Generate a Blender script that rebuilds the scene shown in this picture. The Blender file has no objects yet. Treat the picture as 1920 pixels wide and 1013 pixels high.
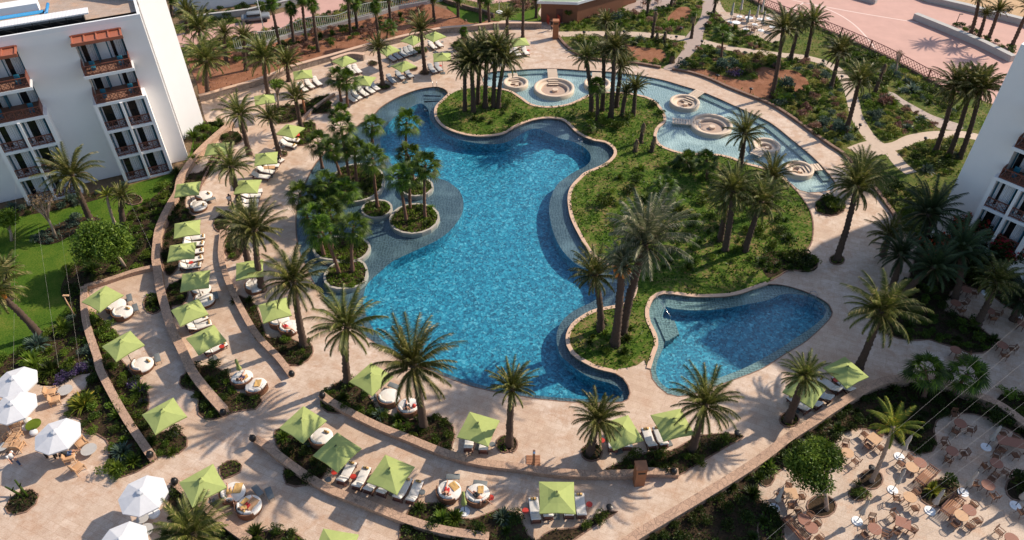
import bpy, math, random
import numpy as np
from mathutils import Vector, Matrix
from mathutils.geometry import tessellate_polygon
rnd = random.Random(7)
nr = np.random.RandomState(5)
R = math.radians
sc = bpy.context.scene
# ------------------------------------------------------------------ camera, sky, sun, exposure
F_PX, PITCH, H = 1395.0, R(41.4), 46.0
cam_d = bpy.data.cameras.new('camera'); cam = bpy.data.objects.new('camera', cam_d)
sc.collection.objects.link(cam); sc.camera = cam
cam.location = (0, 0, H); cam.rotation_euler = (R(90) - PITCH, 0, 0)
cam_d.sensor_width = 36; cam_d.lens = F_PX / 1920 * 36; cam_d.clip_end = 3000; cam_d.clip_start = .5
SUN_AZ, SUN_EL = R(27), R(37)       # azimuth counter-clockwise from +x
sun_d = bpy.data.lights.new('sun', 'SUN'); sun_d.energy = 5.0; sun_d.angle = R(.9); sun_d.color = (1, .88, .72)
sun = bpy.data.objects.new('sun', sun_d); sc.collection.objects.link(sun)
sdir = Vector((math.cos(SUN_AZ) * math.cos(SUN_EL), math.sin(SUN_AZ) * math.cos(SUN_EL), math.sin(SUN_EL)))
sun.rotation_euler = sdir.to_track_quat('Z', 'Y').to_euler()
sun.location = sdir * 100
w = bpy.data.worlds.new('World'); sc.world = w; w.use_nodes = True
bg = w.node_tree.nodes['Background']; sky = w.node_tree.nodes.new('ShaderNodeTexSky')
sky.sky_type = 'NISHITA'; sky.sun_disc = False; sky.sun_elevation = SUN_EL; sky.sun_rotation = R(90) - SUN_AZ
w.node_tree.links.new(sky.outputs[0], bg.inputs[0]); bg.inputs[1].default_value = .15
sc.view_settings.view_transform = 'Standard'; sc.view_settings.look = 'None'
sc.view_settings.exposure = 0.25; sc.view_settings.gamma = 1
sc.cycles.max_bounces = 6; sc.cycles.transparent_max_bounces = 8; sc.cycles.caustics_reflective = False; sc.cycles.caustics_refractive = False

# ------------------------------------------------------------------ measuring: a spot seen in the photograph -> its place on the ground
ca, sa = math.cos(PITCH), math.sin(PITCH)
def ray(x, y):
    a, b = x - 960, 506.5 - y
    return Vector((a, F_PX * ca + b * sa, -F_PX * sa + b * ca))
def G(x, y, z=0.0):
    r = ray(x, y); t = (z - H) / r.z
    return Vector((r.x * t, r.y * t, z))
def over(b, x, y):      # the point seen at x, y that is nearest to the vertical through b
    r = ray(x, y); t = (r.x * b.x + r.y * b.y) / (r.x ** 2 + r.y ** 2)
    return Vector((r.x * t, r.y * t, H + r.z * t))
T = {'F': (0, 0, 1), 'z2': (0, 170, 4.053), 'z5': (300, 0, 7.235), 'z6': (540, 0, 7.235), 'z7': (800, 0, 6.4), 'z8': (1080, 0, 5.053),
     'y1': (400, 200, 5.958), 'y2': (300, 330, 5.958), 'y3': (300, 480, 5.958), 'y4': (0, 680, 5.958), 'y5': (1440, 840, 5.958),
     'y6': (1680, 840, 5.958), 'y7': (1680, 670, 5.958), 'y8': (540, 180, 5.064)}
for i, a in enumerate('ABC'):
    for j in range(4): T[a + str(j + 1)] = (480 * j, (0, 340, 673)[i], 2.979)
def q(t, x, y): ox, oy, s = T[t]; return (ox + x / s, oy + y / s)
def Q(t, *c): return [q(t, c[i], c[i + 1]) for i in range(0, len(c), 2)]
def g(t, x, y, z=0.0): return G(*q(t, x, y), z)
def W(pts, z=0.0): return [G(x, y, z) for x, y in pts]
def spline(P, closed=False, step=.5):
    P = [Vector((p[0], p[1], p[2] if len(p) > 2 else 0)) for p in P]; n = len(P); out = []
    for i in range(n if closed else n - 1):
        a, b, c, d = (P[(i + k) % n] if closed else P[min(max(i + k, 0), n - 1)] for k in (-1, 0, 1, 2))
        m = max(1, min(12, int((c - b).length / step)))
        for k in range(m):
            t = k / m
            out.append(.5 * (2 * b + (c - a) * t + (2 * a - 5 * b + 4 * c - d) * t * t + (3 * b - a - 3 * c + d) * t ** 3))
    if not closed: out.append(P[-1])
    return out
def offset(P, d, closed=False):
    n = len(P); out = []
    for i in range(n):
        a = P[(i - 1) % n] if closed or i > 0 else P[i]; b = P[(i + 1) % n] if closed or i < n - 1 else P[i]
        t = (b - a); t.z = 0
        if t.length < 1e-6: out.append(P[i].copy()); continue
        t.normalize(); out.append(P[i] + Vector((-t.y, t.x, 0)) * d)
    return out
def area(P): return sum(P[i].x * P[(i + 1) % len(P)].y - P[(i + 1) % len(P)].x * P[i].y for i in range(len(P))) / 2
def inside(P, x, y):
    c = False; j = len(P) - 1
    for i in range(len(P)):
        if (P[i][1] > y) != (P[j][1] > y) and x < (P[j][0] - P[i][0]) * (y - P[i][1]) / (P[j][1] - P[i][1]) + P[i][0]: c = not c
        j = i
    return c

# ------------------------------------------------------------------ materials
def nt(name):
    m = bpy.data.materials.new(name); m.use_nodes = True; t = m.node_tree
    return m, t, t.nodes['Principled BSDF'], t.nodes['Material Output']
def N(t, kind, **kw):
    n = t.nodes.new(kind)
    for k, v in kw.items():
        if k.startswith('i_'): n.inputs[k[2:].replace('_', ' ')].default_value = v
        else: setattr(n, k, v)
    return n
def mixc(t, fac, a, b, blend='MIX'):
    n = t.nodes.new('ShaderNodeMix'); n.data_type = 'RGBA'; n.blend_type = blend
    for s, v in ((0, fac), (6, a), (7, b)):
        if isinstance(v, (int, float)): n.inputs[s].default_value = v
        elif isinstance(v, (tuple, list)): n.inputs[s].default_value = (*v, 1)
        else: t.links.new(v, n.inputs[s])
    return n.outputs[2]
def ramp(t, fac, stops):
    r = t.nodes.new('ShaderNodeValToRGB'); e = r.color_ramp.elements
    while len(e) < len(stops): e.new(.5)
    for k, (p, c) in enumerate(stops): e[k].position = p; e[k].color = (*c, 1) if len(c) == 3 else c
    t.links.new(fac, r.inputs[0]); return r.outputs[0]
def noise(t, co, scale, detail=4, rough=.55):
    n = N(t, 'ShaderNodeTexNoise', i_Scale=scale, i_Detail=detail, i_Roughness=rough)
    t.links.new(co, n.inputs['Vector']); return n.outputs['Fac']
def coord(t, kind='Object'): return N(t, 'ShaderNodeTexCoord').outputs[kind]
def bump(t, p, h, strength=.3, dist=.05):
    b = N(t, 'ShaderNodeBump', i_Strength=strength, i_Distance=dist); t.links.new(h, b.inputs['Height']); t.links.new(b.outputs[0], p.inputs['Normal'])
BW = lambda a, b: [(a, (0, 0, 0)), (b, (1, 1, 1))]
def plain(name, c, rough=.6, var=.25, scale=6, metal=0, bmp=.15):
    m, t, p, o = nt(name); co = coord(t)
    n = noise(t, co, scale); d = tuple(x * (1 - var) for x in c)
    t.links.new(mixc(t, n, d, tuple(min(1, x * (1 + var * .6)) for x in c)), p.inputs['Base Color'])
    p.inputs['Roughness'].default_value = rough; p.inputs['Metallic'].default_value = metal
    if bmp: bump(t, p, noise(t, co, scale * 5), bmp, .02)
    return m
def leafy(name, c1, c2, dry=None, dryamt=.0, trans=.3, rough=.5):
    m, t, p, o = nt(name)
    gm = N(t, 'ShaderNodeNewGeometry'); rr = gm.outputs['Random Per Island']
    co = coord(t); n = noise(t, co, .8, 2)
    col = mixc(t, rr, c1, c2); col = mixc(t, ramp(t, n, BW(.35, .7)), col, tuple(x * .6 for x in c1))
    oi = N(t, 'ShaderNodeObjectInfo').outputs['Random']
    hs = N(t, 'ShaderNodeHueSaturation'); t.links.new(col, hs.inputs['Color'])
    mr = N(t, 'ShaderNodeMapRange'); t.links.new(oi, mr.inputs[0]); mr.inputs[3].default_value = .75; mr.inputs[4].default_value = 1.25; t.links.new(mr.outputs[0], hs.inputs['Value'])
    mh = N(t, 'ShaderNodeMapRange'); t.links.new(oi, mh.inputs[0]); mh.inputs[3].default_value = .485; mh.inputs[4].default_value = .51; t.links.new(mh.outputs[0], hs.inputs['Hue'])
    col = hs.outputs[0]
    if dry: col = mixc(t, ramp(t, rr, [(1 - dryamt, (0, 0, 0)), (1 - dryamt + .01, (1, 1, 1))]), col, dry)
    t.links.new(col, p.inputs['Base Color']); p.inputs['Roughness'].default_value = rough
    p.inputs['Specular IOR Level'].default_value = .25
    tr = N(t, 'ShaderNodeBsdfTranslucent'); t.links.new(col, tr.inputs[0])
    mx = N(t, 'ShaderNodeMixShader'); mx.inputs[0].default_value = trans
    t.links.new(p.outputs[0], mx.inputs[1]); t.links.new(tr.outputs[0], mx.inputs[2]); t.links.new(mx.outputs[0], o.inputs[0])
    return m
def m_paving(name='travertine', c1=(.63, .46, .33), c2=(.43, .27, .18), c3=(.82, .71, .61), tile=True):
    m, t, p, o = nt(name); co = coord(t)
    big = ramp(t, noise(t, co, .16, 5, .6), BW(.40, .60)); fine = ramp(t, noise(t, co, 1.3, 6, .7), BW(.3, .75)); pit = noise(t, co, 14, 3, .7)
    col = mixc(t, big, c1, c3); col = mixc(t, fine, c2, col); 
    st = ramp(t, noise(t, co, .55, 7, .72), BW(.50, .62)); sm = N(t, 'ShaderNodeMath', operation='MULTIPLY', i_Value_001=.45) if False else None
    col = mixc(t, st, col, (.47, .28, .175)) if name != 'x' else col
    col = mixc(t, .35, col, mixc(t, ramp(t, pit, BW(.35, .65)), (.35, .24, .17), (.75, .62, .5)))
    if tile:
        mp = N(t, 'ShaderNodeMapping'); mp.inputs['Rotation'].default_value = (0, 0, R(24)); t.links.new(co, mp.inputs[0])
        b = N(t, 'ShaderNodeTexBrick', i_Scale=1.0, i_Mortar_Size=.012, i_Brick_Width=.95, i_Row_Height=.55, i_Bias=0); b.inputs['Color1'].default_value = (.88, .85, .82, 1); b.inputs['Color2'].default_value = (1, 1, 1, 1); b.inputs['Mortar'].default_value = (.74, .66, .6, 1)
        b.offset = .37; b.squash = 1.4; b.squash_frequency = 3
        t.links.new(mp.outputs[0], b.inputs['Vector']); col = mixc(t, .9, col, b.outputs['Color'], 'MULTIPLY')
    t.links.new(col, p.inputs['Base Color']); p.inputs['Roughness'].default_value = .62
    bump(t, p, pit, .2, .02); return m
def m_mosaic():
    m, t, p, o = nt('blue_mosaic_caustics'); co = coord(t)
    nz = N(t, 'ShaderNodeTexNoise', i_Scale=1.6, i_Detail=3); t.links.new(co, nz.inputs['Vector'])
    va = N(t, 'ShaderNodeVectorMath', operation='MULTIPLY_ADD'); t.links.new(nz.outputs['Color'], va.inputs[0]); va.inputs[1].default_value = (.5, .5, 0); t.links.new(co, va.inputs[2])
    v = N(t, 'ShaderNodeTexVoronoi', i_Scale=4.2); t.links.new(va.outputs[0], v.inputs['Vector'])
    s = N(t, 'ShaderNodeSeparateColor'); t.links.new(v.outputs['Color'], s.inputs[0])
    col = ramp(t, s.outputs[0], [(0, (.006, .075, .13)), (.35, (.012, .15, .24)), (.7, (.02, .25, .36)), (.92, (.05, .38, .50)), (1, (.17, .52, .62))])
    v2 = N(t, 'ShaderNodeTexVoronoi', i_Scale=7.5); t.links.new(va.outputs[0], v2.inputs['Vector'])
    s2 = N(t, 'ShaderNodeSeparateColor'); t.links.new(v2.outputs['Color'], s2.inputs[0])
    col = mixc(t, .45, col, ramp(t, s2.outputs[1], [(0, (.005, .06, .11)), (.6, (.018, .2, .30)), (.9, (.06, .38, .48)), (1, (.24, .58, .66))]))  # bright cells paint caustic light speckle into the tile colour
    t.links.new(col, p.inputs['Base Color']); p.inputs['Roughness'].default_value = .5
    return m
def m_slate(name, a, b, lite):
    m, t, p, o = nt(name); co = coord(t)
    nz = N(t, 'ShaderNodeTexNoise', i_Scale=.5, i_Detail=3); t.links.new(co, nz.inputs['Vector'])
    va = N(t, 'ShaderNodeVectorMath', operation='MULTIPLY_ADD'); t.links.new(nz.outputs['Color'], va.inputs[0]); va.inputs[1].default_value = (1.2, 1.2, 0); t.links.new(co, va.inputs[2])
    br = N(t, 'ShaderNodeTexBrick', i_Scale=1, i_Mortar_Size=.05, i_Brick_Width=.8, i_Row_Height=.22); t.links.new(va.outputs[0], br.inputs['Vector'])
    br.inputs['Color1'].default_value = (*a, 1); br.inputs['Color2'].default_value = (*b, 1); br.inputs['Mortar'].default_value = (*[x * .45 for x in a], 1)
    col = mixc(t, ramp(t, noise(t, co, .35, 4), BW(.5, .75)), br.outputs['Color'], lite)
    wv = N(t, 'ShaderNodeTexWave', i_Scale=1.1, i_Distortion=9, i_Detail=3); wv.inputs['Detail Scale'].default_value = 1.4; t.links.new(co, wv.inputs['Vector'])
    col = mixc(t, .3, col, mixc(t, wv.outputs['Fac'], tuple(x * .5 for x in a), lite))
    t.links.new(col, p.inputs['Base Color']); p.inputs['Roughness'].default_value = .5; return m
def m_water(name, tint, gl=.035, bs=.35, scale=3.2):
    m, t, p, o = nt(name); t.nodes.remove(p); co = coord(t)
    tr = N(t, 'ShaderNodeBsdfTransparent'); tr.inputs[0].default_value = (*tint, 1)
    gs = N(t, 'ShaderNodeBsdfGlossy', i_Roughness=.08); gs.inputs[0].default_value = (1, 1, 1, 1)
    fr = N(t, 'ShaderNodeLayerWeight'); mx = N(t, 'ShaderNodeMixShader')
    pw = N(t, 'ShaderNodeMath', operation='POWER'); t.links.new(fr.outputs['Facing'], pw.inputs[0]); pw.inputs[1].default_value = 4.5
    ma = N(t, 'ShaderNodeMath', operation='MULTIPLY_ADD'); t.links.new(pw.outputs[0], ma.inputs[0]); ma.inputs[1].default_value = .95; ma.inputs[2].default_value = .025
    b = N(t, 'ShaderNodeBump', i_Strength=bs, i_Distance=.06); hm = N(t, 'ShaderNodeMath', operation='MULTIPLY_ADD'); t.links.new(noise(t, co, .35, 3, .5), hm.inputs[0]); hm.inputs[1].default_value = 4; t.links.new(noise(t, co, scale, 5, .65), hm.inputs[2]); t.links.new(hm.outputs[0], b.inputs['Height'])
    for n in (gs, fr): t.links.new(b.outputs[0], n.inputs['Normal'])
    t.links.new(ma.outputs[0], mx.inputs[0]); t.links.new(tr.outputs[0], mx.inputs[1]); t.links.new(gs.outputs[0], mx.inputs[2]); t.links.new(mx.outputs[0], o.inputs[0])
    return m
def m_ground(name, cols, s1=.5, s2=6, bs=.5):
    m, t, p, o = nt(name); co = coord(t)
    a = noise(t, co, s1, 6, .65); b = noise(t, co, s2, 5, .7)
    f = N(t, 'ShaderNodeMath', operation='MULTIPLY_ADD'); t.links.new(b, f.inputs[0]); f.inputs[1].default_value = .5; 
    f2 = N(t, 'ShaderNodeMath', operation='MULTIPLY'); t.links.new(a, f2.inputs[0]); f2.inputs[1].default_value = .5; t.links.new(f2.outputs[0], f.inputs[2])
    n = len(cols); col = ramp(t, f.outputs[0], [(.36 + .28 * k / (n - 1), c) for k, c in enumerate(cols)])
    t.links.new(col, p.inputs['Base Color']); p.inputs['Roughness'].default_value = .9; p.inputs['Specular IOR Level'].default_value = .1
    bump(t, p, b, bs, .12); return m
def m_stone(name, c1, c2):
    m, t, p, o = nt(name); co = coord(t)
    v = N(t, 'ShaderNodeTexVoronoi', i_Scale=2.6); t.links.new(co, v.inputs['Vector']); s = N(t, 'ShaderNodeSeparateColor'); t.links.new(v.outputs['Color'], s.inputs[0])
    v3 = N(t, 'ShaderNodeTexVoronoi', i_Scale=2.6, feature='DISTANCE_TO_EDGE'); t.links.new(co, v3.inputs['Vector'])
    col = mixc(t, s.outputs[0], c1, c2); col = mixc(t, ramp(t, v3.outputs['Distance'], BW(.0, .05)), tuple(x * .35 for x in c1), col)
    col = mixc(t, ramp(t, noise(t, co, 12, 5, .7), BW(.3, .7)), mixc(t, .6, col, (.22, .14, .1)), col)
    t.links.new(col, p.inputs['Base Color']); p.inputs['Roughness'].default_value = .85; bump(t, p, noise(t, co, 9, 5, .7), .8, .05); return m
def m_stripe(name, c1, c2, scale, axis='X', rough=.7, dist=.6):
    m, t, p, o = nt(name); co = coord(t)
    wv = N(t, 'ShaderNodeTexWave', i_Scale=scale, i_Distortion=dist, i_Detail=1, bands_direction=axis); t.links.new(co, wv.inputs['Vector'])
    t.links.new(mixc(t, wv.outputs['Fac'], c1, c2), p.inputs['Base Color']); p.inputs['Roughness'].default_value = rough
    bump(t, p, wv.outputs['Fac'], .4, .03); return m
def m_fabric(name, c, trans=.25, ripple=.2):
    m, t, p, o = nt(name); co = coord(t)
    col = mixc(t, noise(t, co, 1.5, 5, .6), tuple(x * .82 for x in c), tuple(min(1, x * 1.08) for x in c))
    t.links.new(col, p.inputs['Base Color']); p.inputs['Roughness'].default_value = .85; p.inputs['Specular IOR Level'].default_value = .15
    bump(t, p, noise(t, co, 3, 3, .5), ripple, .06)
    tr = N(t, 'ShaderNodeBsdfTranslucent'); t.links.new(col, tr.inputs[0]); mx = N(t, 'ShaderNodeMixShader'); mx.inputs[0].default_value = trans
    t.links.new(p.outputs[0], mx.inputs[1]); t.links.new(tr.outputs[0], mx.inputs[2]); t.links.new(mx.outputs[0], o.inputs[0]); return m
M = dict(
    paving=m_paving(), paving2=m_paving('terrace_stone', (.50, .37, .27), (.36, .25, .18), (.60, .48, .38)),
    coping=plain('coping_stone', (.60, .40, .28), .6, .18, 2), kerb=m_stone('kerb_stone', (.17, .09, .06), (.28, .16, .11)),
    wallstone=m_stone('wall_stone', (.58, .37, .25), (.46, .29, .20)), greystone=m_stone('grey_stone', (.30, .24, .20), (.42, .35, .29)),
    mosaic=m_mosaic(), slate=m_slate('slate_tiles', (.055, .085, .105), (.10, .135, .155), (.17, .22, .235)),
    palefloor=m_slate('pale_pool_tiles', (.28, .37, .36), (.38, .47, .45), (.60, .68, .64)),
    greenfloor=m_slate('green_pool_tiles', (.14, .21, .20), (.21, .29, .27), (.32, .40, .36)),
    water=m_water('pool_water', (.84, .95, .98)), water2=m_water('shallow_water', (.90, .97, .98), bs=.6, scale=3),
    lawn=m_ground('lawn_grass', [(.025, .06, .006), (.05, .105, .01), (.085, .135, .015), (.15, .16, .03)], .3, 7),
    cover=m_ground('ground_cover', [(.018, .038, .006), (.04, .085, .008), (.08, .125, .016), (.17, .14, .05), (.30, .18, .09)], .45, 3),
    planted=m_ground('planted_soil', [(.02, .035, .008), (.05, .08, .015), (.10, .12, .025), (.16, .13, .045), (.24, .13, .08)], .35, 4),
    soil=m_ground('red_soil', [(.13, .055, .03), (.25, .11, .06), (.33, .16, .10)], .6, 7),
    darksoil=m_ground('dark_soil', [(.018, .013, .008), (.045, .03, .018), (.09, .055, .03)], .6, 6),
    base=m_ground('dry_ground', [(.10, .07, .04), (.18, .12, .07), (.24, .17, .11)], .2, 3),
    plaza=plain('pink_plaza', (.52, .30, .245), .8, .2, .5, 0, .1), sand=m_ground('sand', [(.42, .27, .15), (.5, .33, .19), (.58, .4, .24)], .4, 3, .3),
    path=plain('path_boards', (.36, .27, .23), .8, .2, 1.5), lightpath=plain('pale_path', (.5, .38, .29), .8, .18, 1.5),
    line=plain('white_line', (.72, .55, .48), .8, .1), concrete=plain('concrete', (.42, .40, .38), .8, .2, 2),
    tower=plain('tower_render', (.66, .65, .66), .8, .05, .8), carp=plain('car_paint', (.16, .17, .18), .3, .05), rim=plain('planter_rim', (.40, .36, .31), .7, .15, 3), railp=plain('railing_paint', (.42, .43, .38), .6), white=plain('white_render', (.86, .825, .80), .8, .05, .8, 0, .08), whitem=plain('white_paint', (.8, .8, .8), .5, .05),
    cream=plain('cream_render', (.62, .48, .36), .6, .12, 1.5), pitfloor=plain('pit_floor', (.42, .30, .23), .7, .2, 3),
    gfab=m_fabric('green_canvas', (.40, .46, .16), .14), wfab=m_fabric('white_canvas', (.72, .72, .74), .15), closed=m_fabric('cream_canvas', (.62, .57, .52), .15, .8),
    cushion=m_fabric('white_cushion', (.72, .67, .62), .03, .5), greyc=m_fabric('grey_cushion', (.42, .42, .43), .03), towel=m_fabric('tan_towel', (.58, .36, .14), .03, .8),
    tanc=m_fabric('tan_cushion', (.50, .30, .17), .03, .4), wood=m_stripe('teak', (.30, .12, .06), (.42, .20, .10), 8), woodl=m_stripe('light_teak', (.52, .30, .16), (.60, .37, .21), 8),
    dwood=m_stripe('dark_wood', (.09, .035, .025), (.16, .06, .04), 8), rattan=m_stripe('rattan', (.12, .045, .022), (.22, .095, .045), 30), tabletop=m_stripe('brown_tabletop', (.24, .095, .06), (.32, .14, .09), 5),
    rail=plain('brown_railing', (.17, .055, .035), .6, .2), fence=plain('rust_fence', (.20, .05, .04), .6, .2), pergola=plain('pergola_timber', (.35, .11, .06), .6, .2),
    metal=plain('dark_metal', (.03, .028, .028), .4, .2, 5, .6), grey=plain('grey_metal', (.14, .15, .15), .5, .2), red=plain('red_metal', (.48, .035, .02), .5, .15), steel=plain('steel', (.7, .7, .7), .2, .05, 5, 1),
    corten=plain('corten_steel', (.36, .14, .06), .7, .35, 2.5), blue=plain('blue_pipe', (.02, .22, .50), .5, .1), teal=plain('teal_frame', (.01, .13, .20), .5, .1),
    glass=plain('dark_glass', (.012, .014, .015), .08, .1), curtain=m_stripe('curtain', (.55, .53, .54), (.86, .84, .84), 2.6, 'X', .8, .3),
    roof=m_paving('roof_tiles', (.40, .30, .24), (.28, .21, .17), (.5, .38, .3)), hutroof=plain('green_roof', (.26, .32, .22), .8, .15), hutwall=m_stripe('timber_cladding', (.16, .06, .03), (.30, .12, .06), 3.2),
    bark=plain('palm_bark', (.085, .052, .036), .95, .55, 7, 0, 1), fbark=plain('fan_palm_bark', (.17, .085, .055), .95, .4, 5, 0, 1), pbark=plain('pale_bark', (.36, .26, .2), .9, .3, 4, 0, .6),
    date=leafy('date_palm_leaf', (.05, .068, .012), (.22, .22, .045), (.34, .27, .11), .12), dateg=leafy('grey_palm_leaf', (.11, .13, .06), (.24, .24, .13), (.36, .31, .2), .2), datey=leafy('yellow_palm_leaf', (.13, .18, .02), (.30, .30, .03), (.4, .3, .04), .1),
    dated=leafy('shaded_palm_leaf', (.03, .055, .02), (.08, .11, .04)), fan=leafy('fan_palm_leaf', (.022, .052, .005), (.15, .235, .016), trans=.28), dry=leafy('dry_leaf', (.24, .16, .08), (.36, .26, .15), trans=.15),  # dark palm leaf: date leaf with the block's shade put into its colour
    leaf=leafy('shrub_leaf', (.035, .07, .008), (.15, .20, .018)), mat_leaf=leafy('mat_leaf', (.04, .11, .008), (.14, .24, .018)), leafl2=leafy('tree_leaf', (.06, .12, .012), (.23, .31, .04)), leafl=leafy('lime_leaf', (.09, .16, .015), (.22, .28, .03)), leafb=leafy('blue_leaf', (.05, .09, .06), (.16, .21, .16)), leafd=leafy('dark_leaf', (.018, .038, .006), (.08, .115, .014)),
    leafy2=leafy('yellow_leaf', (.22, .22, .04), (.42, .38, .10)), purple=leafy('purple_bloom', (.03, .04, .03), (.16, .09, .30)), redf=leafy('red_bloom', (.40, .03, .02), (.55, .06, .03)), pinkf=leafy('brown_heather', (.22, .11, .08), (.36, .2, .14)),
    orange=plain('date_fruit', (.65, .22, .03), .6, .3), skin=plain('skin', (.50, .26, .17), .5, .08), hair=plain('hair', (.03, .02, .015), .7), shirt=plain('white_shirt', (.75, .74, .73), .8), jeans=plain('blue_jeans', (.06, .10, .2), .8), black=plain('black_cloth', (.012, .012, .014), .8),
    trunks=plain('red_cloth', (.5, .03, .03), .8), rock=plain('pale_rock', (.42, .33, .28), .9, .4, 3, 0, .6), wire=plain('wire', (.42, .39, .36), .5), btile=plain('terracotta_floor', (.24, .12, .08), .7))

# ------------------------------------------------------------------ mesh helpers
class MB:
    def __init__(s): s.v = []; s.f = []; s.sm = []
    def add(s, vs, fs, smooth=False):
        o = len(s.v); s.v += [tuple(v) for v in vs]; s.f += [tuple(i + o for i in f) for f in fs]; s.sm += [smooth] * len(fs); return s
    def box(s, c, d, rz=0, tilt=0):
        x, y, z = d[0] / 2, d[1] / 2, d[2] / 2; m = Matrix.Translation(c) @ Matrix.Rotation(rz, 4, 'Z') @ Matrix.Rotation(tilt, 4, 'Y')
        vs = [m @ Vector((i * x, j * y, k * z)) for k in (-1, 1) for i, j in ((-1, -1), (1, -1), (1, 1), (-1, 1))]
        return s.add(vs, [(3, 2, 1, 0), (4, 5, 6, 7), (0, 1, 5, 4), (1, 2, 6, 5), (2, 3, 7, 6), (3, 0, 4, 7)])
    def soft(s, c, d, r=.06, rz=0, tilt=0):     # a cushion: box with rounded edges
        X, Y, Z = (a / 2 for a in d); r = min(r, X * .9, Y * .9, Z * .9); m = Matrix.Translation(c) @ Matrix.Rotation(rz, 4, 'Z') @ Matrix.Rotation(tilt, 4, 'Y'); rings = []
        for zz, k in ((-Z, r), (-Z + r * .4, r * .25), (-Z + r, 0), (Z - r, 0), (Z - r * .4, r * .25), (Z, r)):
            rg = []
            for sx, sy, a0 in ((1, 1, 0), (-1, 1, 90), (-1, -1, 180), (1, -1, 270)):
                for a in (0, 45, 90):
                    rr = r * 1.2; ang = R(a0 + a); rg.append(m @ Vector((sx * (X - rr) + (rr - k) * math.cos(ang), sy * (Y - rr) + (rr - k) * math.sin(ang), zz)))
            rings.append(rg)
        return s.loft(rings, True, True)
    def loft(s, rings, cap=True, smooth=True):
        n = len(rings[0]); vs = [p for rg in rings for p in rg]; fs = []
        for i in range(len(rings) - 1):
            for j in range(n): a = i * n + j; b = i * n + (j + 1) % n; fs.append((a, b, b + n, a + n))
        if cap: fs.append(tuple(range(n - 1, -1, -1))); fs.append(tuple(range((len(rings) - 1) * n, len(rings) * n)))
        return s.add(vs, fs, smooth)
    def tube(s, pts, rad, n=6, cap=True, jit=0):
        pts = [Vector(p) for p in pts]; rings = []
        for i, p in enumerate(pts):
            d = (pts[min(i + 1, len(pts) - 1)] - pts[max(i - 1, 0)]); d = d.normalized() if d.length > 1e-9 else Vector((0, 0, 1))
            a = d.orthogonal() if abs(d.z) < .9 else Vector((1, 0, 0)) - d * d.x; a.normalize(); b = d.cross(a); r = rad[i] if isinstance(rad, (list, tuple)) else rad
            rings.append([p + (a * math.cos(2 * math.pi * k / n) + b * math.sin(2 * math.pi * k / n)) * r * (1 + (rnd.uniform(-jit, jit) if jit else 0)) for k in range(n)])
        return s.loft(rings, cap)
    def cyl(s, c, r, h, n=20, r2=None):
        r2 = r if r2 is None else r2; c = Vector(c)
        return s.loft([[c + Vector((rr * math.cos(2 * math.pi * k / n), rr * math.sin(2 * math.pi * k / n), z)) for k in range(n)] for rr, z in ((r, 0), (r2, h))], True, False)
    def mesh(s, name, mat):
        me = bpy.data.meshes.new(name); me.from_pydata(s.v, [], s.f); me.materials.append(M[mat]); me.polygons.foreach_set('use_smooth', s.sm); me.update(); return me
def tris(name, P, mat):      # many separate triangles: P is (n, 3, 3)
    me = bpy.data.meshes.new(name); n = len(P); me.vertices.add(n * 3); me.vertices.foreach_set('co', P.reshape(-1).astype('f'))
    me.loops.add(n * 3); me.loops.foreach_set('vertex_index', np.arange(n * 3, dtype='i')); me.polygons.add(n); me.polygons.foreach_set('loop_start', np.arange(0, n * 3, 3, dtype='i')); me.polygons.foreach_set('loop_total', np.full(n, 3, dtype='i'))
    me.materials.append(M[mat]); me.update(calc_edges=True); return me
def obj(name, me, parent=None, loc=None, rz=0, scale=None):
    o = bpy.data.objects.new(name, me); sc.collection.objects.link(o)
    if parent: o.parent = parent
    if loc is not None: o.location = loc
    if rz: o.rotation_euler.z = rz
    if scale: o.scale = (scale,) * 3 if isinstance(scale, (int, float)) else scale
    return o
def tag(o, label, cat, group=None):
    o['label'] = label; o['category'] = cat
    if group: o['group'] = group
    return o
def thing(name, label, cat, loc=(0, 0, 0), rz=0, group=None, scale=None): return tag(obj(name, None, None, loc, rz, scale), label, cat, group)
def stamp(kit, name, label, cat, loc, rz=0, group=None, scale=None):      # a thing built from shared part meshes: [(part, mesh, index of parent part or None)]
    r = thing(name, label, cat, loc, rz, group, scale); made = []
    for pn, me, par in kit: made.append(obj(pn, me, r if par is None else made[par]))
    return r
def struct(name, me, kind='structure'): o = obj(name, me); o['kind'] = kind; return o
def sheet(P, holes=(), z=0.0):
    rings = [[Vector((p.x, p.y, z)) for p in c] for c in (P, *holes)]; t = tessellate_polygon(rings); vs = [v for c in rings for v in c]
    fs = []
    for a, b, c in t:
        n = (vs[b] - vs[a]).cross(vs[c] - vs[a]); fs.append((a, b, c) if n.z > 0 else (a, c, b))
    return MB().add(vs, fs)
def skirt(mb, P, z0, z1, closed=True):
    n = len(P); vs = [(p.x, p.y, z) for p in P for z in (z0, z1)]; return mb.add(vs, [(2 * i, 2 * ((i + 1) % n), 2 * ((i + 1) % n) + 1, 2 * i + 1) for i in range(n if closed else n - 1)], True)
def ribbon(P, wd, z0, z1, closed=False, centre=True):
    A = offset(P, wd / 2 if centre else wd, closed); B = offset(P, -wd / 2 if centre else 0, closed); n = len(P); vs = []
    for a, b in zip(A, B): vs += [(a.x, a.y, z0), (a.x, a.y, z1), (b.x, b.y, z1), (b.x, b.y, z0)]
    fs = []
    for i in range(n if closed else n - 1):
        j = (i + 1) % n
        for k in range(3): fs.append((4 * i + k, 4 * j + k, 4 * j + k + 1, 4 * i + k + 1))
    if not closed: fs += [(0, 1, 2, 3), tuple(4 * (n - 1) + k for k in (3, 2, 1, 0))]
    return MB().add(vs, fs)
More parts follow.
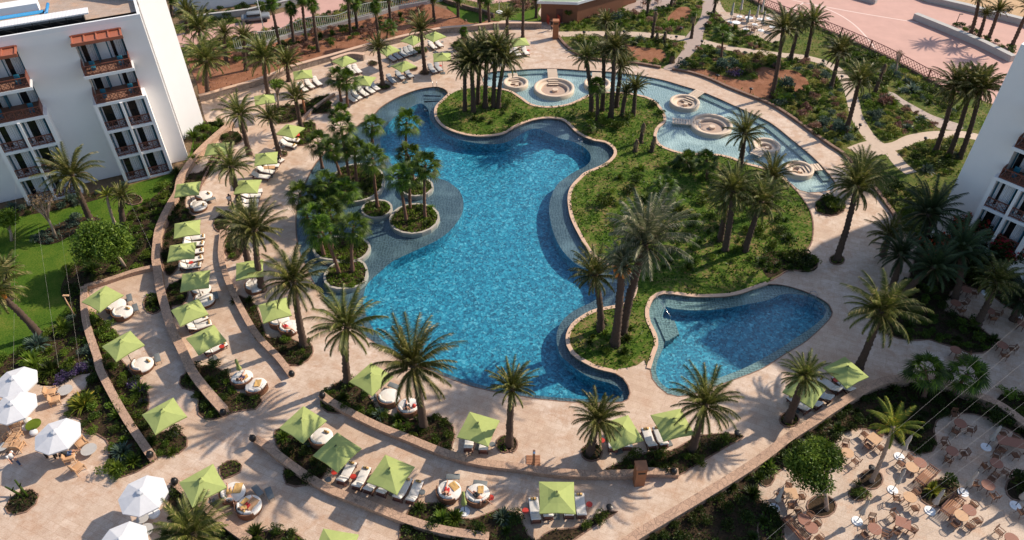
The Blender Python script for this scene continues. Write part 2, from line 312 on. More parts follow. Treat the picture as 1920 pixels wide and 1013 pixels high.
ORD = ['first', 'second', 'third', 'fourth', 'fifth', 'sixth', 'seventh', 'eighth', 'ninth', 'tenth', 'eleventh', 'twelfth', 'thirteenth', 'fourteenth', 'fifteenth', 'sixteenth', 'seventeenth', 'eighteenth', 'nineteenth', 'twentieth']
for _t in ('twenty', 'thirty', 'forty', 'fifty', 'sixty'): ORD += [_t + '-' + o for o in ORD[:9]] + [_t + 'ish']

# ------------------------------------------------------------------ pools, paving, gardens
poolA = [(838.5, 178), (826, 190), (816, 201), (814, 215), (819, 228), (832, 240), (856, 250), (883, 256), (913, 257), (943, 252.5), (960, 243), (980, 233), (1004, 225.6), (1027, 223), (1051, 225), (1064, 233), (1077.5, 247), (1094, 257), (1114, 265), (1134.6, 268.5), (1148, 278.6), (1150.7, 288.7), (1143, 300), (1128, 310.5), (1108, 319), (1094, 325.6), (1084, 335), (1074, 345), (1067, 357), (1064, 373.6), (1067, 400.4), (1074, 420.6), (1086, 444), (1097.6, 464), (1109, 480), (1128, 493), (1152, 503), (1176, 513), (1188, 530), (1186, 550), (1175, 567), (1155, 573), (1128, 578), (1108, 583.4), (1087.6, 595), (1071, 608.5), (1061, 629), (1062, 649), (1070, 664), (1081, 673), (1094, 681), (1111, 690), (1134.6, 697), (1154.7, 701.5)]
poolB = [(1168, 710), (1176.5, 723), (1180.5, 737), (1176.5, 748.5), (1166, 753.6), (1145, 754.6), (1108, 754.6), (1077.5, 753.6), (1044, 751), (1010, 747.5), (987, 744), (960, 738.5), (933, 735), (909.7, 730), (883, 723.4), (859, 715), (836, 706.6), (815.7, 698), (799, 691.5), (775, 680), (750, 669), (728, 659), (708, 646), (688, 632), (668, 617), (641, 595), (614, 571.6), (604, 555), (594, 538), (580.7, 514.6), (570.6, 491), (562, 471), (557, 444), (555.5, 420.6), (556.5, 397), (560.6, 375), (566, 357), (575.7, 337), (587, 315), (600, 297), (620, 276), (645, 255), (672, 235), (701.5, 215), (715, 201), (745, 183), (775, 171), (802, 164.5), (822, 163.5), (836, 169.5)]
deep = [(790, 194), (775, 199), (745, 216), (728, 232), (716, 250), (713, 268), (720, 290), (740, 312), (775, 328), (815, 333), (839, 340), (849, 346.7), (862.7, 360), (868.7, 377), (867.7, 397), (859, 414), (842.5, 434), (819, 451), (792, 464), (762, 477.6), (735, 491), (715, 508), (695, 526), (685, 541), (681, 561.5), (683, 580), (692, 603), (708, 628), (735, 653), (775, 674), (803, 686), (838, 701), (885, 717.5), (935, 729), (972, 735), (1010, 742), (1045, 745.5), (1108, 749), (1145, 749), (1163, 747), (1168, 736), (1158, 725), (1141, 717.6), (1114, 711), (1087.6, 697.5), (1067, 681), (1054, 670), (1045.6, 652), (1044, 625), (1054, 602), (1074, 584), (1098, 572), (1117, 562), (1124, 547), (1120, 530), (1108, 510), (1088, 500), (1071, 488), (1050.6, 464), (1037, 434), (1030, 400), (1032, 373.6), (1044, 347), (1061, 333), (1077.5, 322), (1097.6, 312), (1107.7, 299), (1104, 285), (1091, 273.6), (1071, 265), (1047, 258.5), (1027, 249), (1004, 241), (985, 247), (960, 262), (935, 270), (890, 268), (850, 258), (822, 242), (807, 225), (803, 205)]
ringOut = [(905, 150), (912, 139), (930, 134), (960, 132.6), (993.6, 130), (1027, 129), (1061, 130), (1094, 132.6), (1144.6, 135), (1178, 139), (1212, 144), (1245, 151), (1279, 161), (1312.5, 171), (1346, 184.6), (1379.6, 200), (1413, 215), (1440, 228), (1460, 242), (1480, 258.5), (1500, 275), (1524, 295), (1544, 315.5), (1560, 335), (1566, 347), (1557, 356), (1540, 359.5), (1517, 361), (1500, 357), (1487, 347)]
ringIn = [(1476, 338), (1460, 328), (1440, 318), (1418, 311), (1396, 305.5), (1376, 297), (1346, 290), (1312.5, 288.7), (1279, 287), (1255.5, 280), (1238.6, 272), (1231, 258.5), (1235, 242), (1248.7, 228), (1247, 215), (1238.6, 201), (1225, 188), (1208, 181), (1195, 178), (1170, 174), (1141, 173), (1121, 174.6), (1101, 179.6), (1084, 188), (1064, 196), (1040.6, 200), (1017, 200), (997, 196), (980, 184.6), (967, 176), (955, 170), (935, 166), (915, 163)]
kidsA = [(1440, 534), (1413, 543), (1390, 551.5), (1363, 556.5), (1329, 558), (1296, 557.5), (1262, 553), (1245, 552), (1235, 555), (1225, 562), (1217, 583), (1220, 605), (1231, 627), (1234, 648), (1226, 672), (1220, 693)]
kidsB = [(1223.5, 710), (1235, 725), (1252, 738.5), (1272, 743), (1296, 738.5), (1329, 728), (1380, 710), (1430, 690), (1467, 666), (1507, 642), (1534, 619), (1554, 598.5), (1560, 585), (1554, 572), (1534, 558), (1507, 546.5), (1480, 538), (1457, 534)]
kdeep = [(1249, 575), (1262, 579), (1296, 582), (1329, 581.7), (1363, 578), (1396, 571.6), (1440, 563), (1460, 554), (1480, 551), (1507, 554), (1527, 560), (1544, 571.6), (1550, 583), (1544, 595), (1520.6, 615), (1490, 635), (1460, 655.5), (1396, 690), (1329, 715), (1296, 727), (1269, 733), (1252, 728), (1235, 713), (1230, 693), (1234, 673), (1244, 652), (1245, 635), (1240, 612), (1243, 590)]
PMain = spline(W(poolA + poolB), True); PRing = spline(W(ringOut + ringIn), True); PKids = spline(W(kidsA + kidsB), True)
PITS = [(1039, 163, 38, 1035, 131, 'largest round sunken seat with its steps pointing up to the promenade'), (967, 153.5, 23.5, 960, 138, 'small round sunken seat at the upper left end of the ring pool'), (1284, 189.7, 28, 1312, 172, 'round sunken seat with slatted steps to the upper right'),
        (1334, 232, 39, 1262, 227, 'wide round sunken seat with a slatted bridge to the garden on its left'), (1437, 271, 26, 1415, 292, 'sunken seat behind the palm with steps to its lower left'), (1499, 315, 27, 1536, 314, 'sunken seat at the lower right end of the ring pool'), (1120, 155, 25, 1119, 137, 'sunken seat half hidden behind the tall palm cluster')]
PC = []
for cx, cy, rx, *_ in PITS: c = G(cx, cy, .2); PC.append((c, (G(cx + rx, cy, .2) - c).length))
def circ(c, r, n=16): return [Vector((c.x + r * math.cos(k / n * 2 * math.pi), c.y + r * math.sin(k / n * 2 * math.pi), 0)) for k in range(n)]
def pool(name, P, D, zs, zd, deepmat, shelfmat, wat, watname):
    if D:
        DP = spline(W(D, zs), True)
        struct(name + '_floor', skirt(sheet(DP, (), zd), DP, zs, zd).mesh(name + '_floor', deepmat)); struct(name + '_ledge', sheet(P, (DP,), zs).mesh(name + '_ledge', shelfmat))
    else: struct(name + '_floor', sheet(P, (), zs).mesh(name + '_floor', shelfmat))
    struct(name + '_wall', skirt(MB(), P, .0, zs).mesh(name + '_wall', shelfmat)); struct(watname, sheet(P, [circ(c, r - .15, 24) for c, r in PC] if name == 'ring_pool' else (), -.07).mesh(watname, wat))
pool('main_pool', PMain, deep, -.38, -1.5, 'mosaic', 'slate', 'water', 'pool_water')
pool('kids_pool', PKids, kdeep, -.32, -1.2, 'mosaic', 'greenfloor', 'water', 'kids_pool_water')
pool('ring_pool', PRing, None, -.42, -1.5, 'mosaic', 'palefloor', 'water2', 'ring_pool_water')
# the darker ledge along the outer side of the ring pool
ro = spline(W(ringOut[1:24])); struct('ring_pool_ledge', ribbon(offset(ro, -.5), .9, -.41, -.2).mesh('ring_pool_ledge', 'greenfloor'))
# steps under water
for nm, rows in (('pool_steps', [(g('A2', 938, 590 - 18 * k), g('A2', 1010 + 6 * k, 578 - 14 * k)) for k in range(5)]),
                 ('kids_pool_steps', [(g('B3', 812 + 22 * k, 745 + 2 * k), g('B3', 872 + 14 * k, 880 - 12 * k)) for k in range(5)])):
    for k, (a, b) in enumerate(rows):
        mb = ribbon([a, b], .4, -.8, -.2 - .09 * (k if nm != 'pool_steps' else 4 - k)); struct(nm, mb.mesh(nm, 'slate' if nm == 'pool_steps' else 'greenfloor'))
big = [Vector(p) for p in ((-900, -300, 0), (900, -300, 0), (900, 1500, 0), (-900, 1500, 0))]
struct('ground', sheet(big, (PMain, PRing, PKids), -.06).mesh('ground', 'base'))
W0 = Q('A1', 1300, 705, 1200, 790, 1100, 890, 1020, 1010) + Q('B1', 1000, 80, 960, 150, 920, 230, 895, 300, 885, 380, 880, 450, 890, 520, 905, 620, 930, 720, 970, 850, 1020, 950) + Q('C1', 1060, 45, 1100, 120, 1180, 220, 1262, 312)
Wcross = Q('B1', 480, 605, 600, 570, 750, 520, 878, 490)
W1 = Q('B1', 482, 610, 482, 700, 492, 800, 520, 900, 556, 1005) + Q('C1', 570, 80, 620, 180, 680, 290, 740, 390, 800, 480, 862, 570)
W3 = Q('C2', 0, 462, 60, 500, 160, 580, 270, 660, 400, 740, 520, 790, 650, 840, 800, 900, 950, 950, 1100, 985, 1300, 1012)
W4 = Q('B1', 1250, 290, 1240, 420, 1260, 520, 1300, 620, 1370, 760, 1430, 860) + Q('B2', 60, 930, 130, 1002) + Q('C2', 200, 102)
W5 = Q('C2', 370, 218, 430, 262, 560, 332, 700, 400, 850, 460, 1000, 522, 1150, 572, 1300, 603, 1430, 618) + Q('C3', 150, 640, 300, 655, 500, 662, 680, 657, 760, 647, 925, 652)
W7 = Q('C1', 972, 700, 1100, 800, 1200, 880, 1300, 960, 1400, 1030)
WC = Q('C3', 600, 1080, 700, 1005, 900, 885, 1100, 765, 1300, 640, 1425, 552) + Q('C4', 100, 470, 250, 372, 400, 272, 520, 202, 600, 162, 680, 142, 780, 135, 880, 141, 960, 155, 1050, 190, 1180, 240, 1300, 300, 1430, 400, 1520, 470)
U1 = [(376, 190), (400, 184), (430, 175), (480, 161), (520, 146), (540, 137), (580, 125), (623, 113), (660, 102), (699, 91), (733, 83), (761, 76), (800, 68), (830, 62), (878, 58), (909, 55), (940, 52.5), (1015, 52.5)]
K1 = Q('A3', 255, 205, 300, 260, 370, 310, 450, 335, 560, 345, 700, 360, 830, 382); K2 = Q('A3', 895, 392, 1000, 412, 1100, 445, 1200, 490, 1300, 530, 1430, 582) + Q('A4', 100, 640, 200, 710, 280, 770, 350, 820, 438, 882) + Q('B4', 590, 40, 650, 120, 700, 190, 742, 272)
pav = U1 + [(1015, 30), (1047, 30), (1047, 66)] + K1[1:] + K2 + Q('B4', 900, 400, 1100, 420) + [(2050, 500), (2050, 1140), (-160, 1140), (-160, 745), (0, 737), (67, 718), (111, 723), (148, 703), (167, 700)] + W1[5:0:-1] + [(161, 543)] + Wcross[1:] + W0[10:0:-1] + [(400, 240), (385, 225), (380, 208)]
struct('paving', sheet(W(pav), (PMain, PRing, PKids), 0).mesh('paving', 'paving'))
BEDS = []; EXC = []; EXL = []
def bed(name, pts, mat='darksoil', z=.012, closed_spline=True, cover=None, dens=10, kb=True):
    P = spline(W(pts), True) if closed_spline else W(pts)
    struct(name, sheet(P, (), z).mesh(name, mat)); BEDS.append((name, P, cover, dens))
    if kb: struct('bed_edge', ribbon(P, .10, -.02, z + .05, True).mesh('bed_edge', 'kerb'))
    return P
garden = [(845, 177), (858, 170), (872, 167), (890, 165), (903, 161)]
gA = offset(spline(W(poolA)), .22 if area(PMain) < 0 else -.22); gR = offset(spline(W(ringIn)), .22 if area(PRing) < 0 else -.22); gK = offset(spline(W(kidsA)), .22 if area(PKids) < 0 else -.22)
walk = W([(1477, 343), (1494, 360), (1507, 377), (1519, 397), (1524, 417), (1524, 441), (1519, 461), (1510.5, 474), (1530, 482), (1532, 500), (1510, 509), (1480, 507), (1460, 518), (1444, 527)])
lobe = W([(1208, 675.7), (1195, 685), (1175, 690), (1160, 691.5)])
i_end = len(gA) - 1
GP = list(reversed(gA)) + W(garden) + list(reversed(gR)) + walk[0:] + gK + lobe
struct('garden_lawn', sheet(GP, (), .03).mesh('garden_lawn', 'cover')); BEDS.append(('garden', GP, 'cover', 30))
for nm, pts, sgn in (('coping', poolA, area(PMain)), ('coping', ringIn, area(PRing)), ('coping', kidsA, area(PKids))):
    struct(nm, ribbon(spline(W(pts)), .36 if sgn < 0 else -.36, -.08, .10, False, False).mesh(nm, 'coping'))
for P in (PMain, PRing, PKids): struct('pool_edge', ribbon(P, .09 if area(P) < 0 else -.09, -.1, .012, True, False).mesh('pool_edge', 'kerb'))
struct('garden_edge', ribbon(spline(walk), .12, -.05, .09).mesh('garden_edge', 'kerb'))
# lawn on the left with soil along the walls
lawnP = [(-200, 420)] + [(0, 398), (115, 380), (245, 346), (332, 322), (354, 300), (362, 262), (380, 225), (403, 240)] + W0[1:11] + Wcross[::-1] + W1[1:6] + [(160, 700), (120, 716), (67, 716), (0, 735), (-200, 745)]
PX = W(lawnP); struct('lawn', sheet(PX, (), -.02).mesh('lawn', 'lawn'))
bed('shrub_bed', W0[1:9] + Q('B1', 870, 470, 780, 500, 640, 545, 480, 590, 400, 640, 380, 700, 340, 600, 400, 480, 470, 420, 560, 400, 680, 420, 780, 360, 700, 250, 720, 170, 800, 130) + Q('A1', 960, 1012, 985, 960, 1050, 930, 1075, 860, 1110, 700, 1250, 690), 'darksoil', .0, True, 'leaf', 9, False)
bed('shrub_bed', Q('B1', 190, 320, 230, 285, 330, 235, 420, 205, 540, 200, 560, 240, 420, 290, 330, 340, 240, 355), 'darksoil', .0, True, 'leafb', 14, False)
bed('shrub_bed', Q('B1', 480, 610, 482, 700, 492, 800, 520, 900, 556, 1005) + Q('C1', 530, 60, 490, 85, 440, 88, 400, 108, 330, 148, 230, 150, 180, 128, 100, 138, -60, 190) + Q('B1', -50, 1010, 80, 960, 200, 880, 300, 800, 380, 740, 400, 650), 'darksoil', .0, True, 'leafl', 14, False)
bed('shrub_bed', [(-30, 398), (115, 377), (240, 342), (240, 352), (190, 372), (120, 392), (0, 412), (-30, 415)], 'darksoil', -.005, False, 'leafd', 14, False)
bed('planting_bed', Q('C1', 545, 20, 500, 100, 480, 170, 420, 200, 385, 270, 390, 320, 450, 340, 470, 380, 460, 412, 540, 420, 590, 450, 612, 500, 605, 570, 600, 620, 620, 650, 680, 662, 760, 635, 830, 595, 862, 575, 800, 480, 740, 390, 680, 290, 620, 180, 570, 80), cover='leaf', dens=20)
bed('planting_bed', Q('B1', 520, 740, 600, 800, 660, 860, 640, 900, 600, 940, 680, 1000) + Q('C1', 720, 60, 760, 110, 800, 150, 828, 200, 830, 260, 815, 330, 840, 380, 880, 415, 940, 402, 1000, 410, 1045, 450, 1045, 490, 1000, 530, 930, 545, 880, 540, 850, 530, 800, 450, 740, 360, 680, 260, 630, 150, 590, 60) + Q('B1', 545, 930, 515, 830), cover='leaf', dens=20)
bed('planting_bed', Q('C1', 1010, 100, 1050, 75, 1090, 50, 1150, 38, 1220, 55, 1270, 85, 1290, 130, 1320, 185, 1430, 212) + Q('C2', 25, 212, 35, 240, 20, 260) + Q('C1', 1430, 280, 1360, 290, 1300, 300, 1260, 320, 1200, 340, 1140, 335, 1110, 310, 1105, 270, 1110, 220, 1080, 180, 1020, 165, 1003, 140), cover='leaf', dens=24)
bed('planting_bed', Q('C1', 1225, 605, 1270, 572, 1320, 568, 1350, 600, 1340, 635, 1290, 660, 1245, 672, 1228, 645), cover='leaf', dens=26)
bed('planting_bed', Q('C1', 30, 835, 60, 780, 120, 740, 180, 732, 215, 765, 200, 810, 150, 855, 90, 870, 45, 862), cover='leafd', dens=40)
bed('planting_bed', Q('C1', 940, 790, 960, 735, 1000, 728, 1050, 780, 1100, 815, 1180, 865, 1260, 905, 1330, 960, 1430, 985, 1430, 1080, 900, 1080, 960, 920, 935, 840), cover='leafd', dens=16)
bed('planting_bed', Q('C2', -20, 975, 60, 962, 150, 960, 220, 975, 260, 1005, 270, 1060, 100, 1110, -40, 1080), cover='leaf', dens=24)
bed('planting_bed', Q('C2', 108, 400, 150, 385, 220, 400, 280, 450, 330, 480, 400, 560, 395, 620, 370, 665, 320, 695, 220, 715, 170, 700, 155, 660, 160, 610, 150, 540, 115, 480, 103, 430), cover='leafd', dens=20)
bed('planting_bed', Q('C2', 362, 235, 400, 190, 430, 145, 480, 125, 540, 135, 620, 190, 650, 235, 665, 265, 700, 300, 760, 320, 860, 342, 920, 330, 990, 318, 1060, 340, 1100, 380, 1110, 430, 1095, 490, 1070, 518, 1000, 495, 800, 425, 700, 382, 560, 305, 480, 305, 400, 300, 362, 270), cover='leafd', dens=24)
bed('planting_bed', Q('C2', 835, 880, 860, 840, 930, 810, 1010, 808, 1060, 830, 1090, 852, 1130, 890, 1200, 897, 1280, 872, 1350, 842, 1430, 858) + Q('C3', 40, 890, 70, 940, 90, 985, 120, 1010, 130, 1100) + Q('C2', 805, 1100, 803, 1000, 808, 920), cover='leaf', dens=22)
bed('planting_bed', Q('C3', 150, 1010, 220, 960, 330, 950, 420, 920, 470, 880, 530, 850, 590, 855, 500, 910, 400, 975, 300, 1040, 200, 1090, 160, 1060), cover='leafd', dens=22)
bed('planting_bed', Q('C3', 505, 630, 560, 600, 640, 570, 700, 540, 760, 525, 850, 525, 920, 500, 980, 465, 1050, 430, 1120, 422, 1200, 420, 1295, 435, 1200, 490, 1100, 550, 1000, 610, 932, 650, 850, 632, 760, 625, 690, 635, 600, 637), cover='leafd', dens=24)
bed('planting_bed', Q('C3', 700, 1040, 900, 905, 1100, 785, 1300, 660, 1430, 572) + Q('C4', 100, 490, 250, 392, 400, 292, 520, 222, 600, 182, 680, 162, 780, 155, 880, 161, 960, 175, 1050, 210, 1180, 260, 1300, 320, 1430, 420, 1500, 470, 1500, 520, 1300, 500, 900, 600, 500, 560, 120, 800, 100, 1100) + Q('C3', 700, 1100), closed_spline=False, cover='leafd', dens=14, kb=False)
cafe = spline(W(Q('C4', -55, 700, -45, 790, 0, 845, 40, 880, 75, 930, 90, 1013, 95, 1150, 1560, 1150, 1560, 560, 1430, 450, 1300, 370, 1230, 330, 1150, 310, 1060, 308, 990, 320, 940, 350, 925, 400, 935, 440, 940, 480, 920, 515, 870, 530, 800, 515, 750, 490, 700, 450, 640, 420, 560, 395, 480, 395, 420, 420, 375, 460, 360, 500, 300, 520, 150, 570, 50, 640)), True)
EXC.append(cafe); struct('cafe_terrace', sheet(cafe, (), .02).mesh('cafe_terrace', 'paving2')); struct('terrace_edge', ribbon(cafe, .12, -.02, .035, True).mesh('terrace_edge', 'kerb'))
bed('planting_bed', Q('B4', 555, 690, 552, 740, 600, 800, 650, 850, 730, 880, 820, 890, 900, 885, 980, 912, 1050, 932, 1130, 965, 1200, 960, 1250, 930, 1262, 880, 1210, 840, 1170, 800, 1100, 760, 1030, 742, 985, 725, 985, 680, 1020, 620, 1080, 575, 1250, 640, 1330, 700, 1430, 760, 1560, 840, 1600, 420, 1100, 380, 830, 400, 815, 450, 790, 530, 740, 600, 640, 660), closed_spline=False, cover='leafd', dens=14)
bed('planting_bed', Q('C4', 1220, 345, 1250, 320, 1300, 305, 1400, 360, 1560, 420, 1600, 250, 1450, 210, 1300, 200, 1270, 235), 'darksoil', .026, True, 'leafd', 18, False)
for i, (t, c, rx, ry) in enumerate((('C4', (118, 340), 55, 42), ('C4', (298, 825), 82, 62), ('C4', (575, 675), 66, 56), ('C4', (960, 755), 118, 78), ('C4', (1400, 725), 75, 70), ('C4', (505, 755), 55, 40), ('C4', (90, 555), 45, 35), ('C4', (-10, 640), 50, 75), ('C4', (10, 960), 70, 120),
    ('B4', (348, 140), 86, 55), ('B4', (385, 440), 42, 28), ('A2', (652, 357), 28, 14), ('A2', (712, 487), 40, 18), ('A2', (940, 408), 28, 13), ('A2', (915, 283), 45, 20), ('A2', (875, 385), 28, 14), ('A2', (155, 862), 22, 15), ('A1', (1290, 775), 65, 40), ('B1', (855, 685), 52, 58), ('C3', (445, 525), 60, 48), ('C2', (1390, 478), 48, 48), ('C3', (-5, 480), 36, 42), ('A1', (1490, 460), 20, 16),
    ('B1', (745, 105), 50, 28), ('A2', (1165, 260), 65, 40), ('B1', (1310, 370), 50, 75), ('F', (560, 262), 26, 12), ('y2', (680, 540), 80, 90))):
    bed('planting_bed', [q(t, c[0] + rx * math.cos(a / 12 * 2 * math.pi), c[1] + ry * math.sin(a / 12 * 2 * math.pi)) for a in range(12)], 'darksoil', .03, True, ('leafl', 'leafd')[i % 2], 26)
bed('planting_bed', Q('A2', 95, 660, 110, 600, 200, 590, 270, 580, 340, 545, 400, 535, 415, 550, 330, 600, 270, 640, 215, 680, 130, 692), 'darksoil', .012, True, 'leaf', 22)
bed('planting_bed', Q('A2', 310, 635, 340, 590, 400, 560, 420, 600, 400, 632), 'darksoil', .012, True, 'leafd', 24)
bed('planting_bed', Q('A2', 210, 740, 250, 690, 330, 690, 320, 760, 260, 780), 'darksoil', .012, True, 'leafl', 24)
bed('planting_bed', Q('B1', 1000, 80, 1010, 10, 1060, -40) + Q('A1', 1130, 960, 1200, 850, 1280, 800) + Q('B1', 1120, 30, 1060, 40, 1035, 130, 1060, 180, 1090, 210, 1010, 260, 990, 300, 1030, 320, 1000, 400, 1000, 470, 950, 530, 920, 500, 905, 420, 915, 330, 940, 240), 'darksoil', .012, True, 'leafd', 22)
bed('planting_bed', Q('B1', 925, 610, 950, 580, 1000, 555, 1040, 580, 1050, 640, 1020, 690, 960, 700, 970, 760, 950, 740, 930, 680), 'darksoil', .012, True, 'leafd', 22)
bed('planting_bed', Q('B1', 1290, 640, 1340, 640, 1430, 700) + Q('B2', 60, 870, 100, 880, 170, 870, 240, 900, 300, 905, 320, 950, 290, 1000, 240, 1030, 160, 1020, 120, 980, 60, 910, 0, 840), 'darksoil', .012, True, 'leafd', 24)
bed('planting_bed', Q('B4', -40, 420, 60, 390, 110, 405, 210, 400, 275, 460, 260, 500, 190, 510, 120, 492, 0, 540), 'darksoil', .05, True, 'leaf', 24, False)
# soil bank behind the upper wall, planted gardens and paths beyond the ring pool
bed('soil_bank', U1 + [(1015, 40), (900, 40), (800, 5), (760, -6), (700, 20), (640, 45), (540, 72), (450, 92), (400, 100), (350, 110), (370, 160)], 'soil', .0, False, 'pinkf', 1.6, False)
back = [(1050, 62), (1050, -80), (1420, -80), (1440, 17), (1540, 54), (1655, 104), (1770, 165), (2050, 260), (2050, 560)] + K2[::-1] + K1[::-1]
bed('planted_ground', back, 'planted', .008, False, 'leafl', 4, False)
bed('planted_ground', [(300, 52), (420, 30), (540, 60), (640, 34), (760, -20), (900, -40), (1030, -60), (1020, 48), (930, 40), (800, 0), (640, 45), (420, 100), (345, 120)], 'planted', -.004, False, 'leaf', 4, False)
def path(name, pts, wd, mat='lightpath', z=.02):
    EXL.append((spline(W(pts)), wd)); struct(name, ribbon(spline(W(pts)), wd, -.02, z).mesh(name, mat))
BW_ = spline(W(Q('A3', 845, 382, 900, 345, 940, 300, 962, 250, 958, 225, 1000, 170, 1040, 120, 1062, 60, 1068, -60, 1150, -60, 1120, 60, 1090, 130, 1068, 190, 1058, 245, 1010, 300, 960, 350, 905, 395)), True); EXC.append(BW_); struct('path', sheet(BW_, (), .03).mesh('path', 'path'))
path('path', Q('A3', 250, 192, 400, 190, 550, 190, 700, 193, 850, 205, 965, 216), 1.7, 'lightpath', .022)
path('path', Q('A3', 1062, 232, 1130, 252, 1220, 272, 1330, 288, 1430, 300) + Q('A4', 90, 310, 180, 318, 260, 335, 330, 358, 385, 390, 425, 440, 455, 500, 475, 570, 495, 650, 540, 730, 590, 790, 680, 850, 740, 920, 800, 968), 1.5, 'lightpath', .024)
path('path', Q('A4', 620, 830, 720, 815, 800, 778, 900, 758, 1000, 752, 1110, 755, 1300, 800), 1.6, 'lightpath', .027)
path('path', Q('A4', 500, 860, 580, 830, 640, 820), 3.0, 'lightpath', .018)
path('path', Q('z8', 1300, -60, 1340, 60, 1400, 140, 1470, 210), 1.4, 'lightpath', .02)
PX = spline(W(Q('A3', 1165, 70, 1240, 75, 1330, 90, 1420, 80) + Q('A4', 60, 80, 90, 200, 20, 240) + Q('A3', 1380, 210, 1270, 175, 1200, 120)), True); EXC.append(PX); struct('terrace_paving', sheet(PX, (), .03).mesh('terrace_paving', 'paving2'))
PX = spline(W(Q('z7', 820, 330, 830, 290, 900, 250, 1050, 250, 1250, 265, 1360, 275, 1420, 240, 1350, 190, 1350, 130, 1430, 50, 1560, 50, 1640, 60, 1640, 280, 1590, 290, 1560, 340, 1370, 340)), True); EXC.append(PX); struct('hut_yard', sheet(PX, (), .03).mesh('hut_yard', 'paving'))
PX = spline(W(Q('z7', 240, 80, 330, 100, 480, 130, 640, 180, 700, 260, 560, 280, 480, 260, 350, 180)), True); EXC.append(PX); struct('lawn', sheet(PX, (), .02).mesh('back_lawn', 'lawn'))
PX = spline(W(Q('z7', 960, 245, 1000, 180, 1100, 160, 1200, 140, 1350, 100, 1340, 200, 1420, 260, 1250, 262, 1100, 255)), True); EXC.append(PX); struct('lawn', sheet(PX, (), .02).mesh('back_lawn', 'lawn'))
PX = W(Q('z8', 560, 10, 820, -40, 1000, -60, 900, 60, 750, 100, 620, 120, 400, 100)); EXC.append(PX); struct('terrace_paving', sheet(PX, (), .03).mesh('terrace_paving2', 'path'))
PX = spline(W(Q('A4', 640, 510, 700, 520, 760, 560, 850, 610, 930, 650, 1080, 700, 1070, 730, 950, 715, 900, 670, 800, 620, 700, 550)), True); EXC.append(PX); struct('gravel_bed', sheet(PX, (), .03).mesh('gravel_bed', 'rock'))
struct('plaza', sheet(W([(1392, -8), (1440, 17), (1540, 54), (1655, 104), (1770, 165), (2300, 340), (2300, 150), (1920, 49), (1732, 3), (1560, -60), (1200, -140)]), (), .015).mesh('plaza', 'plaza'))
struct('sand', sheet(W([(1732, 3), (1920, 49), (2400, 150), (2400, -250), (1500, -250), (1560, -60)]), (), .01).mesh('sand', 'sand'))
PX = W(Q('z5', 200, 470, 600, 400, 900, 340, 1250, 280, 1550, 200, 1881, 110) + Q('z6', 250, 50, 400, 0, 900, -130, 2300, -400, 3200, -500, 3600, -60, 2700, 60, 1950, -100, 1050, 0, 900, 80, 780, 130, 570, 190, 250, 300, 0, 355) + Q('z5', 1600, 400, 1290, 470, 1000, 510, 310, 640, 200, 650)); EXC.append(PX); struct('road', sheet(PX, (), .012).mesh('road', 'plaza'))
for P in (Q('A3', 960, 385, 1080, 390, 1180, 425, 1300, 450, 1440, 430, 1440, 560, 1300, 515, 1200, 475, 1100, 430, 1000, 400), Q('A4', -60, 380, 60, 390, 160, 400, 230, 470, 170, 520, 60, 450, -60, 500), Q('z8', 470, 430, 620, 450, 800, 470, 850, 520, 820, 590, 600, 580, 480, 520), Q('z8', 870, 170, 960, 80, 1060, 70, 1100, 120, 1060, 190, 900, 210)):
    P = spline(W(P), True); EXC.append(P); zz_ = .02 + .004 * (len(EXC) % 5); struct('soil_patch', sheet(P, (), zz_).mesh('soil_patch', 'soil'))
for P in (Q('A4', 200, 15, 350, 60, 470, 130, 560, 220, 605, 285), Q('A4', 60, -20, 200, 15, 500, 72, 840, 128), Q('A4', 200, 15, 120, 60, -40, 90)): struct('road_marking', ribbon(spline(W(P)), .22, 0, .02).mesh('road_marking', 'line'))

# ------------------------------------------------------------------ walls
def wall(pts, wd, h, label, mat='wallstone', name='low_wall', grp=None, cop=None, sp=True):
    P = spline(W(pts)) if sp else W(pts); r = thing(name, label, 'wall', P[0], 0, grp); P = [p - P[0] for p in P]
    obj('stonework', ribbon(P, wd, -.05, h).mesh('stonework', mat), r)
    obj('wall_cap', ribbon(P, wd + .07, h + .002, h + .08).mesh('wall_cap', cop or mat), r)
wall(W0, .66, .55, 'long curved stone wall between the lawn and the left sunbed terrace')
wall(Wcross, .4, .35, 'short straight stone wall joining the two curved walls beside the lawn')
wall(W1, .52, .5, 'curved stone wall right of the lawn corner running down to the white parasols')
wall(W3, .52, .42, 'curved stone wall in front of the loungers at the bottom, passing under three green parasols')
wall(W4, .46, .38, 'narrow curved stone wall beside the leaning palms left of the slate ledge')
wall(W5, .52, .40, 'long curved stone wall running past the shower post to the rust coloured pillar')
wall(W7, .5, .42, 'short stone wall by the lowest palm, bottom left corner')
wall(WC, .6, .6, 'long pink stone wall separating the pool deck from the cafe terrace')
wall(U1, .5, .75, 'long pale retaining wall along the red soil bank above the loungers', 'greystone', cop='coping')
wall(K1, .3, .22, 'low dark stone kerb wall from the pillar at the gate to the boardwalk', 'kerb', 'kerb_wall')
wall(K2, .3, .22, 'long low dark stone kerb wall curving round the outer promenade', 'kerb', 'kerb_wall')
wall(Q('z6', 600, 880, 850, 800, 1040, 815), .5, .8, 'short stepped grey stone wall beside the loungers near the top left parasols', 'greystone', cop='coping')
wall(Q('A4', 815, 105, 1000, 180, 1200, 265, 1358, 345), .8, .8, 'straight concrete bench wall on the pink plaza', 'concrete', 'bench_wall', sp=False)
wall(Q('A4', 830, -20, 900, 10, 1100, 55, 1430, 140, 1600, 190), .9, .8, 'straight concrete sea wall between the pink plaza and the sand', 'concrete', 'sea_wall', sp=False)
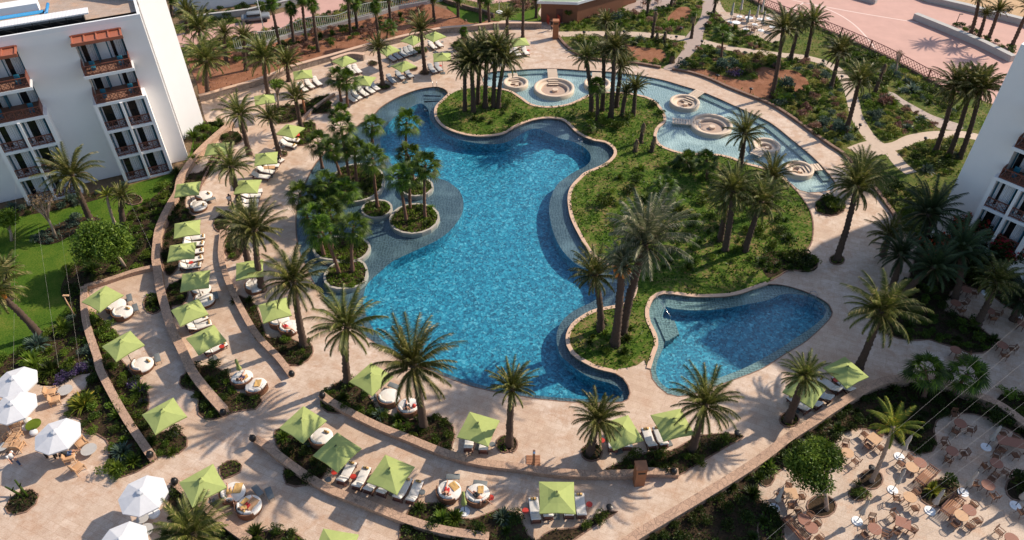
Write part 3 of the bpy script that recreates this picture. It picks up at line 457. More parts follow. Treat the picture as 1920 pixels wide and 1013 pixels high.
wall(Q('A4', 470, -15, 600, 22), .8, .6, 'short concrete wall end on the pink plaza at the top edge', 'concrete', 'bench_wall', sp=False)
wall(Q('A2', 250, 690, 320, 620, 400, 560, 440, 535), .3, .3, 'short low wall between two beds behind the fan palms', 'wallstone')
wall(Q('B1', 1115, 55, 1150, -30) + Q('A1', 1200, 900, 1290, 800), .12, .15, 'thin stone edging left of the upper left sunbeds', 'kerb', 'edging')
wall(Q('z5', 200, 140, 700, 115, 1100, 60, 1500, 10, 1881, -40), .5, 2.6, 'white boundary wall behind the road at the top left', 'whitem', 'boundary_wall', sp=False)
wall(Q('z5', 500, 290, 700, 260, 1200, 200, 1500, 130, 1881, 40), .4, .8, 'low grey wall along the far side of the pink road', 'concrete', 'road_wall', sp=False)
wall(Q('z7', 180, 0, 250, 40, 480, 110, 700, 170, 810, 215), .3, .5, 'dark low wall beside the back lawn under the tall palms', 'kerb', sp=False)
for P, lb in ((Q('y1', 400, 500, 700, 365), 'thin stone kerb beside the paired loungers'), ):
    pass
# islands of palms standing in the main pool: grey rims
def island(P, label, name='palm_planter'):
    P = spline(P, True); c = sum(P, Vector()) / len(P); r = thing(name, label, 'planter', c); L = [p - c for p in P]; s = -1 if area(L) < 0 else 1
    obj('rim', ribbon(L, .22 * s * -1, -.6, .16, True, False).mesh('rim', 'rim'), r); obj('soil', sheet(offset(L, .1 * s, True), (), .08).mesh('soil', 'darksoil'), r)
    BEDS.append(('island', [p for p in P], 'leafl', 60))
def ell(t, cx, cy, rx, ry, n=14, z=0): return [g(t, cx + rx * math.cos(k / n * 2 * math.pi), cy + ry * math.sin(k / n * 2 * math.pi), z) for k in range(n)]
def circ(c, r, n=16): return [Vector((c.x + r * math.cos(k / n * 2 * math.pi), c.y + r * math.sin(k / n * 2 * math.pi), 0)) for k in range(n)]
island(circ(g('B2', 885, 205, .16), 2.35), 'round grey rimmed planter with three palms, nearest to the deep water')
island(circ(g('B2', 675, 152, .16), 1.4), 'small round grey rimmed planter with one palm')
island([g('y8', *p) for p in ((470, 740), (560, 680), (700, 660), (820, 690), (895, 760), (890, 850), (840, 930), (720, 990), (560, 1010), (450, 960), (420, 840))], 'large grey rimmed planter with red soil in the slate ledge')
island(circ(g('y8', 540, 510, .16), 1.5), 'small round grey rimmed planter farthest up the left pool edge')
island([g('B2', *p) for p in ((370, 430), (440, 440), (520, 455), (590, 430), (625, 390), (620, 350), (560, 320), (440, 320), (360, 340), (330, 390))], 'curved grey rimmed planter full of dark shrubs')
island([g('B2', *p) for p in ((420, 590), (500, 600), (570, 585), (610, 540), (610, 490), (580, 455), (500, 450), (430, 480), (390, 540))], 'grassy rimmed planter at the lower left of the slate ledge')
island(circ(g('y8', 1225, 860, .16), 1.55), 'round grey rimmed planter behind the three palm one')
# the round sunken seats in the ring pool
def pit(c, r, ang, gap, label):
    c = Vector((c.x, c.y, 0)); o = thing('sunken_seat', label, 'pool seat', c, 0, None); n = 48
    def ringp(rad, z): return [Vector((rad * math.cos(2 * math.pi * k / n), rad * math.sin(2 * math.pi * k / n), z)) for k in range(n)]
    mb = MB(); mb.loft([ringp(r, -.6), ringp(r, .16), ringp(r - .06, .2), ringp(r - .32, .2), ringp(r - .36, .16), ringp(r - .38, -.6)], False)
    obj('rim', mb.mesh('rim', 'cream'), o)
    obj('bench', MB().loft([ringp(r - .37, -.08), ringp(r - .85, -.08), ringp(r - .9, -.12), ringp(r - .9, -.42)], False).mesh('bench', 'cream'), o)
    obj('floor', MB().add(ringp(r - .36, -.385), [tuple(range(n))]).mesh('floor', 'pitfloor'), o)
    obj('centre_table', MB().cyl((0.15, -.1, -.38), r * .15, .3, 20).mesh('centre_table', 'cream'), o)
    # stepped bridge of slats
    d = Vector((math.cos(ang), math.sin(ang), 0)); t = Vector((-d.y, d.x, 0)); mb = MB(); k = 0; x = r - 1.2
    while x < r + gap:
        z = .14 if x > r - .3 else (.14 - .12 * (r - .3 - x) / .3); mb.box(d * x + Vector((0, 0, z)), (.24, 1.3, .07), ang); x += .32
    mb.box(d * (r + gap / 2) + t * .5 + Vector((0, 0, .04)), (gap, .1, .12), ang); mb.box(d * (r + gap / 2) - t * .5 + Vector((0, 0, .04)), (gap, .1, .12), ang)
    obj('steps', mb.mesh('steps', 'cream'), o)
for cx, cy, rx, tx, ty, lb in PITS:
    c = G(cx, cy, .2); r = (G(cx + rx, cy, .2) - c).length; e = G(tx, ty, .1) - c; pit(c, r, math.atan2(e.y, e.x), max(.8, e.length - r), lb)

# ------------------------------------------------------------------ buildings (local x along the facade, +y outwards)
def building(name, label, loc, rz, bays, length, depth, hgt, wallx0=0.0):
    B = thing(name, label, 'building', loc, rz)
    mb = MB(); hi = 15.2
    xs = sorted([(a, b) for a, b, *_ in bays]); cur = wallx0
    X0 = cur; X1 = cur + length; XM = (X0 + X1) / 2
    mb.box((XM, -depth / 2 - 1.8, hgt / 2 - .2), (length, depth - 3.6, hgt - .4))          # core behind the loggias
    for a, b in xs: mb.box(((cur + a) / 2, -.95, hgt / 2), (a - cur, 1.9, hgt)); mb.box(((a + b) / 2, -.95, (hi + hgt) / 2 + .3), (b - a, 1.9, hgt - hi - .6)); cur = b
    mb.box(((cur + X1) / 2, -.95, hgt / 2), (X1 - cur, 1.9, hgt))
    obj('wall', mb.mesh('wall', 'white'), B)
    pm = MB()
    for c, d in (((XM, -.12, hgt + .2), (length, .24, .42)), ((XM, -depth + .1, hgt + .2), (length, .24, .42)), ((X0 + .12, -depth / 2, hgt + .2), (.24, depth - .5, .42)), ((X1 - .12, -depth / 2, hgt + .2), (.24, depth - .5, .42))): pm.box(c, d)
    obj('parapet', pm.mesh('parapet', 'whitem'), B)
    obj('roof', MB().box((XM, -depth / 2, hgt - .05), (length - .5, depth - .5, .1)).mesh('roof', 'roof'), B)
    for a, b, y, fl, top in bays:
        wd = b - a; m = (a + b) / 2; nf = len(fl) - 1; ztop = fl[3]
        fr = MB(); fr.box((a - .16, (y - 1.9) / 2, (ztop + .1) / 2), (.32, y + 1.9, ztop + .1)); fr.box((b + .16, (y - 1.9) / 2, (ztop + .1) / 2), (.32, y + 1.9, ztop + .1)); fr.box((m, (y + .3) / 2 - .15, ztop / 2), (.24, y + .3, ztop - .2))
        obj('bay_frame', fr.mesh('bay_frame', 'white'), B)
        for k in (3, 4): obj('balcony_floor', MB().box((m, (y - 1.8) / 2 + .01, fl[k] + .16), (wd - .1, y + 1.6, .02)).mesh('balcony_floor', 'btile'), B)
        for k, z in enumerate(fl): obj('slab', MB().box((m, (y - 1.8) / 2 + .01, z), (wd - .01 if k < 4 else wd + .3, y + 1.8, .3)).mesh('slab', 'whitem'), B)
        for k in range(len(fl)):
            z0 = fl[k] + .15; z1 = fl[k + 1] - .15 if k < nf else hi; low = k < 3
            cells = [(a, m - .12), (m + .12, b)] if low else [(a, b)]
            for (c0, c1) in cells:
                cw = c1 - c0; cm = (c0 + c1) / 2; wy = (y - .85) if low else -1.45
                panes = [(c0 + .05, c1 - .05)] if low else [(c0 + .05, cm - .45), (cm + .45, c1 - .05)]
                if not low: obj('pier', MB().box((cm, wy - .1, (z0 + z1) / 2), (.9, .3, z1 - z0)).mesh('pier', 'whitem'), B); obj('wall_lamp', MB().tube([(cm, wy + .06, z1 - .8), (cm, wy + .14, z1 - .8)], .26, 14).mesh('wall_lamp', 'tanc'), B)
                for (w0, w1) in panes:
                    ww = w1 - w0; wm = (w0 + w1) / 2
                    f = obj('window', MB().box((w0 + .05, wy, (z0 + z1) / 2), (.1, .1, z1 - z0)).box((w1 - .05, wy, (z0 + z1) / 2), (.1, .1, z1 - z0)).box((wm, wy, z1 - .06), (ww - .2, .1, .12)).box((w0 + .16, wy + .35, (z0 + z1) / 2), (.06, .6, z1 - z0 - .1)).mesh('window', 'teal'), B)
                    obj('pane', MB().box((wm, wy - .06, (z0 + z1) / 2), (ww - .2, .03, z1 - z0 - .1)).mesh('pane', 'glass'), f)
                    cu = MB(); r1 = rnd.uniform(.42, .66)
                    for s0, s1 in ((w0 + .12, w0 + ww * r1), (w1 - ww * rnd.uniform(.1, .25), w1 - .12)):
                        n = max(3, int((s1 - s0) / .09)); vs = []
                        for i in range(n + 1):
                            x = s0 + (s1 - s0) * i / n; yy = wy + .06 + (.05 if i % 2 else 0); vs += [(x, yy, z0 + .05), (x, yy, z1 - .12)]
                        cu.add(vs, [(2 * i, 2 * i + 2, 2 * i + 3, 2 * i + 1) for i in range(n)])
                    obj('curtain', cu.mesh('curtain', 'curtain'), f)
                ra = MB(); ry = y - .1 if k < 4 or top else y - .1; rh = .95; x0, x1 = c0 + .02, c1 - .02
                for zz in (z0 + .12, z0 + rh): ra.box((cm, ry, zz), (x1 - x0, .09, .08))
                npn = max(2, int(round((x1 - x0) / .75)))
                for i in range(npn + 1): ra.box((x0 + (x1 - x0) * i / npn, ry, z0 + rh / 2), (.07, .07, rh))
                for i in range(npn):
                    p0 = x0 + (x1 - x0) * i / npn; p1 = x0 + (x1 - x0) * (i + 1) / npn
                    for u, v in ((0, 1), (1, 0)): ra.tube([(p0 + (p1 - p0) * 0, ry, z0 + .14 + u * (rh - .18)), (p0 + (p1 - p0) * 1, ry, z0 + .14 + v * (rh - .18))], .028, 4, False)
                    pm_ = (p0 + p1) / 2; ra.tube([(pm_, ry, z0 + .14), (p0, ry, z0 + .55), (pm_, ry, z0 + .92), (p1, ry, z0 + .55), (pm_, ry, z0 + .14)], .028, 4, False)
                if not low:
                    for xx in (x0, x1): ra.box((xx, ry / 2 - .1, z0 + rh), (.08, ry, .08)); ra.box((xx, ry / 2 - .1, z0 + rh / 2), (.05, ry, rh - .2))
                obj('railing', ra.mesh('railing', 'rail'), B)
                if not low:
                    for sx in (-1, 1): obj('balcony_chair', MB().soft((cm + sx * wd * .3, y - 1.2, z0 + .3), (.5, .5, .1)).soft((cm + sx * wd * .3, y - 1.45, z0 + .6), (.5, .1, .5)).box((cm + sx * wd * .3, y - 1.2, z0 + .13), (.42, .42, .24)).mesh('balcony_chair', 'teal'), B)
        pg = MB(); np_ = 4
        for i in range(np_ + 1): pg.box((a + wd * i / np_, .8, hi + .42), (.12, 1.9, .14), 0)
        pg.box((m, .8, hi + .34), (wd + .2, 1.8, .05)); pg.box((m, 1.72, hi + .3), (wd + .3, .14, .3)); pg.box((m, .05, hi + .5), (wd + .3, .1, .14))
        obj('pergola', pg.mesh('pergola', 'pergola'), B)
    return B
FL = [0, 3.05, 6.15, 9.2, 12.2]
BL = building('hotel_building', 'white hotel block with brown railed balconies above the lawn, left', (-36.35, 71.02, 0), R(206), [(2.2, 6.5, 1.9, FL, True), (11.3, 15.9, 1.9, FL, True), (20.4, 24.8, 1.9, FL, True)], 30, 15, 16.3)
# roof gear of the left block
r_ = obj('roof_canopy', MB().box((13, -1.9, 17.15), (17.2, 1.5, .12)).mesh('roof_canopy', 'curtain'), BL)
fr = MB()
for i in range(12): fr.box((5 + i * 1.45, -1.2, 16.7), (.07, .07, .9)); fr.tube([(5 + i * 1.45, -1.2, 16.3), (6.45 + i * 1.45, -1.2, 17.1)], .03, 4)
obj('canopy_frame', fr.mesh('canopy_frame', 'metal'), BL)
obj('canopy_gap_shade', MB().box((13.2, -1.9, 16.5), (16.6, 1.0, .5)).mesh('canopy_gap_shade', 'metal'), BL)  # dark box put in for the shade in the gap under the canopy
obj('blue_pipe', MB().tube([(8.2, -4.1, 16.75), (8.4, -4.7, 16.75), (29, -4.9, 16.75)], .17, 8).tube([(8.2, -4.1, 16.75), (8.0, -6.6, 16.75)], .15, 8).mesh('blue_pipe', 'blue'), BL)
obj('duct', MB().tube([(14, -6.6, 17), (29, -6.8, 17)], .38, 10).tube([(11.5, -7.6, 16.8), (29, -7.9, 16.8)], .22, 8).mesh('duct', 'concrete'), BL)
obj('plant_box', MB().box((10.6, -6.3, 16.9), (3.6, 1.6, .9)).mesh('plant_box', 'whitem'), BL)
# stair tower standing behind its corner
P1, P2 = G(345.7, 262), G(382.7, 231.6); d = (P2 - P1); ang = math.atan2(d.y, d.x); TW = thing('stair_tower', 'tall plain white stair tower behind the right end of the left hotel block', 'tower', P1, ang)
obj('wall', MB().box((d.length / 2, 5, 8.8), (d.length, 10, 17.6)).mesh('wall', 'tower'), TW); obj('roof_cap', MB().box((d.length / 2, 5, 17.7), (d.length + .2, 10.2, .25)).mesh('roof_cap', 'whitem'), TW)
# right block: its facade runs towards the camera; mirrored in local x
FR = [0, 2.95, 5.95, 9.0, 12.1]
BR = building('hotel_building', 'white hotel block with a blank end wall and brown balconies, right', (41.02, 56.99, 0), math.atan2(.748, -.663), [(-25.3, -21.3, 1.0, FR, True), (-16.2, -12.2, 1.0, FR, True), (-7.1, -3.15, 1.0, FR, True)], 32, 17, 19.6, -32)

# ------------------------------------------------------------------ plants
def rv(): 
    a = rnd.uniform(0, 2 * math.pi); z = rnd.uniform(-1, 1); r = math.sqrt(1 - z * z); return Vector((r * math.cos(a), r * math.sin(a), z))
def leaf_tris(C, L, Wd, up=.3, rs=nr):      # one leaf triangle at each centre
    n = len(C); d = rs.normal(size=(n, 3)); d[:, 2] += up; d /= np.linalg.norm(d, axis=1)[:, None]; s = np.cross(d, rs.normal(size=(n, 3))); s /= np.linalg.norm(s, axis=1)[:, None] + 1e-9
    L = np.asarray(L).reshape(-1, 1) * rs.uniform(.6, 1.3, (n, 1)); Wd = np.asarray(Wd).reshape(-1, 1)
    return np.stack([C - s * Wd * .5, C + s * Wd * .5, C + d * L], 1)
def shrub_mesh(name, mat, seed, n=520, lobes=9, leaf=.17, flat=.62):
    rs = np.random.RandomState(seed); P = []
    for k in range(lobes):
        a = rs.uniform(0, 6.28); r = rs.uniform(0, .62); c = np.array([r * math.cos(a), r * math.sin(a), rs.uniform(.25, .62) * flat * 1.4]); rad = rs.uniform(.28, .5)
        m = n // lobes; d = rs.normal(size=(m, 3)); d /= np.linalg.norm(d, axis=1)[:, None]; d[:, 2] = np.abs(d[:, 2]) * .9 - .15
        P.append(c + d * rad * rs.uniform(.72, 1.08, (m, 1)))
    P = np.concatenate(P); P[:, 2] = np.maximum(P[:, 2], .03); return tris(name, leaf_tris(P, leaf, leaf * .62, .5, rs), mat)
def tuft_mesh(name, mat, seed, n=90, h=1.0, spread=.9, wd=.05, droop=.5):       # long blades from the base
    rs = np.random.RandomState(seed); T_ = []
    for i in range(n):
        a = rs.uniform(0, 6.28); e = rs.uniform(.25, 1.45) if spread > .5 else rs.uniform(.9, 1.5); L = h * rs.uniform(.7, 1.1); d = np.array([math.cos(a) * math.cos(e), math.sin(a) * math.cos(e), math.sin(e)])
        b = np.array([math.cos(a), math.sin(a), 0]) * .06; m = b + d * L * .55; t = b + d * L + np.array([0, 0, -droop * L * math.cos(e) * .6]); s = np.array([-math.sin(a), math.cos(a), 0]) * wd
        T_ += [[b - s * .6, b + s * .6, m + s], [b - s * .6, m + s, m - s], [m - s, m + s, t]]
    return tris(name, np.array(T_), mat)
SH = {k: [shrub_mesh('foliage', k, 11 * i + j * 3) for j in range(3)] for i, k in enumerate(('leaf', 'leafl', 'leafb', 'leafd', 'leafy2', 'purple', 'redf', 'pinkf'))}
GT = {k: [tuft_mesh('blades', k, 5 * i + j) for j in range(2)] for i, k in enumerate(('leaf', 'leafl', 'leafb', 'datey', 'leafd'))}
SHL = dict(leaf='green leafy shrub', leafl='bright lime green shrub', leafb='blue green shrub', leafd='dark green shrub', leafy2='pale yellow bushy shrub', purple='purple flowering shrub', redf='red flowering shrub', pinkf='brown heather like shrub')
stemm = MB().tube([(0, 0, -.05), (.02, 0, .3)], .05, 5).mesh('stem', 'bark')
SHQ = []
def shrub(p, r, mat, where, grp=None, kind='s'): SHQ.append((p, r, mat, where, kind))
def shrub_now(p, r, mat, where, kind, od):
    if kind == 's': kit = [('foliage', rnd.choice(SH[mat]), None), ('stem', stemm, None)]; lb = SHL[mat]; nm = 'shrub'
    else: kit = [('blades', rnd.choice(GT[mat]), None), ('stem', stemm, None)]; lb = {'datey': 'yellow green spiky agave', 'leafb': 'grey spiky agave'}.get(mat, 'spiky grassy plant'); nm = 'spiky_plant'
    grp = None
    stamp(kit, nm, lb + ' ' + where + od, 'shrub' if kind == 's' else 'plant', Vector((p.x, p.y, .02)), rnd.uniform(0, 6.28), grp or lb + 's ' + where, (r, r * rnd.uniform(.85, 1.15), r * rnd.uniform(.8, 1.1)))
# ground cover: one object per bed
def cover_mesh(P, dens, mat, lo=.05, hi=.22, leaf=.16, gate=-.35):
    xs = [p.x for p in P]; ys = [p.y for p in P]; A = abs(area(P)); n = int(A * dens * 5); Q_ = np.array([(p.x, p.y) for p in P])
    m = int(n * (max(xs) - min(xs)) * (max(ys) - min(ys)) / max(A, .1)); X = nr.uniform(min(xs), max(xs), m); Y = nr.uniform(min(ys), max(ys), m)
    c = np.zeros(m, bool); j = len(Q_) - 1
    for i in range(len(Q_)):
        a, b = Q_[i], Q_[j]; hit = ((a[1] > Y) != (b[1] > Y)); 
        with np.errstate(all='ignore'): c ^= hit & (X < (b[0] - a[0]) * (Y - a[1]) / (b[1] - a[1] + 1e-12) + a[0])
        j = i
    for E_ in EXC:
        ex = np.array([(p.x, p.y) for p in E_])
        if ex[:, 0].max() < min(xs) or ex[:, 0].min() > max(xs) or ex[:, 1].max() < min(ys) or ex[:, 1].min() > max(ys): continue
        h = np.zeros(m, bool); j = len(ex) - 1
        for i in range(len(ex)):
            a, b = ex[i], ex[j]
            with np.errstate(all='ignore'): h ^= ((a[1] > Y) != (b[1] > Y)) & (X < (b[0] - a[0]) * (Y - a[1]) / (b[1] - a[1] + 1e-12) + a[0])
            j = i
        c &= ~h
    for L_, wd in EXL:
        for p in L_: c &= (X - p.x) ** 2 + (Y - p.y) ** 2 > (wd * .5 + .12) ** 2
    X, Y = X[c], Y[c]; keep = (np.sin(X * 2.1 + np.cos(Y * 1.7) * 2) * np.sin(Y * 2.3 + np.sin(X * 1.3) * 2) + nr.uniform(-.8, .8, len(X))) > gate; X, Y = X[keep], Y[keep]
    Z = (np.sin(X * 3.1) * np.cos(Y * 2.7) * .5 + .5) * (hi - lo) * .7 + nr.uniform(lo, hi, len(X)); C = np.stack([X, Y, Z * .8], 1); return tris('ground_cover', leaf_tris(C, leaf, leaf * .6, .8), mat)
nocov = []
BEDS.append(('garden', GP, 'leafd', 10))
for nm, P, mat, dens in BEDS:
    if mat:
        mm = {'cover': 'mat_leaf'}.get(mat, mat); far = sum(p.y for p in P) / len(P) > 75
        d = dens * (.42 if dens > 12 else .5); lf = .19
        if nm == 'garden': d = 4.6 if mat == 'cover' else 1.2; lf = .22 if mat == 'cover' else .3
        if nm == 'planted_ground': d = 1.3; lf = .3
        if nm == 'soil_bank': d = .25; lf = .3
        o = obj('ground_cover', cover_mesh(P, d, mm, .03, .22 if nm != 'planted_ground' else .35, lf, -.05 if nm == 'garden' else -.35)); tag(o, dict(garden='low %s plants covering the pool garden' % ('green mat' if mat == 'cover' else 'darker clumped'), island='low plants growing in a rimmed palm planter').get(nm, 'low leafy ground cover in a ' + nm.replace('_', ' ')), 'ground cover'); o['kind'] = 'stuff'
o = obj('grass', cover_mesh(W(lawnP[1:-1]), 1.6, 'leaf', .0, .05, .08)); tag(o, 'short mown green lawn grass beside the left hotel block', 'grass'); o['kind'] = 'stuff'
# date palm crowns and fan palm crowns
def date_crown(mat, seed, n=54, L=3.4, wind=0.0, leafl=.46, nl=34, upr=1.0):
    rs = random.Random(seed); TR = []
    for i in range(n):
        f = i / n; az = i * 2.39996 + rs.uniform(-.2, .2); el = R(86 - 100 * f ** .9 * upr + rs.uniform(-8, 8)); LL = L * rs.uniform(.82, 1.08) * (.75 + .25 * math.sin(math.pi * min(1, f + .25)))
        p = Vector((math.cos(az) * .1, math.sin(az) * .1, -.25 * f)); ns = 10; bend = R(rs.uniform(65, 100)) * (.6 + .6 * f); side = Vector((-math.sin(az), math.cos(az), 0)); tw = rs.uniform(-.25, .25); prev = None; pts = []
        for k in range(ns + 1):
            t = k / ns; e = el - bend * t ** 1.6; a2 = az + tw * t; d = Vector((math.cos(a2) * math.cos(e), math.sin(a2) * math.cos(e), math.sin(e))) + Vector((-wind * t, 0, 0)); pts.append((p.copy(), d.normalized())); p += d * LL / ns
        for k in range(ns):      # midrib
            a, b = pts[k][0], pts[k + 1][0]; w0 = .035 * (1 - k / ns) + .008; TR.append((a - side * w0, a + side * w0, b))
        for k in range(nl):
            t = .1 + .9 * (k + .5) / nl; x = t * ns; i0 = min(int(x), ns - 1); fr = x - i0; c = pts[i0][0].lerp(pts[i0 + 1][0], fr); d = pts[i0][1]; up = side.cross(d).normalized(); ll = leafl * math.sin(math.pi * (.12 + .80 * t)) ** .6 * LL / 3
            for s in (-1, 1):
                v = (side * s * .85 + d * (.55 + .5 * t) + up * rs.uniform(.0, .3) - Vector((0, 0, .42))).normalized(); tip = c + v * ll * rs.uniform(.85, 1.1) - Vector((0, 0, .07 * ll)); TR.append((c - d * .045, c + d * .045, tip))
    return tris('crown', np.array([[tuple(v) for v in t] for t in TR]), mat)
def fan_crown(mat, seed, n=25, pl=.95, br=.92):
    rs = random.Random(seed); TR = []
    for i in range(n):
        f = i / n; az = i * 2.39996 + rs.uniform(-.25, .25); el = R(80 - 105 * f + rs.uniform(-8, 8)); d = Vector((math.cos(az) * math.cos(el), math.sin(az) * math.cos(el), math.sin(el))); side = Vector((-math.sin(az), math.cos(az), 0)); up = side.cross(d).normalized()
        b = Vector((0, 0, -.2 * f)); c = b + d * pl * rs.uniform(.85, 1.15) - Vector((0, 0, .08)); TR.append((b - side * .03, b + side * .03, c + side * .015)); m = 15; d2 = (d - Vector((0, 0, .35 * math.cos(el)))).normalized()
        for k in range(m):
            a0 = R(-118 + 236 * k / m); a1 = R(-118 + 236 * (k + 1) / m); am = (a0 + a1) / 2; rr = br * rs.uniform(.88, 1.08) * (1 - .12 * abs(am))
            def pt(a, r, dr): return c + (d2 * math.cos(a) + side * math.sin(a)) * r - Vector((0, 0, dr)) + up * (.1 * r)
            mid0, mid1, tip = pt(a0, rr * .52, .02 * rr + .02), pt(a1, rr * .52, .02 * rr), pt(am, rr * 1.05, .36 * rr)
            TR.append((c, mid0, mid1)); TR.append((mid0, tip, mid1))
    return tris('crown', np.array([[tuple(v) for v in t] for t in TR]), mat)
def skirt_mesh(seed, L=.9, n=60):
    rs = random.Random(seed); TR = []
    for i in range(n):
        a = rs.uniform(0, 6.28); z = -rs.uniform(.1, .9); r = .16; s = Vector((-math.sin(a), math.cos(a), 0)) * .1; b = Vector((math.cos(a) * r, math.sin(a) * r, z)); t = b + Vector((math.cos(a) * L * .35, math.sin(a) * L * .35, -L * rs.uniform(.5, .9))); TR.append((b - s, b + s, t))
    return tris('dry_leaves', np.array([[tuple(v) for v in t] for t in TR]), 'dry')
DC = [date_crown('date', s, (54, 46, 50, 58, 44, 52)[s - 1], wind=(0, .1, -.08, .15, .05, .2)[s - 1]) for s in (1, 2, 3, 4, 5, 6)]; DW = [date_crown('date', s, 48, 3.1, .28) for s in (5, 6)]; DU = [date_crown('date', s, 42, 3.0, .05, .42, 32, .68) for s in (7, 8)]
DG = [date_crown('dateg', s, 60, 3.4, -.15, .4, 30, .75) for s in (9,)]; DY = [date_crown('datey', s, 20, 2.2, 0, .5, 26, .8) for s in (10,)]; DD = [date_crown('dated', s, 44, 3.1, .1) for s in (12, 13)]
FC = [fan_crown('fan', s) for s in (1, 2, 3, 4)]; FT = [fan_crown('fan', s, 34, .5, .7) for s in (5, 6)]
SKM = [skirt_mesh(1), skirt_mesh(2)]; DRYC = [date_crown('dry', 21, 12, 1.8, 0, .35, 18, 1.3)]
FRM = None
def fruit_mesh():
    mb = MB()
    for i in range(5):
        a = i * 1.26; c = Vector((math.cos(a) * .45, math.sin(a) * .45, -.35)); mb.tube([Vector((0, 0, 0)), c * .7 + Vector((0, 0, .2)), c], .03, 4); mb.loft([[c + Vector((math.cos(k) * r, math.sin(k) * r, z)) for k in (0, 1.25, 2.5, 3.77, 5.02)] for r, z in ((.05, .1), (.19, -.08), (.16, -.3), (.03, -.42))])
    return mb.mesh('fruit_bunch', 'orange')
FRM = fruit_mesh()
def trunk_mesh(path, r0, r1, mat, rough=.14, dz=.22):
    L = sum((path[i + 1] - path[i]).length for i in range(len(path) - 1)); n = max(6, int(L / dz)); pts = []; rad = []
    for i in range(n + 1):
        t = i / n * (len(path) - 1); k = min(int(t), len(path) - 2); pts.append(path[k].lerp(path[k + 1], t - k)); f = i / n
        rad.append((r0 + (r1 - r0) * f) * (1 + (.35 * math.exp(-f * 14)) + (rough if i % 2 else -rough * .6)))
    return MB().tube(pts, rad, 11, True, rough * .9).mesh('trunk', mat)
def palm(kind, t, bx, by, cx, cy, where, s=None, tt=None, grp=None, fruit=False, curve=0.0):
    b = g(t, bx, by); c = over(b, *q(tt or t, cx, cy)); hgt = max(c.z, .8); fanp = kind in ('fan', 'ftall'); 
    kinds = dict(date=(DC, .30, .21, 'bark', 'date palm with arching fronds'), wind=(DW, .28, .2, 'bark', 'date palm with wind blown fronds'), up=(DU, .27, .2, 'bark', 'date palm with upright fronds'), grey=(DG, .36, .26, 'bark', 'large grey green date palm'), yellow=(DY, .14, .12, 'pbark', 'yellow green palm with a smooth trunk'), dark=(DD, .3, .2, 'bark', 'dark shaded date palm'),
        fan=(FC, .17, .11, 'fbark', 'fan palm'), ftall=(FT, .22, .17, 'bark', 'tall fan palm with a dry leaf skirt'))
    K, r0, r1, bm, lb = kinds[kind]; nm = 'fan_palm' if fanp else 'date_palm'
    r = thing(nm, (lb + ' ' + where), 'palm tree', b, 0, grp); top = c - b; mid = top * .5 + Vector((curve, 0, 0)) - Vector((top.x * .18, top.y * .18, 0))
    obj('trunk', trunk_mesh([Vector((0, 0, -.1)), top * .25 + (mid - top * .5) * .7, mid, top * .75 + (mid - top * .5) * .7, top], r0, r1, bm), r)
    sc_ = s or 1; cr = obj('crown', rnd.choice(K), r, top, rnd.uniform(0, 6.28) if kind not in ('wind', 'grey') else rnd.uniform(-.4, .4), (sc_, sc_, sc_ * rnd.uniform(.9, 1.1)))
    if kind == 'ftall' or (fanp and rnd.random() < .3): obj('dry_leaves', rnd.choice(SKM), r, top, 0, 1.1 if kind == 'ftall' else .6)
    if not fanp and kind != 'yellow' and s is not None and s > .8: obj('dry_leaves', DRYC[0], r, top - Vector((0, 0, .25)), rnd.uniform(0, 6), sc_ * .8)
    if fruit: obj('fruit_bunch', FRM, r, top, 0, 1.2)
    return r
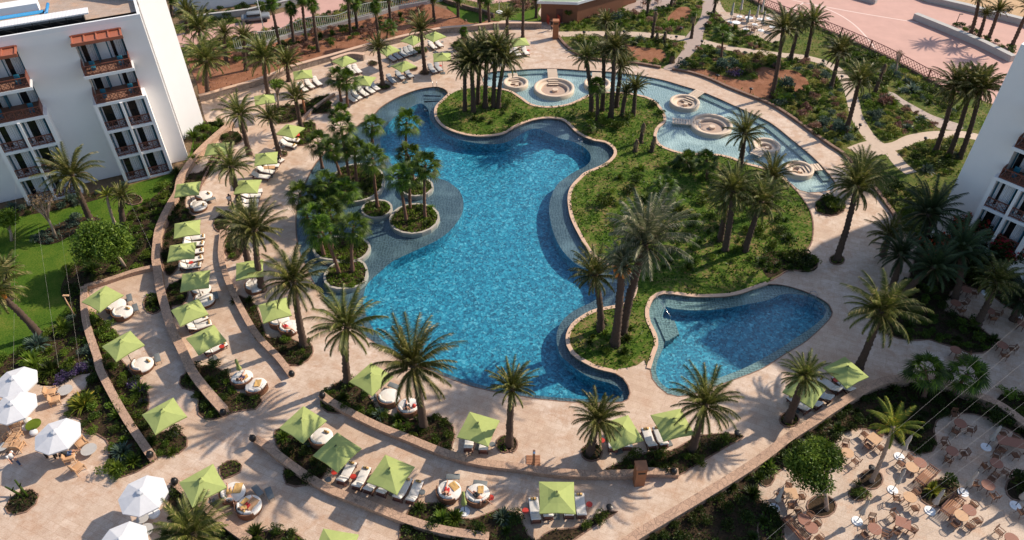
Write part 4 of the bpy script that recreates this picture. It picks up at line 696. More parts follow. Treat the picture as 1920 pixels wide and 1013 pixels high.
for a in [('date', 'F', 652, 720, 650, 612, 'between the big pool and the lower left deck', 1.02), ('date', 'F', 795, 803, 775, 684, 'over two round daybeds at the bottom of the big pool', 1.12), ('up', 'F', 955, 835, 960, 728, 'in a round hole right of the lone green parasol', .78), ('date', 'F', 1106, 850, 1122, 788, 'leaning right beside the parasol near the shower post', .72), ('date', 'F', 1298, 845, 1322, 758, 'leaning right at the bed by the two bottom parasols', .88),
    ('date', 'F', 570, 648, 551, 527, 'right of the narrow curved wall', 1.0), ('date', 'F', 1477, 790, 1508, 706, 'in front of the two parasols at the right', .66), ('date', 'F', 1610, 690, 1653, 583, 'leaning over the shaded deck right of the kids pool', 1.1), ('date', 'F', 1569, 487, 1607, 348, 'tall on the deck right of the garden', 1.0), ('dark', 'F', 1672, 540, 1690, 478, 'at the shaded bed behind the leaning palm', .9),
    ('date', 'F', 492, 545, 478, 430, 'right one of the pair above the fan palm ledge', 1.0), ('date', 'F', 466, 495, 452, 428, 'left one of the pair above the fan palm ledge', .85), ('date', 'F', 468, 290, 449, 214, 'top of the left sunbed terrace, beside the soil bank', .85), ('date', 'F', 451, 385, 433, 312, 'over the shaded loungers on the left terrace', .85), ('date', 'z2', 690, 990, 545, 640, 'bending left in front of the left hotel block', 1.05),
    ('wind', 'F', 503, 178, 494, 108, 'in the soil bank nearest to the left tower', 1.15), ('up', 'F', 542, 152, 538, 118, 'short, beside the soil bank parasol', .95), ('date', 'F', 425, 118, 421, 62, 'slim, in the soil bank behind the tower palms', .55), ('up', 'F', 462, 132, 458, 70, 'pale, in the soil bank left of the wavy fence posts', .8), ('up', 'F', 352, 62, 350, 22, 'at the road edge right beside the tower', .9), ('date', 'F', 1580, 60, 1583, 36, 'young, on the pink plaza side by the fence', .35) if False else ('date', 'F', 1655, 480, 1668, 440, 'dark, behind the kerb at the shaded walkway', .8), ('dark', 'F', 1790, 560, 1800, 470, 'tall, against the balconies of the right block', 1.05), ('up', 'F', 565, 240, 554, 184, 'behind the pool side lantern post, left of the fan palms', .8), ('up', 'F', 524, 292, 506, 222, 'left of the parasol with red towel', .68), ('up', 'F', 718, 162, 709, 90, 'between the two rows of upper loungers', .75), ('up', 'F', 797, 138, 789, 56, 'right of the six grey loungers', .9), ('date', 'F', 391, 180, 386, 112, 'right behind the white tower', 1.3), ('date', 'F', 380, 92, 373, 52, 'farther behind the white tower', 1.1),
    ('date', 'F', 1386, 318, 1396, 250, 'between the ring pool and garden', .9), ('wind', 'A4', 20, 545, 85, 160, 'largest near the white cafe terrace at upper right', 1.1), ('wind', 'A4', 120, 350, 175, 130, 'left one behind the boardwalk bend', .8), ('wind', 'A4', 210, 335, 250, 120, 'right one behind the boardwalk bend', .95), ('wind', 'A4', 350, 492, 400, 290, 'standing left of the bending path', .95), ('wind', 'A4', 430, 748, 510, 450, 'leaning right over the path fork', 1.0),
    ('wind', 'A4', 930, 860, 1045, 480, 'left of three by the right block end wall', 1.1), ('wind', 'A4', 1010, 872, 1130, 500, 'middle of three by the right block end wall', 1.1), ('wind', 'A4', 1070, 885, 1190, 490, 'nearest of three by the right block end wall', 1.1), ('up', 'A4', 1130, 195, 1180, -10, 'leftmost on the pink plaza bed', .9), ('up', 'A4', 1178, 205, 1215, 80, 'short second one on the pink plaza bed', .55), ('up', 'A4', 1225, 232, 1288, 60, 'third on the pink plaza bed', .75), ('up', 'A4', 1355, 272, 1460, 40, 'fourth on the pink plaza bed, cut by the edge', .9),
    ('date', 'B3', 495, 835, 462, 520, 'short, left in the lobe by the kids pool', .85), ('grey', 'B3', 575, 915, 615, 470, 'thick trunk in the lobe beside the kids pool', .72, None, None, True), ('grey', 'B3', 615, 850, 745, 345, 'with huge sprawling crown above the garden neck', 1.35), ('date', 'B3', 1160, 335, 1200, 100, 'left of the garden trio', .8), ('date', 'B3', 1190, 385, 1235, 50, 'middle of the garden trio', .95), ('date', 'B3', 1300, 390, 1395, 110, 'right of the garden trio, leaning', .95),
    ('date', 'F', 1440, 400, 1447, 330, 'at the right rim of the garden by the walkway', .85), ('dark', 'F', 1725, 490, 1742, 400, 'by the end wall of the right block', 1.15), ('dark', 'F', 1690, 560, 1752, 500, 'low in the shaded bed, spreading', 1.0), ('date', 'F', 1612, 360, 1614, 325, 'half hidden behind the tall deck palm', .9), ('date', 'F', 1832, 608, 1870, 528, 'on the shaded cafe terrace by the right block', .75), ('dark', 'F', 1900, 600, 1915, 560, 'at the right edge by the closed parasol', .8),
    ('date', 'F', 74, 629, -12, 545, 'leaning off the left edge over the lawn', .95, None, None, True), ('date', 'F', 20, 560, 12, 505, 'small, at the left edge of the lawn', .55), ('date', 'F', 395, 1085, 362, 1000, 'cut by the bottom edge by the short wall', .82),
    ('yellow', 'C4', 578, 685, 700, 380, 'on the cafe terrace', 1.0), ('yellow', 'z2', 870, 1010, 812, 800, 'young, left of two on the left lawn', .55), ('date', 'z2', 940, 1010, 925, 800, 'young dry looking, right of two on the left lawn', .5),
    ('wind', 'F', 1137, 78, 1136, 40, 'beside the timber hut', .7), ('up', 'F', 951, 86, 951, 30, 'slim, in the bed under the top right loungers', .65)]:
    palm(*a)
CL = 'in the dense cluster on the top lobe'
for i, (bx, by, cx, cy) in enumerate([(872, 208, 872, 128), (888, 211, 884, 118), (896, 195, 903, 92), (910, 202, 913, 104), (925, 202, 932, 92), (934, 202, 947, 110)]): palm('date' if i % 2 else 'up', 'F', bx, by, cx, cy, CL + ', %s from left' % ORD[i], 1.0)
for i, (k, bx, by, cx, cy, s) in enumerate([('date', 1109, 215, 1098, 108, .75), ('ftall', 1120, 226, 1118, 158, 1.1), ('up', 1129, 208, 1132, 98, .7), ('date', 1145, 221, 1152, 92, .9), ('date', 1155, 201, 1166, 122, .75), ('up', 1166, 218, 1174, 172, .6), ('up', 1187, 218, 1192, 165, .75)]): palm(k, 'F', bx, by, cx, cy, 'in the tall garden cluster, %s from left' % ORD[i], s)
FP = [('y8', 325, 680, 285, 440), ('y8', 495, 750, 400, 500), ('y8', 590, 820, 505, 300), ('y8', 655, 830, 635, 500), ('y8', 851, 1058, 800, 590), ('y8', 800, 440, 800, 280), ('y8', 1130, 700, 1125, 250), ('y8', 1190, 800, 1140, 560), ('y8', 1124, 1190, 1050, 775), ('y8', 1160, 1074, 1165, 740), ('y8', 1301, 1165, 1305, 660), ('y8', 471, 1220, 540, 900), ('y8', 400, 1165, 355, 840),
      ('B2', 295, 238, 245, 75), ('B2', 385, 192, 350, 70), ('B2', 415, 220, 400, 90), ('B2', 465, 515, 365, 280), ('B2', 540, 505, 545, 250), ('F', 640, 190, 632, 145), ('F', 652, 200, 650, 150), ('F', 646, 215, 637, 215), ('F', 623, 470, 618, 395), ('F', 608, 480, 588, 405)]
for i, (t, bx, by, cx, cy) in enumerate(FP):
    row = sorted(range(len(FP)), key=lambda k: q(*FP[k][:3])[0]).index(i)
    palm('fan', t, bx, by, cx, cy, 'by the slate ledge, trunk foot %s from left' % ORD[row], 1.0)
for i, (bx, by, cx, cy) in enumerate([(322, 30, 322, -5), (527, 97, 508, 5), (552, 84, 544, 14), (576, 84, 566, -4), (597, 97, 585, 8), (658, 64, 652, -10), (670, 57, 665, 6), (711, 80, 703, 12), (733, 47, 728, -12), (814, 40, 811, -10), (859, 32, 859, -8), (901, 47, 899, -12), (918, 50, 913, -4), (980, 70, 982, -16), (1005, 34, 1007, -8)]):
    palm('ftall', 'F', bx, by, cx, cy, 'in the back row, %s from left' % ORD[i], 1.0, None, 'tall palms of the back row')
for a in [('fan', 'F', 725, 82, 729, 50, 'small, at the soil bank', .8), ('ftall', 'F', 870, 92, 869, 58, 'short stout, left of the dense lobe cluster', .75), ('fan', 'F', 1351, 116, 1355, 62, 'in the bed right of the boardwalk', .9), ('ftall', 'F', 1296, 72, 1302, 26, 'slim, standing in the boardwalk', .4), ('ftall', 'F', 1337, 30, 1345, -10, 'at the top edge, right of the boardwalk', .8), ('ftall', 'F', 1213, 31, 1217, -10, 'behind the timber hut garden', .8), ('ftall', 'F', 1257, 12, 1266, -14, 'at the top edge left of the boardwalk', .8),
          ('fan', 'F', 1242, 397, 1246, 350, 'small, in the middle of the garden', .95), ('fan', 'F', 1284, 312, 1286, 300, 'low, upper middle of the garden', .9), ('fan', 'F', 1325, 335, 1324, 300, 'small, left of the garden date palms', .9), ('fan', 'C4', 868, 220, 880, 60, 'left one of two at the cafe wall', 1.0), ('fan', 'C4', 1030, 200, 1115, 85, 'leaning, right one of two at the cafe wall', 1.05), ('ftall', 'F', 1262, 118, 1262, 100, 'tiny, by the hut path', .4), ('fan', 'F', 1110, 250, 1105, 235, 'dwarf, under the tall cluster', .5)]: palm(*a)
# dead stumps
for i, (bx, by, h) in enumerate([(1222, 76, 4.2), (1230, 78, 1.3), (1244, 80, 1.6), (1640, 175, 4), (1201, 268, 2.6), (1190, 285, 1.6), (1222, 285, 2)]):
    b = G(bx, by); r = thing('palm_stump', 'rough bare palm stump, %s' % ('tallest in the hut garden', 'small left one in the hut garden', 'small right one in the hut garden', 'alone near the plaza fence', 'tallest in the garden neck', 'left one in the garden neck', 'right one in the garden neck')[i], 'stump', b)
    obj('trunk', trunk_mesh([Vector((0, 0, -.1)), Vector((0, 0, h * .5)), Vector((.1, 0, h))], .26, .12, 'bark', .3), r); obj('dry_leaves', SKM[0], r, (.1, 0, h), 0, .8)
# broadleaf trees
def tree(t, bx, by, cx, cy, r, mat, label, n=9000, gaps=.0, leaf=.26, trunk='pbark', flowers=None, flat=.85):
    b = g(t, bx, by); c = over(b, *q(t, cx, cy)); root = thing('tree', label, 'tree', b); top = c - b; mb = MB(); rs = np.random.RandomState(n); lobes = []
    mb.tube([(0, 0, -.1), top * .3 + Vector((.1, 0, 0)), top * .75], [.17, .13, .09], 8, True, .15)
    for k in range(16):
        d = rv(); d.z = abs(d.z) * .8 - .15; e = top + Vector((d.x * r * .62, d.y * r * .62, d.z * r * .6 * flat)); mb.tube([top * .45, top * .7 + (e - top) * .35, e], [.07, .045, .02], 5); lobes.append(e)
    obj('trunk', mb.mesh('trunk', trunk), root)
    P = []
    for e in lobes + [top]:
        m = n // 17; d = rs.normal(size=(m, 3)); d /= np.linalg.norm(d, axis=1)[:, None]; P.append(np.array(e) + d * r * .42 * rs.uniform(.3, 1.05, (m, 1)) * np.array([1, 1, flat]))
    P = np.concatenate(P); obj('crown', tris('crown', leaf_tris(P, leaf, leaf * .6, .2, rs), mat), root)
    if flowers: k = P[rs.randint(0, len(P), n // 6)]; k = k[(k[:, 2] > top.z * .9) & (np.sin(k[:, 0] * 2) * np.sin(k[:, 1] * 2) > -.25)]; obj('blossom', tris('blossom', leaf_tris(k + np.array([0, 0, .15]), .28, .28, .5, rs), flowers), root)
tree('B1', 700, 480, 590, 335, 3.0, 'leafl2', 'broad rounded green tree at the edge of the lawn', 11000)
tree('C4', 330, 845, 285, 600, 2.2, 'leafl2', 'tall bushy green tree in a round bed on the cafe terrace', 12000, 0, .2)
tree('B1', 310, 315, 225, 115, 1.7, 'dry', 'thin almost bare tree on the lawn by the hotel wall', 500, 0, .18)
tree('B1', 65, 330, 35, 205, 1.3, 'leafl', 'small bright green tree at the left edge of the lawn', 1500, 0, .3)
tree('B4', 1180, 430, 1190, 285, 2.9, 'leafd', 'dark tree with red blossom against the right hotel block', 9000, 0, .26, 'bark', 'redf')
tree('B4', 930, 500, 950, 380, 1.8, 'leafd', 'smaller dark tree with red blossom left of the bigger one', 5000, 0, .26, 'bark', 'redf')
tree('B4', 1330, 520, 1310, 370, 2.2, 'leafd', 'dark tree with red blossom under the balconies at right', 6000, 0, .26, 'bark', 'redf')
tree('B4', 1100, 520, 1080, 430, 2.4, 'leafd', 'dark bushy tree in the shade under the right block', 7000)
tree('A2', 120, 610, 118, 470, 1.0, 'leafl', 'small lime tree between the left parasols', 900, 0, .22)
tree('z7', 1690, 270, 1690, 150, .8, 'leaf', 'small tree against the timber hut', 700, 0, .22)
tree('A4', 705, 420, 735, 300, .7, 'dry', 'thin bare sapling by the plaza fence', 160, 0, .14)
tree('y1', 660, 80, 640, 20, .7, 'leaf', 'thin sapling behind the upper left bed', 300, 0, .2)
# shrubs: placed one by one or scattered in named beds
for t, x, y, r, m, k, wh in [('C1', 470, 260, 1.5, 'datey', 't', 'nearest to the white parasols'), ('C1', 685, 530, 1.1, 'leafb', 't', 'in the bed tip left of the wall end'), ('C1', 745, 580, 1.0, 'leaf', 't', 'at the bed tip left of the wall end'), ('C1', 660, 620, .9, 'leafl', 't', 'lowest in the bed tip'), ('C1', 210, 50, 1.4, 'leafl', 't', 'beside the topmost white parasol'), ('C1', 290, 70, 1.3, 'leafd', 't', 'right of the topmost white parasol'), ('B1', 210, 920, 1.4, 'leafb', 't', 'at the lower end of the lawn'), ('B1', 360, 830, 1.2, 'leafl', 't', 'beside the lower lawn tree'), ('B1', 170, 1000, 1.2, 'leafl', 't', 'under the lower lawn palm'),
    ('A1', 1085, 770, 1.3, 'leaf', 't', 'left one at the foot of the tower'), ('A1', 1135, 720, 1.0, 'leaf', 't', 'right one at the foot of the tower'), ('A1', 1010, 870, 1.1, 'leafb', 't', 'at the corner of the left hotel block'), ('A3', 710, 235, 1.2, 'leafb', 't', 'in the round garden by the boardwalk'), ('A4', 300, 700, 1.0, 'leafb', 't', 'beside the outer promenade'), ('A4', 775, 720, .9, 'leafb', 't', 'at the path fork'), ('C2', 690, 320, .9, 'leafb', 't', 'by the wall under the big daybeds'), ('C2', 1040, 905, 1.0, 'leafl', 't', 'under the closed green parasol'), ('C2', 1110, 900, 1.0, 'leaf', 't', 'right under the closed green parasol'), ('C2', 1380, 890, .9, 'leafb', 't', 'at the bottom bed end'),
    ('C4', 915, 740, 1.0, 'datey', 't', 'between the two wooden benches'), ('C4', 0, 610, .9, 'leafl', 't', 'at the cafe terrace left tip'), ('B3', 640, 890, .8, 'leafd', 't', 'in the garden lobe'), ('B3', 980, 490, .9, 'leaf', 't', 'under the sprawling palm'), ('B3', 760, 110, 1.3, 'leaf', 't', 'behind the sprawling palm'), ('B3', 920, 180, 1.5, 'leaf', 't', 'middle of the garden'), ('B1', 875, 680, .9, 'leafd', 't', 'in the half round hole at the wall'),
    ('C1', 330, 130, .7, 'purple', 's', 'left one by the white parasols'), ('C1', 365, 105, .7, 'purple', 's', 'middle one by the white parasols'), ('C1', 420, 75, .8, 'purple', 's', 'right one by the white parasols'), ('C1', 470, 60, .7, 'purple', 's', 'nearest to the pink wall'), ('C1', 745, 150, .8, 'purple', 's', 'right of the pink wall'), ('C1', 790, 185, .6, 'purple', 's', 'in the bed right of the pink wall, lower one'), ('C1', 810, 240, .4, 'purple', 's', 'beside the lone lower left parasol'),
    ('B3', 500, 130, 1.35, 'leaf', 's', 'standing alone at the left of the garden'), ('B4', 345, 120, 1.3, 'leaf', 's', 'left in the oval deck bed'), ('B4', 380, 150, 1.2, 'leafl', 's', 'right in the oval deck bed'), ('B4', 150, 445, 1.5, 'leafd', 's', 'at the right tip of the garden'), ('B4', 215, 470, 1.3, 'leafd', 's', 'by the deck at the right tip of the garden'), ('B4', 250, 455, .8, 'leafl', 's', 'round, at the right tip of the garden'), ('C4', 505, 755, .8, 'leaf', 's', 'round clipped, beside the yellow palm'), ('C4', 500, 700, .45, 'leafd', 's', 'small clipped, beside the yellow palm'), ('C4', 90, 555, 1.0, 'leafd', 's', 'by the wall left of the big tree'), ('C4', 1010, 700, .9, 'leafd', 's', 'between the benches'), ('C4', 1395, 700, 1.4, 'leafd', 's', 'in the oval bed at the right edge'), ('C4', 1425, 745, 1.2, 'leafd', 's', 'in the oval bed, lower one'), ('C4', 1275, 350, 1.4, 'leafd', 's', 'at the end of the cafe wall'),
    ('B1', 550, 800, .9, 'leaf', 's', 'below the parasol at the lawn corner'), ('B1', 560, 850, .9, 'leaf', 's', 'second below the parasol at the lawn corner'), ('B1', 620, 880, .9, 'leafl', 's', 'left of the daybed parasol'), ('A2', 1010, 690, .01, 'leaf', 's', 'x'), ('A3', 15, 675, 1.1, 'leafd', 's', 'at the rim of the top left lobe'), ('A3', 790, 595, 1.0, 'leafd', 's', 'in the garden by the ring pool bend'), ('A3', 830, 640, .8, 'leaf', 's', 'smaller, by the ring pool bend'), ('A3', 520, 700, 1.2, 'leafl', 's', 'at the foot of the tall cluster'), ('A3', 600, 715, 1.2, 'leaf', 's', 'right of the tall cluster foot'), ('A3', 640, 670, 1.2, 'leaf', 's', 'behind the tall cluster foot'), ('A3', 440, 660, 1.0, 'leaf', 's', 'left of the tall cluster foot'), ('A3', 570, 130, 1.6, 'leafb', 's', 'round, in front of the timber hut'),
    ('A3', 380, 230, 1.2, 'leafy2', 's', 'left in the round hut garden'), ('A3', 1170, 385, 1.7, 'leafb', 's', 'large, lower middle of the right garden'), ('A3', 1240, 375, 1.3, 'leafb', 's', 'second in the lower right garden'), ('A3', 1290, 360, 1.2, 'leafy2', 's', 'bright, in the lower right garden'), ('A3', 1320, 400, 1.1, 'leafy2', 's', 'small bright, in the lower right garden'), ('A3', 1240, 425, 1.2, 'purple', 's', 'low, by the outer kerb wall'), ('A4', 105, 495, 1.7, 'leafb', 's', 'large, beside the outer kerb wall'), ('A4', 80, 565, 1.5, 'leafl', 's', 'beside the outer kerb wall'), ('A4', 385, 735, 1.5, 'leafb', 's', 'next to the path fork'), ('A4', 650, 545, .8, 'leafy2', 's', 'upper, in the path island'), ('A4', 690, 740, 1.2, 'leafy2', 's', 'round, low in the path island'), ('A4', 640, 585, 1.5, 'pinkf', 's', 'in the path island'), ('A4', 600, 660, 1.3, 'leafb', 's', 'in the path island'), ('A4', 430, 740, 1, 'leafy2', 's', 'at the leaning palm foot'), ('A4', 800, 460, 1.0, 'leafy2', 's', 'by the plaza fence')]:
    if r > .1: shrub(g(t, x, y), r, m, wh, None, k)
def scatter(P, n, mats, where, r0, r1, tufts=.25):
    P = W(P) if not isinstance(P[0], Vector) else P; xs = [p.x for p in P]; ys = [p.y for p in P]; k = 0; tries = 0; seen = []
    while k < n and tries < n * 60:
        tries += 1; x, y = rnd.uniform(min(xs), max(xs)), rnd.uniform(min(ys), max(ys)); r = rnd.uniform(r0, r1)
        if not inside(P, x, y) or any(inside(E_, x, y) for E_ in EXC) or any((x - e.x) ** 2 + (y - e.y) ** 2 < (wd * .5 + r * .7) ** 2 for L_, wd in EXL for e in L_) or any((x - a) ** 2 + (y - b) ** 2 < (.6 * (r + c)) ** 2 for a, b, c in seen): continue
        seen.append((x, y, r)); k += 1; m = rnd.choice(mats)
        if rnd.random() < tufts and m in GT: shrub(Vector((x, y, 0)), r, m, where, None, 't')
        else: shrub(Vector((x, y, 0)), r * .9, m, where)
bi = [b for b in BEDS if b[0] in ('planting_bed', 'shrub_bed') and abs(area(b[1])) > 3]
names = ['in the long bed between lawn and wall', 'on the lawn by the bare tree', 'in the bed at the foot of the lawn', 'along the foot of the left hotel wall', 'left of the wall end near the white parasols', 'right of the wall near the lone parasol', 'in the bed crossed by the curved wall', 'in the small oval bed by the lowest left parasol', 'with cactus in the round bed at lower left', 'behind the cut off bottom palm', 'in the bed at the bottom edge', 'under the parasol left of the three loungers', 'in the long bed below the big pool', 'in the bottom bed under the closed parasol', 'in the bottom strip bed', 'in the wedge bed by the pillar', 'in the wide bed around the cafe terrace', 'in the shaded bed by the right block', 'at the end of the cafe wall']
dens = [.5, .5, .5, .7, .8, .8, .8, .9, 1.2, .7, .9, .7, .8, .8, .8, .8, .5, .4, .5]; mset = [('leaf', 'leafd', 'leafl'), ('leafb',), ('leafl', 'leafb', 'leaf'), ('leafd', 'leafb'), ('leaf', 'leafl', 'leafd'), ('leaf', 'leafd', 'leafl'), ('leaf', 'leafd'), ('leafd',), ('leafd',), ('leafd', 'leaf'), ('leaf',), ('leafd',), ('leafd', 'leaf'), ('leaf', 'leafd'), ('leafd',), ('leafd', 'leaf'), ('leafd', 'leaf', 'leafl'), ('leafd',), ('leafd',)]
for i, b in enumerate(bi[:19]): 
    A = abs(area(b[1])); scatter(b[1], min(150, int(A * dens[i])), mset[i], names[i], .5, 1.05 if i not in (0, 16, 17) else 1.3)
for i, b in enumerate([b for b in bi[19:] if True]): scatter(b[1], max(2, min(22, int(abs(area(b[1])) * .9))), ('leafd', 'leaf'), 'in a bed of the pool deck', .35, .7, .2)
for b in BEDS:
    if b[0] == 'island': scatter(b[1], max(3, int(abs(area(b[1])) * 1.1)), ('leafl', 'leaf', 'leafd'), 'inside a rimmed palm planter in the pool', .3, .7, .5)
scatter(Q('F', 1130, 350, 1160, 330, 1200, 300, 1300, 300, 1400, 330, 1470, 370, 1500, 440, 1480, 490, 1300, 520, 1230, 500, 1150, 420), 90, ('leaf', 'leafd', 'leafl'), 'spread over the pool garden', .4, 1.1, .3)
scatter(Q('F', 850, 215, 880, 190, 960, 185, 960, 225, 900, 240), 9, ('leaf', 'leafd'), 'under the dense cluster on the top left lobe', .4, .9, .3)
scatter(Q('F', 1090, 640, 1110, 610, 1180, 600, 1210, 650, 1190, 680, 1120, 675), 9, ('leaf', 'leafd', 'leafl'), 'under the lobe palms by the kids pool', .4, .8, .5)
G1 = Q('z8', 0, 350, 130, 360, 480, 345, 700, 390, 860, 380, 1010, 430, 1000, 480, 820, 620, 500, 590, 300, 560, 60, 450); G2 = Q('z8', 0, 240, 200, 130, 400, 110, 700, 120, 900, 60, 1050, 0, 1190, 30, 1150, 170, 1000, 310, 800, 310, 400, 290); G3 = Q('z8', 1200, 440, 1450, 480, 1700, 520, 1920, 560, 1920, 800, 1500, 740, 1250, 680, 980, 640)
G4 = Q('A4', -80, 320, 80, 330, 250, 350, 340, 400, 400, 480, 430, 600, 480, 700, 540, 800, 440, 840, 250, 740, 100, 620, -60, 530); G5 = Q('A4', 520, 560, 640, 520, 800, 620, 930, 700, 850, 740, 680, 790, 600, 740); G6 = Q('A4', 330, 230, 600, 330, 900, 480, 1080, 600, 1080, 680, 900, 600, 700, 490, 520, 480, 430, 370); G7 = Q('A4', 720, 880, 850, 790, 1040, 780, 1050, 980, 850, 980); G8 = Q('z8', 1200, 200, 1300, 140, 1500, 260, 1700, 370, 1900, 400, 1900, 490, 1600, 450, 1250, 370); G9 = Q('B4', 620, 40, 700, 20, 860, 60, 960, 200, 860, 330, 760, 260, 700, 150)
for P, n, ms, wh, r0, r1 in ((G1, 34, ('leafl', 'leafd', 'pinkf', 'leafy2', 'leaf'), 'in the round garden below the hut', .6, 1.3), (G2, 40, ('leafl', 'leaf', 'pinkf', 'leafy2', 'leafd'), 'in the hut garden', .6, 1.5), (G3, 40, ('leafb', 'leafd', 'leafl', 'leafy2', 'pinkf', 'leaf'), 'in the garden right of the boardwalk', .6, 1.4), (G4, 52, ('leafb', 'leaf', 'leafl', 'pinkf', 'leafy2', 'leafd'), 'between promenade and bending path', .6, 1.4), (G5, 30, ('leaf', 'leafl', 'pinkf', 'leafy2', 'leafb'), 'in the island between the paths', .5, 1.2), (G6, 40, ('leafd', 'leaf', 'leafb', 'leafl'), 'along the plaza fence', .7, 1.5), (G7, 24, ('leaf', 'leafd', 'leafb', 'leafy2'), 'in the bed at the right block corner', .6, 1.2), (G8, 28, ('leafd', 'leaf', 'pinkf', 'leafl'), 'below the white parasol terrace at upper right', .6, 1.2), (G9, 16, ('leafd', 'leaf'), 'behind the outer kerb in the right garden', .9, 1.7)):
    scatter(P, int(n * 1.8), ms, wh, r0, r1, .15)
scatter(Q('z6', 0, 560, 400, 460, 800, 370, 1200, 290, 1500, 200, 1881, 120, 1881, 200, 1500, 340, 1100, 500, 700, 590, 300, 720, 0, 780), 60, ('pinkf', 'pinkf', 'leafd', 'leaf'), 'on the soil bank by the wavy fence', .6, 1.2, .1)
scatter(Q('z5', 400, 700, 900, 640, 1300, 620, 1881, 560, 1881, 680, 1200, 880, 900, 800, 450, 850), 26, ('pinkf', 'leafd', 'leaf'), 'on the soil bank behind the tower', .6, 1.3, .1)
scatter(Q('z6', 60, 320, 350, 240, 600, 170, 900, 90, 1100, -20, 1500, -60, 1700, 0, 1500, 90, 1000, 170, 600, 290, 100, 400), 30, ('leaf', 'leafl', 'leafy2', 'leafd'), 'between the pink road and the wavy fence', .8, 1.6, .1)
scatter(Q('z5', 250, 180, 900, 110, 1400, 90, 1800, 60, 1400, 200, 900, 240, 400, 300), 16, ('leafd', 'leaf'), 'under the white boundary wall at top left', .9, 1.8, .1)
scatter(Q('z5', 350, 300, 700, 210, 850, 220, 1000, 290, 800, 360, 400, 420), 10, ('leafd', 'leafl'), 'at the left side of the pink road', .8, 1.6, .1)
scatter(Q('z5', 700, 600, 1000, 480, 1300, 470, 1700, 390, 1881, 380, 1881, 440, 1100, 590, 700, 680), 14, ('leafd', 'leafl', 'leafy2'), 'at the near side of the pink road', .7, 1.3, .1)
scatter(Q('A4', 1020, 140, 1120, 150, 1200, 210, 1300, 230, 1380, 270, 1360, 310, 1240, 260, 1100, 200), 12, ('leafd', 'leaf'), 'in the pink plaza bed', .6, 1.1, .0)
scatter(Q('z7', 1640, 330, 1700, 290, 1900, 270, 1920, 370, 1650, 375), 7, ('leafy2', 'leafl'), 'at the foot of the timber hut', .5, .9, .1)
scatter(Q('z7', 1000, 20, 1330, 20, 1320, 90, 1100, 140), 9, ('pinkf', 'pinkf'), 'behind the back lawn', .8, 1.3, .0)

def plant_all():
    D = lambda e: e[1] * (1.25 if e[4] == 't' else 1) / (e[0] - Vector((0, 0, H))).length
    byk = {'s': [], 't': []}
    for e in SHQ: byk[e[4]].append(e)
    rest = []; keep = []
    for k in 'st': byk[k].sort(key=D, reverse=True); keep += byk[k][:285 if k == 's' else 200]; rest += byk[k][285 if k == 's' else 200:]
    G_ = {}
    for e in keep: G_.setdefault((e[2] if e[4] == 's' else ({'datey': 'a', 'leafb': 'b'}.get(e[2], 'c')), e[3], e[4]), []).append(e)
    for L in G_.values():
        L.sort(key=lambda e: e[0].x / (e[0].y * ca + H * sa))
        for i, e in enumerate(L): shrub_now(*e, (', %s from left' % ORD[i]) if len(L) > 1 else '')
    by = {}
    for p, r, m, wh, k in rest:
        me = rnd.choice(SH[m] if k == 's' else GT[m]); v = np.empty(len(me.vertices) * 3, 'f'); me.vertices.foreach_get('co', v); v = v.reshape(-1, 3) * r; a = rnd.uniform(0, 6.28); x = v[:, 0] * math.cos(a) - v[:, 1] * math.sin(a) + p.x; y = v[:, 0] * math.sin(a) + v[:, 1] * math.cos(a) + p.y
        by.setdefault(m, []).append(np.stack([x, y, v[:, 2] + .02], 1).reshape(-1, 3, 3))
    for m, L in by.items(): o = obj('small_shrubs', tris('small_shrubs', np.concatenate(L), m)); tag(o, SHL.get(m, 'spiky plant') + 's, the smaller ones spread through the gardens', 'shrubbery'); o['kind'] = 'stuff'
plant_all()

# ------------------------------------------------------------------ furniture kits (part meshes shared by every copy)
def parasol_kit(mat):
    s = 1.18; mb = MB(); top = (0, 0, 2.86); rim = [(s, s, 2.3), (0, s * .965, 2.36), (-s, s, 2.3), (-s * .965, 0, 2.36), (-s, -s, 2.3), (0, -s * .965, 2.36), (s, -s, 2.3), (s * .965, 0, 2.36)]
    vs = [top] + [(x * .5, y * .5, (z + 2.86) / 2 - .035) for x, y, z in rim] + rim + [(x, y, z - .1) for x, y, z in rim]; fs = []
    for i in range(8):
        j = (i + 1) % 8; fs += [(0, 1 + j, 1 + i), (1 + i, 1 + j, 9 + j, 9 + i), (9 + i, 9 + j, 17 + j, 17 + i)]
    mb.add(vs, fs)
    cap = MB().loft([[Vector((.16 * k * x, .16 * k * y, z)) for x, y in ((1, 1), (-1, 1), (-1, -1), (1, -1))] for k, z in ((1.15, 2.84), (.8, 2.9), (.15, 2.95))], True, False)
    ribs = MB()
    for x, y, z in rim: ribs.tube([(0, 0, 2.8), (x * .97, y * .97, z - .02)], .014, 4)
    pole = MB().tube([(0, 0, .06), (0, 0, 3.0)], .028, 8); base = MB().box((0, 0, .04), (.55, .55, .08)).cyl((0, 0, .08), .06, .25, 10); hub = MB().tube([(.08, 0, 2.93), (.08, .05, 3.0), (-.08, .05, 3.0), (-.08, 0, 2.93)], .018, 4)
    return [('canopy', mb.mesh('canopy', mat), None), ('top_cap', cap.mesh('top_cap', mat), None), ('ribs', ribs.mesh('ribs', 'metal'), None), ('pole', pole.mesh('pole', 'metal'), None), ('base', base.mesh('base', 'grey'), None), ('finial', hub.mesh('finial', 'metal'), None)]
